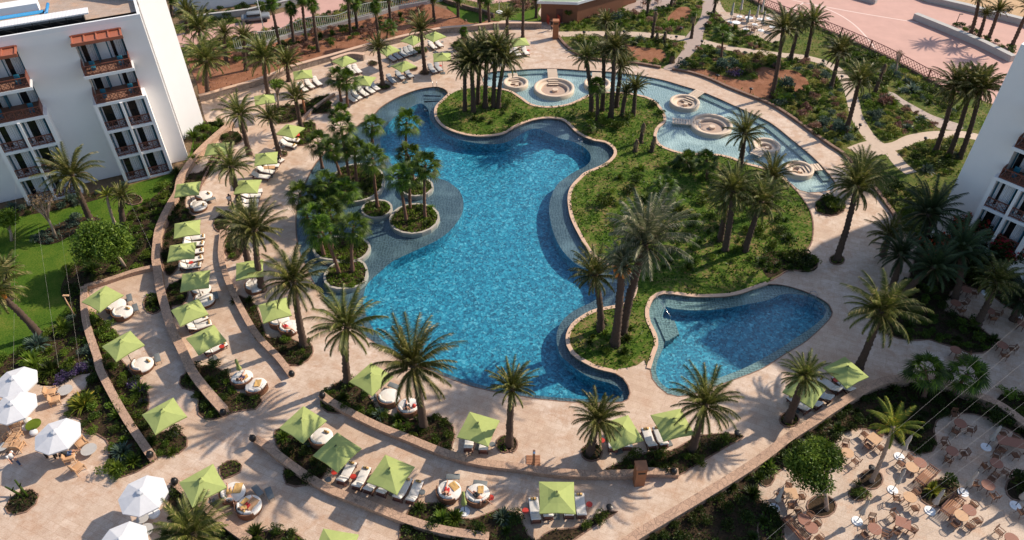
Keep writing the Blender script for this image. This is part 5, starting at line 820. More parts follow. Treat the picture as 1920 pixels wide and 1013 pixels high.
def white_kit():
    mb = MB(); n = 8; r = 1.58; rim = [(r * math.cos(2 * math.pi * i / n), r * math.sin(2 * math.pi * i / n), 2.28) for i in range(n)]; vs = [(0, 0, 2.82)] + [(x * .55, y * .55, 2.53) for x, y, z in rim] + rim + [(x, y, z - .12) for x, y, z in rim]; fs = []
    for i in range(n): j = (i + 1) % n; fs += [(0, 1 + i, 1 + j), (1 + i, 9 + i, 9 + j, 1 + j), (9 + i, 17 + i, 17 + j, 9 + j)]
    mb.add(vs, fs); cap = MB().loft([[Vector((k * math.cos(a * math.pi / 4), k * math.sin(a * math.pi / 4), z)) for a in range(8)] for k, z in ((.3, 2.78), (.26, 2.86), (.03, 2.95))], True, False)
    ribs = MB()
    for x, y, z in rim: ribs.tube([(0, 0, 2.78), (x * .98, y * .98, z - .02)], .016, 4)
    return [('canopy', mb.mesh('canopy', 'wfab'), None), ('top_cap', cap.mesh('top_cap', 'wfab'), None), ('ribs', ribs.mesh('ribs', 'whitem'), None), ('pole', MB().tube([(0, 0, .05), (0, 0, 2.98)], .035, 8).mesh('pole', 'whitem'), None), ('base', MB().cyl((0, 0, .0), .4, .09, 24, .36).mesh('base', 'whitem'), None)]
def closed_kit(mat, disc=True, h=2.6):
    rings = []
    for z, r in ((.95, .20), (1.0, .22), (1.35, .15), (1.6, .11), (2.0, .13), (2.4, .09), (h, .02)): rings.append([Vector((math.cos(2 * math.pi * k / 16) * r * (1.0 if k % 2 else .6), math.sin(2 * math.pi * k / 16) * r * (1.0 if k % 2 else .6), z + (.06 if k % 2 else 0))) for k in range(16)])
    K = [('closed_canopy', MB().loft(rings, True).mesh('closed_canopy', mat), None), ('strap', MB().tube([(0, 0, 1.57), (0, 0, 1.63)], .125, 12).mesh('strap', mat), None), ('pole', MB().tube([(0, 0, .05), (0, 0, h + .1)], .028, 8).mesh('pole', 'metal'), None)]
    if disc: K.append(('base', MB().cyl((0, 0, 0), .38, .07, 24, .36).cyl((0, 0, .07), .2, .05, 16).mesh('base', 'whitem'), None))
    return K
def lounger_kit(cm, wm='dwood'):
    fr = MB()
    for s in (-1, 1): fr.box((0, s * .33, .27), (1.9, .05, .07))
    for x in (-.92, -.45, 0, .45, .92): fr.box((x, 0, .27), (.06, .62, .05))
    legs = [('leg', MB().box((x, y, .12), (.06, .06, .24)).mesh('leg', wm), None) for x, y in ((-.8, .3), (-.8, -.3), (.8, .3), (.8, -.3))]
    return [('frame', fr.mesh('frame', wm), None)] + legs + [('mattress', MB().soft((.32, 0, .37), (1.28, .68, .13), .05).mesh('mattress', cm), None), ('backrest', MB().soft((-.62, 0, .56), (.74, .68, .12), .05, 0, R(33)).mesh('backrest', cm), None), ('back_support', MB().box((-.62, 0, .47), (.72, .6, .03), 0, R(33)).box((-.86, 0, .42), (.04, .5, .4)).mesh('back_support', wm), None), ('head_pillow', MB().soft((-.82, 0, .76), (.24, .5, .09), .04, 0, R(33)).mesh('head_pillow', cm), None)]
def daybed_kit():
    r = .86; n = 28; K = [('base', MB().cyl((0, 0, .06), r - .04, .22, n, r).mesh('base', 'rattan'), None), ('mattress', MB().loft([[Vector((rr * math.cos(2 * math.pi * k / n), rr * math.sin(2 * math.pi * k / n), z)) for k in range(n)] for rr, z in ((r - .06, .28), (r - .01, .32), (r - .01, .42), (r - .07, .47))]).mesh('mattress', 'cushion'), None)]
    bk = MB(); P = [Vector(((r + .02) * math.cos(R(a)), (r + .02) * math.sin(R(a)), .0)) for a in range(110, 251, 10)]; bk = ribbon(P, .07, .1, .66); K.append(('backrest', bk.mesh('backrest', 'rattan'), None))
    for a in (138, 180, 222): K.append(('back_cushion', MB().soft(((r - .17) * math.cos(R(a)), (r - .17) * math.sin(R(a)), .62), (.17, .52, .34), .07, R(a), R(-14)).mesh('back_cushion', 'cushion'), None))
    for a in (45, 135, 225, 315): K.append(('foot', MB().box((.6 * math.cos(R(a)), .6 * math.sin(R(a)), .03), (.08, .08, .07)).mesh('foot', 'dwood'), None))
    return K
def side_table_kit(mat):
    lg = MB()
    for a in (0, 120, 240): lg.tube([(.17 * math.cos(R(a)), .17 * math.sin(R(a)), 0), (.1 * math.cos(R(a)), .1 * math.sin(R(a)), .42)], .012, 5)
    return [('tabletop', MB().cyl((0, 0, .42), .22, .03, 20).mesh('tabletop', mat), None), ('legs', lg.mesh('legs', mat), None)]
def stool_kit():
    return [('seat', MB().soft((0, 0, .4), (1.0, .45, .07), .03).mesh('seat', 'grey'), None)] + [('leg', MB().tube([(x, y, 0), (x * .93, y * .9, .38)], .014, 5).mesh('leg', 'metal'), None) for x in (-.44, .44) for y in (-.18, .18)]
def round_table_kit(r, mat, leg='dwood'):
    return [('tabletop', MB().cyl((0, 0, .7), r, .035, 28).mesh('tabletop', mat), None)] + [('leg', MB().tube([(.3 * x, .3 * y, 0), (.16 * x, .16 * y, .7)], .025, 6).mesh('leg', leg), None) for x, y in ((1, 0), (0, 1), (-1, 0), (0, -1))]
def rect_table_kit(a, b, mat): return [('tabletop', MB().box((0, 0, .72), (a, b, .04)).mesh('tabletop', mat), None)] + [('leg', MB().box((x * (a / 2 - .08), y * (b / 2 - .08), .35), (.06, .06, .7)).mesh('leg', 'dwood'), None) for x in (-1, 1) for y in (-1, 1)]
def low_table_kit(r, mat, h=.36): return [('tabletop', MB().cyl((0, 0, h - .03), r, .03, 28).mesh('tabletop', mat), None), ('pedestal', MB().cyl((0, 0, 0), r * .35, h - .03, 16, r * .2).mesh('pedestal', 'grey'), None)]
def chair_kit(style):      # faces +x
    K = []
    if style == 'round':
        K.append(('seat', MB().soft((0, 0, .43), (.48, .48, .06), .05).mesh('seat', 'rattan'), None)); A = [Vector((.26 * math.cos(R(a)), .27 * math.sin(R(a)), .68)) for a in range(50, 311, 20)]
        b = MB().tube(A, .024, 6); 
        for a in range(90, 271, 20): b.tube([(.24 * math.cos(R(a)), .25 * math.sin(R(a)), .45), (.26 * math.cos(R(a)), .27 * math.sin(R(a)), .68)], .012, 4)
        K.append(('backrest', b.mesh('backrest', 'rattan'), None))
        for x, y in ((.2, .2), (.2, -.2), (-.2, .2), (-.2, -.2)): K.append(('leg', MB().tube([(x * 1.15, y * 1.15, 0), (x, y, .42)], .018, 5).mesh('leg', 'rattan'), None))
    else:
        s = MB()
        for i in range(6): s.box((-.19 + .076 * i, 0, .44), (.06, .44, .025))
        K.append(('seat', s.mesh('seat', 'rattan'), None)); b = MB()
        for i in range(4): b.box((-.25 - .02 * i, 0, .6 + .09 * i), (.02, .42, .055))
        for y in (-.2, .2): b.box((-.27, y, .66), (.035, .035, .46))
        K.append(('backrest', b.mesh('backrest', 'rattan'), None))
        for y in (-.23, .23): K.append(('armrest', MB().box((0, y, .64), (.5, .04, .03)).box((.2, y, .54), (.03, .03, .2)).mesh('armrest', 'rattan'), None))
        for x, y in ((1, 1), (1, -1), (-1, 1), (-1, -1)): K.append(('leg', MB().tube([(.26 * x, .2 * y, 0), (.15 * x, .2 * y, .43)], .018, 5).mesh('leg', 'rattan'), None))
    return K
def bench_kit():       # faces +x, 1.7 long in y
    s = MB(); b = MB()
    for i in range(6): s.box((-.3 + .12 * i, 0, .42), (.08, 1.7, .03))
    b.box((-.42, 0, .82), (.05, 1.7, .06)); b.box((-.38, 0, .5), (.05, 1.7, .05))
    for i in range(18): b.box((-.40, -.8 + i * .094, .66), (.025, .045, .3))
    K = [('seat', s.mesh('seat', 'wood'), None), ('backrest', b.mesh('backrest', 'dwood'), None)]
    for y in (-.83, .83):
        a = MB().box((0, y, .66), (.8, .06, .05))
        for i in range(6): a.box((-.3 + .12 * i, y, .53), (.04, .03, .24))
        K.append(('armrest', a.mesh('armrest', 'dwood'), None))
    for x in (-.35, .35):
        for y in (-.8, .8): K.append(('leg', MB().box((x, y, .21), (.07, .07, .42)).mesh('leg', 'dwood'), None))
    return K
def armchair_kit():
    f = MB().box((.3, 0, .27), (.05, .74, .05)).box((-.3, 0, .27), (.05, .74, .05))
    for y in (-.36, .36): f.box((0, y, .56), (.78, .05, .04)); f.box((0, y, .28), (.75, .04, .05)); f.box((.34, y, .28), (.05, .05, .56)); f.box((-.34, y, .3), (.05, .05, .6))
    return [('frame', f.mesh('frame', 'woodl'), None), ('seat_cushion', MB().soft((.02, 0, .38), (.72, .66, .14), .05).mesh('seat_cushion', 'tanc'), None), ('back_cushion', MB().soft((-.32, 0, .62), (.15, .66, .45), .06, 0, R(-14)).mesh('back_cushion', 'tanc'), None)]
def chaise_kit():
    f = MB()
    for i in range(11): f.box((-.1 + .13 * i, 0, .36), (.09, .66, .03))
    for y in (-.35, .35): f.box((.5, y, .33), (1.5, .05, .06)); f.box((.1, y, .6), (.6, .05, .04)); f.box((.35, y, .3), (.05, .05, .6)); f.box((-.15, y, .3), (.05, .05, .6)); f.box((1.2, y, .16), (.05, .05, .33))
    b = MB()
    for i in range(7): b.box((-.2 - .05 * i, 0, .42 + .09 * i), (.03, .66, .07))
    return [('frame', f.mesh('frame', 'woodl'), None), ('backrest', b.mesh('backrest', 'woodl'), None)]
def lantern_kit(): return [('lamp_body', MB().loft([[Vector((r * math.cos(2 * math.pi * k / 14), r * math.sin(2 * math.pi * k / 14), z)) for k in range(14)] for r, z in ((.12, .0), (.2, .1), (.26, .3), (.2, .5), (.09, .58))]).mesh('lamp_body', 'metal'), None), ('handle', MB().tube([(-.1, 0, .56), (-.08, 0, .72), (.08, 0, .72), (.1, 0, .56)], .015, 5).mesh('handle', 'metal'), None)]
def bollard_kit(): return [('post', MB().tube([(0, 0, 0), (0, 0, .55)], .05, 8).mesh('post', 'metal'), None), ('lamp_head', MB().cyl((0, 0, .5), .2, .16, 12, .22).cyl((0, 0, .66), .24, .06, 12, .1).mesh('lamp_head', 'metal'), None)]
def towel_kit(): return [('towel', MB().tube([(0, -.2, 0), (0, .2, 0)], .085, 10).mesh('towel', 'towel'), None), ('band', MB().tube([(0, -.03, 0), (0, .03, 0)], .092, 10).mesh('band', 'black'), None)]
KP, KW, KC, KCG = parasol_kit('gfab'), white_kit(), closed_kit('closed'), closed_kit('gfab', True, 2.4)
KL, KLG, KD, KS = lounger_kit('cushion'), lounger_kit('greyc'), daybed_kit(), stool_kit()
KTR, KTG, KTW = side_table_kit('red'), side_table_kit('grey'), side_table_kit('concrete')
KCH, KCS, KB, KAC, KCHA = chair_kit('round'), chair_kit('slat'), bench_kit(), armchair_kit(), chaise_kit()
KRT, KRT2, KSQ, KLT, KSL = round_table_kit(.44, 'tabletop'), round_table_kit(.44, 'woodl'), rect_table_kit(.85, .85, 'woodl'), rect_table_kit(2.0, .85, 'tabletop'), rect_table_kit(.95, .8, 'tabletop')
KLA, KBO, KTO = lantern_kit(), bollard_kit(), towel_kit()
# ------------------------------------------------------------------ parasols: peak seen at (px, py), one canopy corner seen at (qx, qy)
PAR = 'green parasols around the pools'
for t, px, py, qx, qy, wh in [('A2', 490, 320, 552, 342, 'over white loungers against the short grey stepped wall'), ('A2', 257, 395, 318, 435, 'at the upper end of the left terrace by the soil bank'), ('A2', 42, 532, 95, 525, 'between two palms left of the small lime tree'), ('A2', 735, 260, 785, 282, 'over the row of five upper loungers'), ('A2', 822, 348, 882, 372, 'nearest the upper shallow steps, over three grey loungers'), ('A2', 873, 203, 918, 222, 'left one of the top pair by the retaining wall'), ('A2', 995, 183, 1045, 205, 'right one of the top pair by the retaining wall'), ('A2', 1038, 298, 1095, 292, 'half hidden by the dense palm cluster'), ('A2', 600, 428, 648, 438, 'above the row of white loungers near the fan palms'),
    ('A2', 185, 708, 255, 718, 'with red towel lounger, left of the fan palms'), ('A2', 50, 862, 125, 845, 'over sunbathers beside the left palms'), ('z7', 1110, 460, 1225, 538, 'over loungers at the top, right of the tall slim palm'), ('A1', 1205, 808, 1280, 798, 'above the palm at the end of the long lawn wall'), ('y2', 965, 70, 1130, 45, 'over white loungers right of the leaning terrace palm'), ('y2', 290, 100, 465, 55, 'over two round daybeds beside the long lawn wall'), ('y2', 285, 540, 447, 490, 'second down along the long lawn wall'), ('y2', 225, 795, 405, 740, 'third down along the long lawn wall, over five loungers'),
    ('y3', 375, 225, 565, 155, 'over the daybeds beside a lone grey stool'), ('y3', 310, 575, 530, 650, 'tilted square, above the pair of shaded loungers'), ('y3', 495, 880, 735, 945, 'just left of the big square shadow by the narrow wall'), ('B1', 560, 628, 685, 637, 'at the lawn corner over two daybeds'), ('B1', 675, 892, 795, 915, 'below the lawn corner one, over a daybed'), ('y3', 985, 100, 1105, 200, 'beside the narrow wall under the palm pair'), ('y3', 1268, 552, 1430, 650, 'over a lying sunbather right of the narrow wall'),
    ('C1', 905, 290, 1050, 322, 'standing alone in the lower left bed'), ('C1', 1120, 678, 1268, 718, 'beside two crowded daybeds at the lower left'), ('C2', 255, 338, 390, 345, 'over a white daybed above the lower curved wall'), ('C2', 447, 493, 588, 500, 'left one above the white loungers with red tables'), ('C2', 748, 618, 888, 603, 'right one above the white loungers with red tables'), ('C2', 640, 85, 535, 125, 'behind the biggest palm at the bottom of the pool'), ('C2', 1242, 363, 1360, 345, 'alone on the promenade between two palms'), ('C2', 430, 1035, 550, 995, 'cut by the bottom edge of the picture'), ('C3', 253, 748, 355, 680, 'between two red tables at the bottom'), ('C3', 613, 383, 728, 452, 'partly under a palm right of the shower post'), ('C3', 902, 340, 1017, 420, 'left of the palm near the rust pillar'), ('C4', 213, 150, 328, 170, 'behind the short palm on the shaded right deck'), ('C4', 447, 48, 558, 100, 'farthest right on the shaded deck')]:
    p = g(t, px, py, 2.86); c = g(t, qx, qy, 2.3); stamp(KP, 'parasol', 'green square parasol ' + wh, 'parasol', (p.x, p.y, 0), math.atan2(c.y - p.y, c.x - p.x) + R(45), PAR)
for t, px, py, wh, rz in [('C1', 70, 105, 'topmost, cut by the left edge', 5), ('C1', 62, 245, 'second from the top at the left edge', 8), ('C1', 305, 405, 'over people between armchairs and a round table', 3), ('C1', 785, 738, 'rightmost, at the end of the short curved wall', 12), ('C1', 668, 1010, 'lowest, cut by the bottom edge', 6)]:
    p = g(t, px, py, 2.82); stamp(KW, 'white_umbrella', 'white eight sided umbrella, ' + wh, 'umbrella', (p.x, p.y, 0), R(rz), 'white umbrellas at the lower left terrace')
for i, (t, x, y, wh) in enumerate([('C4', 35, 835, 'beside the pale square table at the left bed'), ('C4', 497, 908, 'standing alone in the sun below the clipped bush'), ('C4', 695, 735, 'right of the round bed with the yellow palm'), ('C4', 732, 548, 'near the yellow palm crown'), ('C4', 903, 850, 'at the lower bench'), ('C4', 1088, 748, 'behind the bench planter'), ('C4', 1217, 495, 'beside the long brown table'), ('C4', 1380, 822, 'by the oval bed at the right edge'), ('B4', 1215, 625, 'in the shade by the leaning terrace palm'), ('B4', 1395, 750, 'at the right edge near the building')]):
    stamp(KC, 'closed_parasol', 'closed cream parasol on white base, ' + wh, 'parasol', g(t, x, y), rnd.uniform(0, 6), 'closed cream parasols on the cafe terrace')
for i, (x, y) in enumerate([(1460, 212), (1548, 162), (1610, 282), (1743, 185), (1752, 292), (1695, 236)]): stamp(KC, 'closed_parasol', 'tall closed cream parasol on the upper right terrace, %s from left' % ORD[i if i < 3 else {3: 4, 4: 5, 5: 3}[i]], 'parasol', g('z8', x, y), 0, 'closed parasols on the upper right terrace', (1.2, 1.2, 1.15))
stamp(KCG, 'closed_parasol', 'closed green parasol between two daybeds with sunbathers', 'parasol', g('C2', 1165, 855), 0)
b = g('C1', 1350, 95); stamp(KCG, 'closed_parasol', 'closed green parasol beside the crowded daybed above the small bed', 'parasol', b, 0, None, (1, 1, .8))
# ------------------------------------------------------------------ loungers: (foot, head) as seen
def lounge(clusters):
    for t, kit, wh, rows, tw in clusters:
        for i, (fx, fy, hx, hy) in enumerate(rows):
            f = g(t, fx, fy, .4); h = g(t, hx, hy, .55); a = math.atan2(f.y - h.y, f.x - h.x); d = Vector((math.cos(a), math.sin(a), 0)); c = (f + h) / 2; c.z = 0; L = (f - h).length
            if L < 1.6: c = f - d * .93; c.z = 0
            col = 'white' if kit is KL else 'grey'; o = (', %s of %s' % (ORD[i], ['', 'one', 'two', 'three', 'four', 'five', 'six'][len(rows)])) if len(rows) > 1 else ''
            stamp(kit, 'sun_lounger', '%s cushioned lounger %s%s' % (col, wh, o), 'sun lounger', c, a, 'sun loungers ' + wh)
            if tw: stamp(KTO, 'rolled_towel', 'tan rolled towel on lounger %s%s' % (wh, o), 'towel', c + d * .78 + Vector((0, 0, .52)), a, 'rolled towels ' + wh)
lounge([('C3', KL, 'under the bottom centre parasol', [(118, 775, 132, 880), (190, 765, 203, 880), (305, 755, 318, 880), (375, 752, 390, 878)], True), ('C3', KL, 'under the palm parasol by the shower', [(560, 400, 565, 505), (640, 390, 648, 498)], True), ('C3', KL, 'left of the parasol by the rust pillar', [(745, 385, 780, 475), (808, 378, 845, 468)], True),
    ('C2', KL, 'under the two bottom parasols', [(540, 575, 485, 665), (620, 603, 570, 695), (690, 625, 635, 715), (765, 640, 705, 735), (850, 665, 800, 755), (912, 678, 870, 772)], True), ('C2', KL, 'under the lone promenade parasol', [(1195, 395, 1188, 480), (1275, 405, 1270, 495)], False), ('C4', KL, 'beside the right deck parasols', [(290, 105, 385, 165), (235, 155, 325, 205), (180, 185, 262, 240), (120, 205, 212, 272)], True), ('C4', KL, 'under the farthest right parasol', [(375, 95, 440, 150)], False),
    ('y2', KL, 'along the long lawn wall', [(500, 670, 345, 685), (490, 750, 335, 745), (485, 825, 330, 840), (475, 905, 310, 935), (455, 990, 265, 1000)], True), ('y3', KL, 'in the striped shade', [(520, 670, 355, 730), (570, 740, 365, 790), (735, 965, 560, 1040)], True), ('y2', KL, 'right of the leaning terrace palm', [(1140, 160, 1000, 170), (1120, 215, 970, 210), (1100, 275, 950, 270), (1090, 330, 940, 325)], False), ('y1', KL, 'with people beside the palm pair', [(770, 605, 680, 560), (730, 655, 590, 640), (660, 730, 510, 690), (625, 785, 500, 760)], False), ('y1', KL, 'by the red towel', [(955, 375, 850, 350), (915, 440, 800, 400)], True),
    ('A2', KLG, 'under the steps parasol', [(775, 462, 735, 422), (825, 440, 785, 402), (872, 430, 835, 390)], False), ('A2', KLG, 'of the upper row', [(780, 338, 732, 300), (812, 328, 765, 290), (842, 316, 797, 278), (870, 308, 825, 268), (895, 298, 850, 260)], False), ('A2', KL, 'under the top right pair parasol', [(1005, 272, 965, 232), (1040, 260, 1000, 222)], False), ('A2', KLG, 'left of the dense cluster', [(1003, 406, 965, 362), (1037, 398, 1000, 352)], False), ('A2', KL, 'by the grey stepped wall', [(552, 412, 512, 370), (585, 408, 542, 365)], False), ('A2', KL, 'by the soil bank parasol', [(280, 505, 242, 470), (320, 490, 278, 450), (360, 475, 320, 435)], False), ('A2', KL, 'near the fan palms row', [(553, 563, 512, 530), (580, 548, 540, 515), (618, 530, 577, 497), (655, 515, 612, 480), (683, 500, 640, 463)], False), ('z7', KL, 'at the top right of the cluster', [(1030, 650, 1000, 590), (1115, 670, 1055, 585), (1215, 655, 1150, 565)], False)])
# ------------------------------------------------------------------ daybeds: centre, and where the back cushions are seen
DBC = []
for t, cx, cy, bx, by, tw, wh in [('C2', 365, 435, 320, 470, 1, 'beside the parasol above the lower wall'), ('C2', 742, 212, 715, 245, 0, 'empty, behind the biggest bottom palm'), ('C2', 852, 265, 840, 295, 0, 'with a sunbather and red ball by the biggest palm'), ('C2', 1078, 735, 1050, 765, 0, 'left of the closed green parasol'), ('C2', 1238, 755, 1240, 800, 0, 'right of the closed green parasol'), ('C1', 1300, 745, 1260, 775, 0, 'under towels at the lower left parasol'), ('C1', 1390, 820, 1360, 850, 0, 'lower right of the two crowded ones'), ('C1', 1352, 105, 1350, 140, 0, 'crowded, above the curved bed'), ('C1', 1430, 150, 1440, 180, 0, 'partly hidden, right of the crowded upper one'),
    ('y2', 490, 215, 400, 240, 1, 'upper one by the long lawn wall'), ('y2', 430, 330, 330, 335, 1, 'lower one by the long lawn wall'), ('y3', 460, 370, 370, 400, 0, 'hidden half under the stool parasol'), ('y3', 500, 485, 400, 490, 1, 'beside the lone grey stool'), ('B1', 645, 690, 605, 700, 0, 'upper one at the lawn corner'), ('B1', 685, 730, 640, 755, 1, 'lower one at the lawn corner'), ('C1', 795, 30, 750, 50, 1, 'under the second parasol below the lawn corner'), ('B2', 185, 812, 160, 830, 0, 'with a sunbather right of the narrow wall'), ('B2', 130, 775, 100, 790, 0, 'in shade under the parasol right of the narrow wall'), ('y3', 1060, 330, 1000, 340, 0, 'under palm fronds beside the narrow wall')]:
    c = g(t, cx, cy, .45); h = g(t, bx, by, .45); a = math.atan2(c.y - h.y, c.x - h.x); c.z = 0; DBC.append((c, a))
    stamp(KD, 'round_daybed', 'round white daybed ' + wh, 'daybed', c, a, 'round white daybeds')
    if tw: d = Vector((math.cos(a), math.sin(a), 0)); stamp(KTO, 'rolled_towel', 'tan rolled towel on the daybed ' + wh, 'towel', c + d * .5 + Vector((0, 0, .56)), a + R(20), 'rolled towels on the daybeds')
for k, t, x, y, wh in [('r', 'C2', 543, 658, 'between the first two bottom loungers'), ('r', 'C2', 438, 633, 'left of the bottom loungers'), ('g', 'C2', 405, 675, 'at the left end of the bottom loungers'), ('g', 'C2', 928, 745, 'right of the bottom loungers'), ('r', 'C2', 1312, 775, 'right of the two sunbather daybeds'), ('g', 'C2', 1320, 478, 'beside the lone promenade parasol'), ('r', 'C3', 75, 848, 'left of the bottom centre parasol'), ('r', 'C3', 432, 813, 'right of the bottom centre parasol'), ('r', 'C3', 503, 455, 'left of the palm parasol'), ('g', 'C3', 605, 480, 'under the palm parasol'), ('r', 'C3', 860, 470, 'dark, under the parasol by the pillar'), ('r', 'y3', 345, 75, 'between two loungers at the lawn wall'), ('r', 'y3', 690, 1010, 'below the striped shade loungers'), ('r', 'y1', 910, 330, 'at the red towel lounger'), ('g', 'y1', 780, 450, 'left of the red towel lounger'), ('r', 'C4', 378, 118, 'under the right deck parasol'), ('r', 'z7', 165, 790, 'at the two grey loungers'), ('r', 'z7', 1218, 605, 'right of the top loungers'), ('g', 'z7', 185, 505, 'at the top pair parasol'), ('r', 'A2', 805, 395, 'among the steps loungers')]:
    stamp(KTR if k == 'r' else KTG, 'side_table', '%s round side table %s' % ('red' if k == 'r' else 'dark grey', wh), 'side table', g(t, x, y, .0) if False else Vector((g(t, x, y, .43).x, g(t, x, y, .43).y, 0)), 0, 'small side tables')
for t, x, y, a, wh in [('C2', 1100, 658, 0, 'above the left sunbather daybed'), ('C2', 1252, 695, -8, 'above the right sunbather daybed'), ('C2', 770, 150, -25, 'above the empty daybed at the big palm'), ('C2', 75, 750, -60, 'beside the crowded lower left daybeds'), ('C2', 8, 735, -45, 'left one beside the crowded lower left daybeds'), ('B1', 722, 650, -62, 'upper one at the lawn corner daybeds'), ('B1', 755, 705, -60, 'lower one at the lawn corner daybeds'), ('B1', 878, 985, -60, 'beside the second lawn corner parasol'), ('y3', 620, 440, -65, 'alone right of the wall daybeds'), ('y2', 565, 260, 30, 'beside the upper lawn wall daybeds')]:
    p = g(t, x, y, .4); stamp(KS, 'footstool', 'grey flat footstool ' + wh, 'stool', (p.x, p.y, 0), R(a), 'grey footstools')
# ------------------------------------------------------------------ cafe terrace sets
def side_word(dx, dy): return ('far ' if dy > .25 else 'near ' if dy < -.25 else '') + ('left' if dx < -.25 else 'right' if dx > .25 else 'middle')
def dining(t, kit, tx, ty, twh, chairs, rz=0, style=None, z=.72):
    c = g(t, tx, ty, z); c.z = 0; stamp(kit, 'dining_table', twh, 'table', c, R(rz), 'cafe terrace tables'); used = set()
    for i, (x, y) in enumerate(chairs):
        p = g(t, x, y, .5); p.z = 0; d = c - p
        if d.length < .7: p = c - d.normalized() * .72; d = c - p
        k = style[i] if style else ('r' if i % 2 else 's'); w0 = side_word(-d.x, -d.y); w1 = w0; n = 1
        while w1 in used: n += 1; w1 = w0 + ' ' + ORD[n - 1]
        used.add(w1); short = ' '.join(twh.split()[:9])
        stamp(KCH if k == 'r' else KCS, 'rattan_chair', ('rattan chair, %s side of the ' % w1 + short), 'chair', p, math.atan2(d.y, d.x) + rnd.uniform(-.2, .2), 'rattan chairs on the cafe terrace')
for a in [('C4', KSQ, 595, 445, 'pale square table near the yellow palm crown', [(545, 420), (620, 422), (562, 485), (632, 495)], 35, 'rrrr'), ('C4', KRT2, 445, 525, 'round table left of the yellow palm trunk', [(432, 482), (490, 570), (410, 560)], 0, 'sss'), ('C4', KRT, 850, 580, 'darker round table right of the closed parasols', [(800, 550)], 0, 'r'), ('C4', KRT2, 805, 605, 'paler round table touching the darker one', [(755, 588)], 0, 'r'), ('C4', KRT, 1075, 360, 'round table under the cafe wall palms', [(1045, 310), (1050, 400), (1130, 395)], 0, 'srs'), ('C4', KRT, 1030, 515, 'round table alone in the shade centre', [(990, 472), (1010, 560), (1095, 528)], 0, 'srs'), ('C4', KRT, 1277, 583, 'round table below the long brown table', [(1228, 600), (1275, 545), (1328, 632)], 0, 'sss'),
    ('C4', KLT, 1365, 465, 'long brown table at the right edge', [(1310, 505), (1385, 535), (1318, 418), (1385, 440)], -15, 'rrrr'), ('C4', KRT, 1230, 705, 'round table left of the oval bed', [(1178, 702), (1255, 668), (1258, 758)], 0, 'sss'), ('C4', KRT2, 1080, 875, 'pale round table below the lower bench', [(1048, 918), (1125, 928)], 0, 'rr'), ('C4', KRT, 1125, 845, 'striped dark round table beside the pale one', [(1168, 898), (1148, 815)], 0, 'rr'), ('C4', KRT2, 793, 772, 'round table left of the bench planter', [(720, 778), (828, 742), (822, 832)], 0, 'srr'), ('C4', KSL, 755, 915, 'squarish table at the sunny bottom', [(712, 878), (812, 952), (725, 955)], -25, 'srr'), ('C4', KRT, 597, 950, 'round table at the sunny bottom', [(582, 900), (558, 975), (655, 982)], 0, 'srs'), ('C4', KRT, 243, 943, 'round table by the long dark bench', [(275, 918), (280, 992)], 0, 'rr'), ('C4', KRT, 203, 898, 'smaller looking round table behind the bench one', [(235, 875), (183, 875)], 0, 'rr'), ('C4', KSQ, 130, 752, 'pale square table left of the big tree', [(118, 703), (75, 762), (130, 818), (188, 768)], 0, 'rrrr'), ('C4', KRT, 1362, 1005, 'round table cut by the bottom right edge', [(1308, 978)], 0, 's'),
    ('B4', KRT, 1050, 680, 'round table in the dark bay by the shaded bed', [(1068, 712), (1098, 680)], 0, 'ss'), ('B4', KRT, 1110, 605, 'round table farthest back by the building', [(1085, 580), (1140, 620)], 0, 'ss'), ('B4', KRT, 1238, 722, 'round table beside the leaning terrace palm', [(1255, 765), (1280, 740)], 0, 'ss'), ('B4', KRT, 1310, 915, 'round table right of the shaded bed end', [(1320, 970), (1365, 935)], 0, 'ss'), ('B4', KRT, 1050, 942, 'round table below the shaded bed', [(1068, 985), (1105, 970)], 0, 'ss'), ('B4', KRT, 1425, 795, 'round table at the right edge in shade', [(1400, 770)], 0, 's')]: dining(*a)
stamp(KCS, 'rattan_chair', 'single rattan chair at the right edge by the closed parasol', 'chair', g('C4', 1400, 875), R(100), 'rattan chairs on the cafe terrace')
for t, x, y, a, wh in [('C4', 885, 655, 128, 'upper wooden bench beside the bench planter'), ('C4', 1030, 825, -52, 'lower wooden bench in front of the planter'), ('C4', 160, 950, 30, 'dark wooden bench at the left of the terrace')]: stamp(KB, 'wooden_bench', wh, 'bench', g(t, x, y, .42) - Vector((0, 0, .42)), R(a), 'wooden benches on the cafe terrace', (1, 1.1, 1))
# lower left terrace
for t, x, y, a, wh in [('y4', 560, 325, 15, 'upper armchair by the grey oval table'), ('y4', 610, 410, 25, 'lower armchair by the grey oval table'), ('y4', 900, 890, -40, 'armchair behind the white round table'), ('C1', 385, 545, 20, 'armchair with black clothes beside the white table'), ('C1', 430, 605, 60, 'armchair in front of the white table'), ('y4', 150, 660, -50, 'armchair under the second white umbrella'), ('y4', 190, 930, 90, 'armchair at the foot of the teak chaise')]:
    p = g(t, x, y, .4); stamp(KAC, 'armchair', 'teak %s, tan cushions' % wh, 'armchair', (p.x, p.y, 0), R(a), 'teak armchairs on the lower left terrace')
for t, x, y, a, wh in [('y4', 175, 790, -95, 'right one beside the olive table'), ('y4', 20, 800, -100, 'left one, cut by the left edge')]: p = g(t, x, y, .4); stamp(KCHA, 'teak_chaise', 'slatted teak chaise, ' + wh, 'chaise', (p.x, p.y, 0), R(a), 'teak chaises')
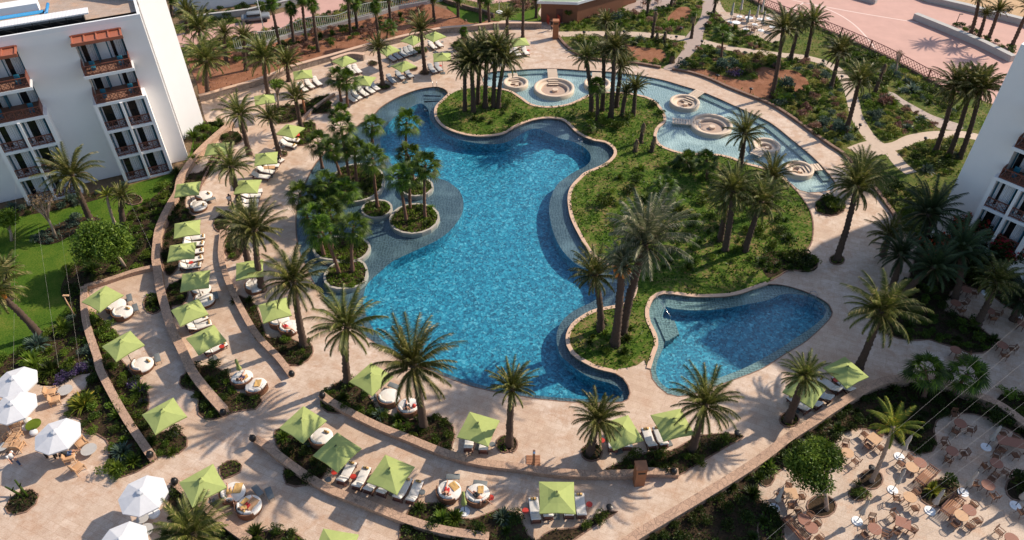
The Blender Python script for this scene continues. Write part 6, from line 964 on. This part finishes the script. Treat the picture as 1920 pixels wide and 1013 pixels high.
for t, x, y, r, m, nm, lb, ct in [('y4', 725, 305, .55, 'concrete', 'low_table', 'grey oval looking low table beside two armchairs', 'table'), ('C1', 495, 505, .55, 'concrete', 'low_table', 'pale round low table beside the people', 'table'), ('y4', 370, 690, .55, 'cover', 'low_table', 'olive green round low table', 'table'), ('C1', 795, 890, .4, 'concrete', 'low_table', 'small pale low table under the rightmost white umbrella', 'table'), ('C1', 812, 955, .5, 'concrete', 'low_table', 'larger pale low table below the rightmost white umbrella', 'table'), ('C1', 12, 490, .4, 'concrete', 'low_table', 'pale low table at the left edge behind the woman', 'table')]:
    p = g(t, x, y, .36); stamp(low_table_kit(r, 'leafl' if m == 'cover' else m), nm, lb, ct, (p.x, p.y, 0))
for t, x, y, m, lb in (('y4', 375, 780, 'wfab', 'round pale blue pouf beside the olive table'), ('y4', 310, 650, 'cushion', 'round white pouf behind the olive table'), ('y4', 830, 400, 'black', 'small dark planter pot by the spiky plant')):
    p = g(t, x, y, .2); tag(obj('pouf', MB().loft([[Vector((r * math.cos(2 * math.pi * k / 18), r * math.sin(2 * math.pi * k / 18), z)) for k in range(18)] for r, z in ((.2, 0), (.27, .08), (.28, .25), (.22, .36))]).mesh('pouf', m), None, (p.x, p.y, 0)), lb, 'pouf')
# small white and dark sets far away
KWT = round_table_kit(.6, 'whitem', 'whitem')
for i, (x, y) in enumerate([(1520, 215), (1640, 170), (1870, 255), (1840, 175)]): p = g('z8', x, y, .7); stamp(KWT, 'white_table', 'round white table on the upper right terrace, %s' % ('front left', 'at the middle parasol', 'behind the palm fronds', 'at the right side')[i], 'table', (p.x, p.y, 0), 0, 'white tables of the upper right terrace')
for i, (x, y) in enumerate([(1490, 215), (1545, 225), (1610, 180), (1655, 180), (1640, 290), (1690, 300), (1670, 320)]): stamp(KCH, 'dark_chair', 'dark chair on the upper right terrace, %s from left' % ORD[i], 'chair', g('z8', x, y), rnd.uniform(0, 6), 'dark chairs of the upper right terrace', 1.2)
for i, (x, y) in enumerate([(650, 70), (790, 25), (760, 40), (630, 60)]): stamp(chair_kit('slat') if i == 0 else KCS, 'garden_chair', 'pale garden chair behind the hut, %s' % ('right of pair', 'right at the top', 'left at the top', 'left of pair')[i], 'chair', g('z8', x, y), i * 1.3, 'garden chairs behind the hut', 1.2)
# lanterns, bollards, pillar, shower, gate, hut
for t, x, y, wh in [('C1', 1250, 310, 'on the end of the wall in the curved bed'), ('C2', 202, 95, 'on the end of the narrow curved wall'), ('C2', 373, 215, 'on the left end of the long lower wall'), ('C1', 1415, 455, 'on the upper end of the wall above the bottom palms'), ('C1', 843, 545, 'on the end of the lawn corner wall'), ('C1', 980, 695, 'on the upper end of the short bottom wall'), ('C3', 900, 640, 'on the right end of the wall by the pillar')]:
    p = g(t, x, y, .55); stamp(KLA, 'lantern', 'dark round lantern ' + wh, 'lantern', p + Vector((0, 0, -.05)), 0, 'dark lanterns on the walls')
for t, x, y, wh in [('C3', 1250, 440, 'at the tip of the wedge bed'), ('C4', 565, 635, 'beside the yellow palm trunk'), ('C4', 190, 490, 'by the cafe wall'), ('C3', 540, 855, 'at the bottom strip bed tip'), ('z8', 75, 345, 'left by the hut path'), ('z8', 450, 335, 'middle by the hut path'), ('z8', 945, 385, 'right end of the hut path'), ('z8', 990, 305, 'across the boardwalk from the hut path'), ('z8', 1188, 428, 'right of the boardwalk, lower'), ('z8', 1225, 262, 'right of the boardwalk, upper'), ('z8', 1278, 160, 'right of the boardwalk, farthest'), ('A4', 303, 362, 'first on the bending path'), ('A4', 407, 450, 'second on the bending path'), ('A4', 508, 722, 'low on the bending path'), ('A4', 872, 797, 'on the branch path near the right block'), ('A3', 1330, 520, 'at the outer kerb wall'), ('A3', 1145, 445, 'on the outer kerb wall, left one'), ('z7', 1885, 430, 'beside the gate pillar path')]:
    stamp(KBO, 'bollard_lamp', 'short dark bollard lamp ' + wh, 'lamp', g(t, x, y), 0, 'bollard lamps of the gardens')
b = g('C3', 707, 703); pl = thing('pillar', 'tall square rust coloured pillar beside the wall', 'pillar', b + Vector((0, .2, 0)), R(4))
obj('shaft', MB().loft([[Vector((x * s, y * s, z)) for x, y in ((-1, -1), (1, -1), (1, 1), (-1, 1))] for s, z in ((.36, 0), (.36, 1.95))], True, False).mesh('shaft', 'corten'), pl); obj('cap', MB().box((0, 0, 2.0), (.82, .82, .1)).mesh('cap', 'corten'), pl); obj('sign_band', MB().box((0, -.375, 1.6), (.5, .03, .14)).mesh('sign_band', 'metal'), pl)
b = g('z7', 1545, 470); pl = thing('pillar', 'square rust coloured pillar at the upper gate', 'pillar', b + Vector((0, .3, 0))); obj('shaft', MB().box((0, 0, 1.3), (.8, .8, 2.6)).mesh('shaft', 'corten'), pl); obj('cap', MB().box((0, 0, 2.65), (.9, .9, .1)).mesh('cap', 'corten'), pl); obj('sign_band', MB().box((0, -.415, 2.3), (.6, .03, .16)).mesh('sign_band', 'metal'), pl)
b = g('C3', 120, 612); sh = thing('shower', 'dark wooden shower post with a slatted platform', 'shower', b); obj('post', MB().box((0, 0, 1.1), (.17, .12, 2.2)).mesh('post', 'wood'), sh); obj('shower_head', MB().tube([(0, 0, 2.15), (0, -.1, 2.35), (0, -.3, 2.35)], .02, 6).cyl((0, -.3, 2.31), .09, .03, 12).mesh('shower_head', 'steel'), sh); pf = MB()
for i in range(8): pf.box((0, .12 + i * .13, .04), (1.0, .1, .05))
obj('platform', pf.mesh('platform', 'wood'), sh); 
b = g('A2', 278, 640); ps = thing('light_post', 'slim rust coloured post standing in the bed left of the fan palms', 'post', b); obj('post', MB().box((0, 0, 1.7), (.2, .2, 3.4)).mesh('post', 'corten'), ps); obj('lamp_box', MB().box((0, 0, 3.45), (.3, .26, .14)).mesh('lamp_box', 'metal'), ps)
for x, y, a, wh in ((1442, 285, -70, 'left'), (1570, 285, -70, 'right')):
    b = g('z7', x, y); gt = thing('gate', 'orange wooden %s gate leaf at the hut yard' % wh, 'gate', b, R(a)); mb = MB()
    for i in range(5): mb.box((i * .2, 0, .75), (.15, .05, 1.3))
    obj('boards', mb.mesh('boards', 'red'), gt); obj('gate_frame', MB().box((.4, 0, .3), (1, .07, .08)).box((.4, 0, 1.2), (1, .07, .08)).mesh('gate_frame', 'corten'), gt)
b0 = g('z7', 1620, 275); b1 = g('z7', 1800, 280); b2 = g('z7', 1925, 225); bb = g('z7', 1560, 40)
ht = thing('timber_hut', 'timber clad hut with a pale green flat roof at the top', 'hut', b1); A = b0 - b1; Bv = (g('z8', 210, 160) - b1); Bv = Bv.normalized() * 9; A = A.normalized() * 5.4
quad = [Vector((0, 0, 0)), Bv, Bv + A, A]
obj('wall', MB().loft([[p + Vector((0, 0, z)) for p in quad] for z in (0, 3.0)], True, False).mesh('wall', 'hutwall'), ht); cc = (Bv + A) / 2
obj('roof', MB().loft([[cc + (p - cc) * 1.08 + Vector((0, 0, z)) for p in quad] for z in (3.0, 3.25)], True, False).mesh('roof', 'hutroof'), ht); obj('roof_trim', ribbon([cc + (p - cc) * 1.09 for p in quad], .12, 2.9, 3.3, True).mesh('roof_trim', 'whitem'), ht)
def hutdoor(): d = A.normalized(); obj('door', MB().box(d * 2.6 + Vector((0, 0, 1.05)) - Bv.normalized() * .05, (.95, .1, 2.1), math.atan2(d.y, d.x)).mesh('door', 'dwood'), ht)
hutdoor()
b = g('z8', 285, 105); h2 = thing('timber_wall', 'tall timber cladding wall right of the hut', 'wall', b); e = g('z8', 560, 20) - b; obj('cladding', ribbon([Vector(), e], .4, 0, 2.8).mesh('cladding', 'hutwall'), h2); obj('wall_cap', ribbon([Vector(), e], .6, 2.8, 2.95).mesh('wall_cap', 'whitem'), h2)
b = g('z7', 870, 150); um = stamp(KW, 'white_umbrella', 'small round white umbrella on the pink ground at the top', 'umbrella', b, 0, None, 1.35)
# fences
def fence(P, label, h, mat, wavy, step, name='fence', low=.0):
    P = spline(P, False, 3.0); r = thing(name, label, 'fence', P[0]); P = [p - P[0] for p in P]; S = [0]
    for i in range(1, len(P)): S.append(S[-1] + (P[i] - P[i - 1]).length)
    def at(s):
        for i in range(1, len(S)):
            if S[i] >= s: f = (s - S[i - 1]) / max(1e-6, S[i] - S[i - 1]); return P[i - 1].lerp(P[i], f)
        return P[-1]
    hh = lambda s: h * (1 + (.22 * math.sin(s * 2 * math.pi / 9) if wavy else 0)); n = int(S[-1] / step); bars = MB(); rails = MB()
    for i in range(n + 1):
        s = i * step; p = at(s)
        if wavy: bars.tube([p + Vector((0, 0, low)), p + Vector((0, 0, low + hh(s)))], .045, 4, False)
    m = int(S[-1] / .6)
    for zf in (.12, 1.0): rails.tube([at(k * .6) + Vector((0, 0, low + hh(k * .6) * zf)) for k in range(m + 1)], .06 if wavy else .05, 4)
    if not wavy:
        k = 0; s = 0.0
        while s < S[-1] - 1.0:
            a, b_ = at(s), at(s + 1.0); z = lambda v: Vector((0, 0, low + h * (.12 + .88 * v))); md = (a + b_) / 2
            bars.tube([a + z(0), b_ + z(1)], .035, 4, False); bars.tube([a + z(1), b_ + z(0)], .035, 4, False); bars.tube([md + z(0), a + z(.5), md + z(1), b_ + z(.5), md + z(0)], .035, 4, False); s += 1.0
        for i in range(int(S[-1] / 5) + 1): obj('post', MB().box(at(i * 5.0) + Vector((0, 0, h * .6)), (.14, .14, h * 1.3)).mesh('post', mat), r)
    obj('base_wall', ribbon(P, .28, -.05, low + .06).mesh('base_wall', 'concrete' if wavy else 'kerb'), r); obj('rails', rails.mesh('rails', mat), r); obj('bars', bars.mesh('bars', mat), r)
fence([g('z6', *p) for p in ((-700, 720), (-300, 620), (0, 515), (400, 430), (820, 320), (1100, 250), (1500, 130), (1881, 60), (2150, 0))], 'long wavy topped white railing along the pink road', 1.5, 'railp', True, .3, 'fence', .5)
fence(W([(1385, -12), (1440, 19), (1540, 56), (1655, 106), (1768, 167)]), 'long rust red lattice fence along the pink plaza', 1.2, 'fence', False, 1, 'fence', .25)
for (t, x, y, h, lb, m) in [('z5', 1425, 480, 8.5, 'tall thin white lamp pole beside the pink road', 'whitem'), ('A4', 1048, 138, 1.6, 'small sign post in the plaza bed', 'metal'), ('A3', 925, 370, 1.2, 'thin garden post beside the boardwalk end', 'metal'), ('A2', 1240, 60, 5.0, 'slim pole by the back lawn', 'concrete'), ('B1', 415, 750, 2.4, 'slender stake with branches in the lawn bed', 'woodl')]:
    r = thing('pole', lb, 'pole', g(t, x, y)); obj('shaft', MB().tube([(0, 0, 0), (0, 0, h)], [.07, .04], 8).mesh('shaft', m), r); obj('lamp_head', MB().box((.2, 0, h), (.5, .18, .08)).mesh('lamp_head', m), r)
b = g('z5', 1310, 285); car = thing('parked_car', 'silver parked car behind palms at the far side of the road', 'car', b, R(16)); cb = MB().loft([[Vector((x, y, z)) for x in (0,) for y in (0,)] * 1 for z in (0,)], False) if False else MB()
cb.soft((0, 0, .62), (4.2, 1.75, .62), .2); cb.soft((-.2, 0, 1.12), (2.2, 1.5, .5), .22); obj('body', cb.mesh('body', 'carp'), car); obj('windscreen', MB().soft((-.2, 0, 1.14), (2.1, 1.56, .3), .12).mesh('windscreen', 'glass'), car)
for x in (-1.3, 1.3):
    for y in (-.82, .82): obj('wheel', MB().tube([(x, y - .1, .32), (x, y + .1, .32)], .32, 16).mesh('wheel', 'black'), car)
# ladders and handrails of the pools
for t, x, y, a, lb in (('A3', 375, 820, 40, 'steel pool ladder at the upper right of the big pool'), ('B4', 245, 665, -30, 'steel pool ladder at the right of the kids pool'), ('A2', 1000, 492, 100, 'steel handrail at the top steps of the big pool')):
    r = thing('pool_ladder', lb, 'ladder', g(t, x, y), R(a))
    for s in (-.25, .25): obj('rail', MB().tube([(-.4, s, 0), (-.35, s, .7), (0, s, .9), (.25, s, .7), (.3, s, -.5)], .025, 6).mesh('rail', 'steel'), r)
r = thing('handrail', 'long steel handrail at the kids pool steps', 'handrail', g('B3', 800, 680)); e = g('B3', 880, 775) - g('B3', 800, 680); obj('rail', MB().tube([(0, 0, -.1), (0, 0, .85), e * .5 + Vector((0, 0, .75)), e + Vector((0, 0, .45)), e + Vector((0, 0, -.4))], .02, 6).mesh('rail', 'steel'), r)
obj('baluster', MB().tube([e * .5 + Vector((0, 0, .75)), e * .5 + Vector((0, 0, -.4))], .02, 5).mesh('baluster', 'steel'), r)
for i, (t, x, y, lb) in enumerate([('C1', 140, 690, 'left'), ('C1', 165, 775, 'right')]):
    b = g('C1', 130 + 25 * i, 770); r = thing('cactus', '%s bare green cactus arm in the round bed' % lb, 'cactus', b); mb = MB(); e = g('C1', 105 if i else 40, 705 if i else 760) - b
    mb.tube([(0, 0, 0), e * .4 + Vector((0, 0, .7)), e * .7 + Vector((0, 0, 1.1))], [.09, .08, .05], 8); obj('stem', mb.mesh('stem', 'leafd'), r); obj('shoot', MB().tube([e * .4 + Vector((0, 0, .7)), e * .4 + Vector((.25, 0, 1.1))], [.06, .04], 7).mesh('shoot', 'leafd'), r)
# ------------------------------------------------------------------ people
def person(loc, rz, pose, label, top=None, bottom=None, hair='hair', hat=None, scale=1.0):
    r = thing('person', label, 'person', loc, rz, None, scale); V = Vector
    J = {}
    tor = {'stand': 0, 'walk': 6, 'sit': -48, 'lie': -86}[pose]; c0 = R(tor); ax = lambda L, a: V((math.sin(a) * L, 0, math.cos(a) * L))      # faces +x
    pz = {'stand': .95, 'walk': .93, 'sit': .14, 'lie': .12}[pose]; P = V((0, 0, pz)); J['pel'] = P; J['wai'] = P + ax(.2, c0); J['che'] = P + ax(.42, c0); J['nec'] = P + ax(.55, c0 + .05); J['hed'] = P + ax(.63, c0 + .1); J['top'] = P + ax(.78, c0 + .12)
    legs = {'stand': ((2, 2), (-3, 3)), 'walk': ((26, 12), (-20, 22)), 'sit': ((88, 6), (62, 62)), 'lie': ((88, 3), (70, 55))}[pose]; E = [('pel', 'wai'), ('wai', 'che'), ('che', 'nec'), ('nec', 'hed'), ('hed', 'top')]
    arms = {'stand': ((8, 70), (5, 12)), 'walk': ((-28, 20), (30, 25)), 'sit': ((60, 50), (40, 60)), 'lie': ((-70, 150), (5, 5))}[pose]
    for s, (h, k), (sh, el) in ((1, legs[0], arms[0]), (-1, legs[1], arms[1])):
        S = 'L' if s > 0 else 'R'; y = V((0, s * .1, 0)); dn = lambda L, a: V((math.sin(a) * L, 0, -math.cos(a) * L))
        J['hip' + S] = P + y + V((0, 0, -.04)) if pose in ('stand', 'walk') else P + y; J['kne' + S] = J['hip' + S] + dn(.44, R(h)); J['ank' + S] = J['kne' + S] + dn(.42, R(h - k)); J['toe' + S] = J['ank' + S] + (V((.17, s * .02, -.04)) if pose in ('stand', 'walk') else V((.03, s * .04, .16)))
        J['sho' + S] = J['che'] + V((0, s * .19, 0)) + ax(.06, c0); ua = c0 * (1 if pose in ('sit', 'lie') else 0); J['elb' + S] = J['sho' + S] + dn(.29, R(sh) + ua) + V((0, s * .07, 0)); J['wri' + S] = J['elb' + S] + dn(.25, R(sh + el) + ua) + V((0, s * .03, 0)); hd = (J['wri' + S] - J['elb' + S]).normalized(); J['pal' + S] = J['wri' + S] + hd * .08
        if pose in ('sit', 'lie'):
            for nm in ('elb', 'wri', 'pal', 'ank', 'kne'): J[nm + S].z = max(J[nm + S].z, .07)
        E += [('pel', 'hip' + S), ('hip' + S, 'kne' + S), ('kne' + S, 'ank' + S), ('ank' + S, 'toe' + S), ('che', 'sho' + S), ('sho' + S, 'elb' + S), ('elb' + S, 'wri' + S), ('wri' + S, 'pal' + S)]
        sd = hd.cross(V((1, 0, 0.01))).normalized()
        for f in range(4): nm = 'fin%d' % f + S; J[nm] = J['pal' + S] + sd * (.022 * (f - 1.5)) + hd * (.075 - .01 * abs(f - 1.3)); J[nm + 't'] = J[nm] + hd * .02 + V((.015, 0, 0)); E += [('pal' + S, nm), (nm, nm + 't')]
        J['thu' + S] = J['wri' + S] + hd * .05 + sd * .05; E += [('wri' + S, 'thu' + S)]
    rad = dict(pel=.14, wai=.12, che=.15, nec=.055, hed=.085, top=.075, hip=.095, kne=.06, ank=.04, toe=.032, sho=.07, elb=.045, wri=.03, pal=.032, thu=.011); names = list(J); me = bpy.data.meshes.new('body'); me.from_pydata([tuple(J[n]) for n in names], [(names.index(a), names.index(b)) for a, b in E], [])
    bo = obj('body', me, r); md = bo.modifiers.new('s', 'SKIN'); md.use_smooth_shade = True
    for i, n in enumerate(names):
        q_ = rad.get(n) or rad.get(n[:3]) or .01; me.skin_vertices[0].data[i].radius = (q_, q_ * (.8 if n in ('pel', 'wai', 'che') else 1)); 
    me.skin_vertices[0].data[0].use_root = True; me.materials.append(M['skin']); bo.modifiers.new('u', 'SUBSURF').render_levels = 1
    ht = J['top']; d = (J['top'] - J['hed']).normalized(); fwd = V((math.cos(c0), 0, -math.sin(c0)))
    fc = MB()
    for s in (-1, 1): fc.tube([J['hed'] + d * .06 + fwd * .075 + V((0, s * .03, 0)), J['hed'] + d * .06 + fwd * .09 + V((0, s * .03, 0))], .011, 6)
    fc.tube([J['hed'] + d * .01 + fwd * .08 + V((0, -.02, 0)), J['hed'] + d * .01 + fwd * .085 + V((0, .02, 0))], .006, 5); obj('face_features', fc.mesh('face_features', 'hair'), r)
    obj('nose', MB().tube([J['hed'] + d * .06 + fwd * .07, J['hed'] + d * .035 + fwd * .105], [.008, .016], 6).mesh('nose', 'skin'), r)
    obj('hair', MB().loft([[J['hed'] + d * z - fwd * .02 + (V((0, 1, 0)) * math.cos(a * .524) + fwd * math.sin(a * .524)) * q2 for a in range(12)] for z, q2 in ((.05, .098), (.11, .104), (.17, .085), (.2, .03))]).mesh('hair', hair), r)
    if hat: obj('hat', MB().loft([[J['top'] + d * z + (V((0, 1, 0)) * math.cos(a * .524) + fwd * math.sin(a * .524)) * q2 for a in range(12)] for z, q2 in ((-.02, .2), (0, .2), (.005, .11), (.1, .09))]).mesh('hat', hat), r)
    if top:
        mb = MB().tube([J['pel'], J['wai'], J['che'], J['che'] + ax(.1, c0)], [.16, .145, .18, .1], 12)
        for S in 'LR': mb.tube([J['sho' + S], J['sho' + S].lerp(J['elb' + S], .8)], [.085, .065], 8)
        obj('shirt', mb.mesh('shirt', top), r)
    if bottom:
        mb = MB().tube([J['wai'].lerp(J['pel'], .5), J['pel'], J['pel'] + (J['pel'] - J['wai']).normalized() * .07], [.14, .165, .12], 12); f = .95 if bottom in ('jeans', 'black') and pose in ('stand', 'walk') else .35
        for S in 'LR': mb.tube([J['hip' + S], J['hip' + S].lerp(J['kne' + S], min(1, f * 2)), J['hip' + S].lerp(J['kne' + S], 1).lerp(J['ank' + S], f) if f > .5 else J['hip' + S].lerp(J['kne' + S], .75)], [.11, .085, .065 if f > .5 else .09], 8)
        obj('trousers' if f > .5 else 'swimwear', mb.mesh('trousers', bottom), r)
    return r
person(g('C1', 95, 592), R(-30), 'walk', 'person in white shirt and blue jeans walking on the lower left terrace', 'shirt', 'jeans')
person(g('C1', 268, 548), R(200), 'stand', 'person in black trousers standing left under the third white umbrella', 'shirt', 'black'); person(g('C1', 318, 552), R(20), 'stand', 'person in black trousers standing right under the third white umbrella', 'black', 'black')
person(g('C1', 390, 555, 0) + Vector((0, 0, .42)), R(20), 'sit', 'person in black sitting in a teak armchair', 'black', 'jeans')
def on_bed(i, pose, label, da, **k): c, a = DBC[i]; d = Vector((math.cos(a), math.sin(a), 0)); return person(c + Vector((0, 0, .47)) - d * .25, a + R(da), pose, label, **k)
on_bed(2, 'sit', 'person in swimwear reclining on the daybed by the biggest palm', 15, bottom='black'); on_bed(3, 'sit', 'person in swimwear sitting on the daybed left of the closed parasol', 30, bottom='trunks'); on_bed(4, 'lie', 'person lying in black swimwear on the daybed right of the closed parasol', 40, bottom='black')
on_bed(5, 'lie', 'person lying among towels on the left crowded daybed', 60, bottom='towel'); on_bed(6, 'sit', 'person sitting on the right crowded daybed', 10, bottom='trunks', top='towel'); on_bed(7, 'sit', 'person resting on the crowded daybed above the curved bed', -20, bottom='purple'); on_bed(16, 'lie', 'person in red swimwear lying on the daybed by the narrow wall', 80, bottom='trunks')
person(g('z7', 1500, 365), R(250), 'walk', 'person in dark clothes walking towards the gate pillar', 'black', 'black'); person(g('z7', 1510, 250), R(260), 'walk', 'person in lilac top standing in the gate', 'purple', 'jeans', scale=1.05)
person(g('y2', 800, 350), R(-40), 'walk', 'person in a white shirt near the leaning terrace palm', 'shirt', 'black')
p = g('y1', 720, 600, .4); person(p, R(200), 'sit', 'person in black sitting on the lounger by the palm pair', 'black', 'black'); p = g('A4', 1330, 95); person(p + Vector((0, 0, .8)), R(200), 'sit', 'person in black sitting on the sea wall', 'black', 'black'); p = g('A4', 1312, 100); person(p + Vector((0, 0, .8)), R(210), 'sit', 'second person in dark clothes on the sea wall, left', 'black', 'jeans')
# loose towels and balls on the daybeds
def cloth(i, dx, dy, s, mat, lb):
    c, a = DBC[i]; n = 7; vs = []; fs = []
    for u in range(n):
        for v in range(n): vs.append(((u / (n - 1) - .5) * s, (v / (n - 1) - .5) * s * .7, rnd.uniform(0, .07)))
    for u in range(n - 1):
        for v in range(n - 1): fs.append((u * n + v, (u + 1) * n + v, (u + 1) * n + v + 1, u * n + v + 1))
    tag(obj('crumpled_towel', MB().add(vs, fs, True).mesh('crumpled_towel', mat), None, c + Vector((dx, dy, .5)), rnd.uniform(0, 6)), lb, 'towel')
for a in [(5, .3, .3, .8, 'towel', 'crumpled tan towel on the left crowded daybed'), (5, -.3, -.2, .6, 'shirt', 'crumpled white towel on the left crowded daybed'), (6, .2, .1, .9, 'tanc', 'brown towel spread on the right crowded daybed'), (6, -.35, .3, .5, 'pinkf' if False else 'towel', 'small towel by the cushions of the right crowded daybed'), (7, .3, -.1, .7, 'towel', 'tan towel on the crowded daybed above the curved bed'), (8, .1, .2, .7, 'towel', 'tan towel on the half hidden daybed'), (3, .35, .3, .7, 'towel', 'tan towel on the daybed left of the closed parasol'), (4, .2, .3, .6, 'towel', 'tan towel on the daybed right of the closed parasol'), (16, -.1, .2, .8, 'shirt', 'white towel on the daybed by the narrow wall')]: cloth(*a)
c, a = DBC[2]; tag(obj('ball', MB().loft([[Vector((.17 * math.sin(t_) * math.cos(k * .52), .17 * math.sin(t_) * math.sin(k * .52), .17 + .17 * math.cos(t_))) for k in range(12)] for t_ in (2.9, 2.4, 1.9, 1.4, .9, .3)]).mesh('ball', 'red'), None, c + Vector((.45, -.1, .47))), 'red ball on the daybed by the biggest palm', 'ball')
for t, x, y, z, m, lb, rz in (('y1', 900, 320, .45, 'red', 'red towel lying on the upper lounger by the left palms', .2), ('y1', 620, 680, .45, 'tanc', 'brown towel between loungers by the palm pair', .1)): tag(obj('beach_towel', MB().soft((0, 0, 0), (1.3, .6, .05), .02).mesh('beach_towel', m), None, g(t, x, y, z), rz), lb, 'towel')
# thin lines strung over the right hand terraces and the lawn
WG = 'thin pale lines strung over the right side'
for i in range(12):
    a = G(1350 + i * 46, 1085 - i * 9, 5.0); b_ = G(1985, 545 + i * 40, 9.0)
    tag(obj('string_line', MB().tube([Vector(), (b_ - a) * .5 - Vector((0, 0, .25)), b_ - a], .004, 3, False).mesh('string_line', 'wire'), None, a), 'thin pale line strung diagonally over the right side, %s from left' % ORD[i], 'line', WG)
for i, (x0, y0, x1, y1) in enumerate([(30, 330, 25, 700), (72, 430, 110, 690), (115, 440, 150, 690), (130, 440, 180, 690), (235, 360, 300, 500)]):
    a = G(x0, y0, 4.0); b_ = G(x1, y1, .5); tag(obj('string_line', MB().tube([Vector(), b_ - a], .0045, 3, False).mesh('string_line', 'wire'), None, a), 'thin pale line strung over the left lawn, %s from left' % ORD[i], 'line', 'thin lines over the lawn')
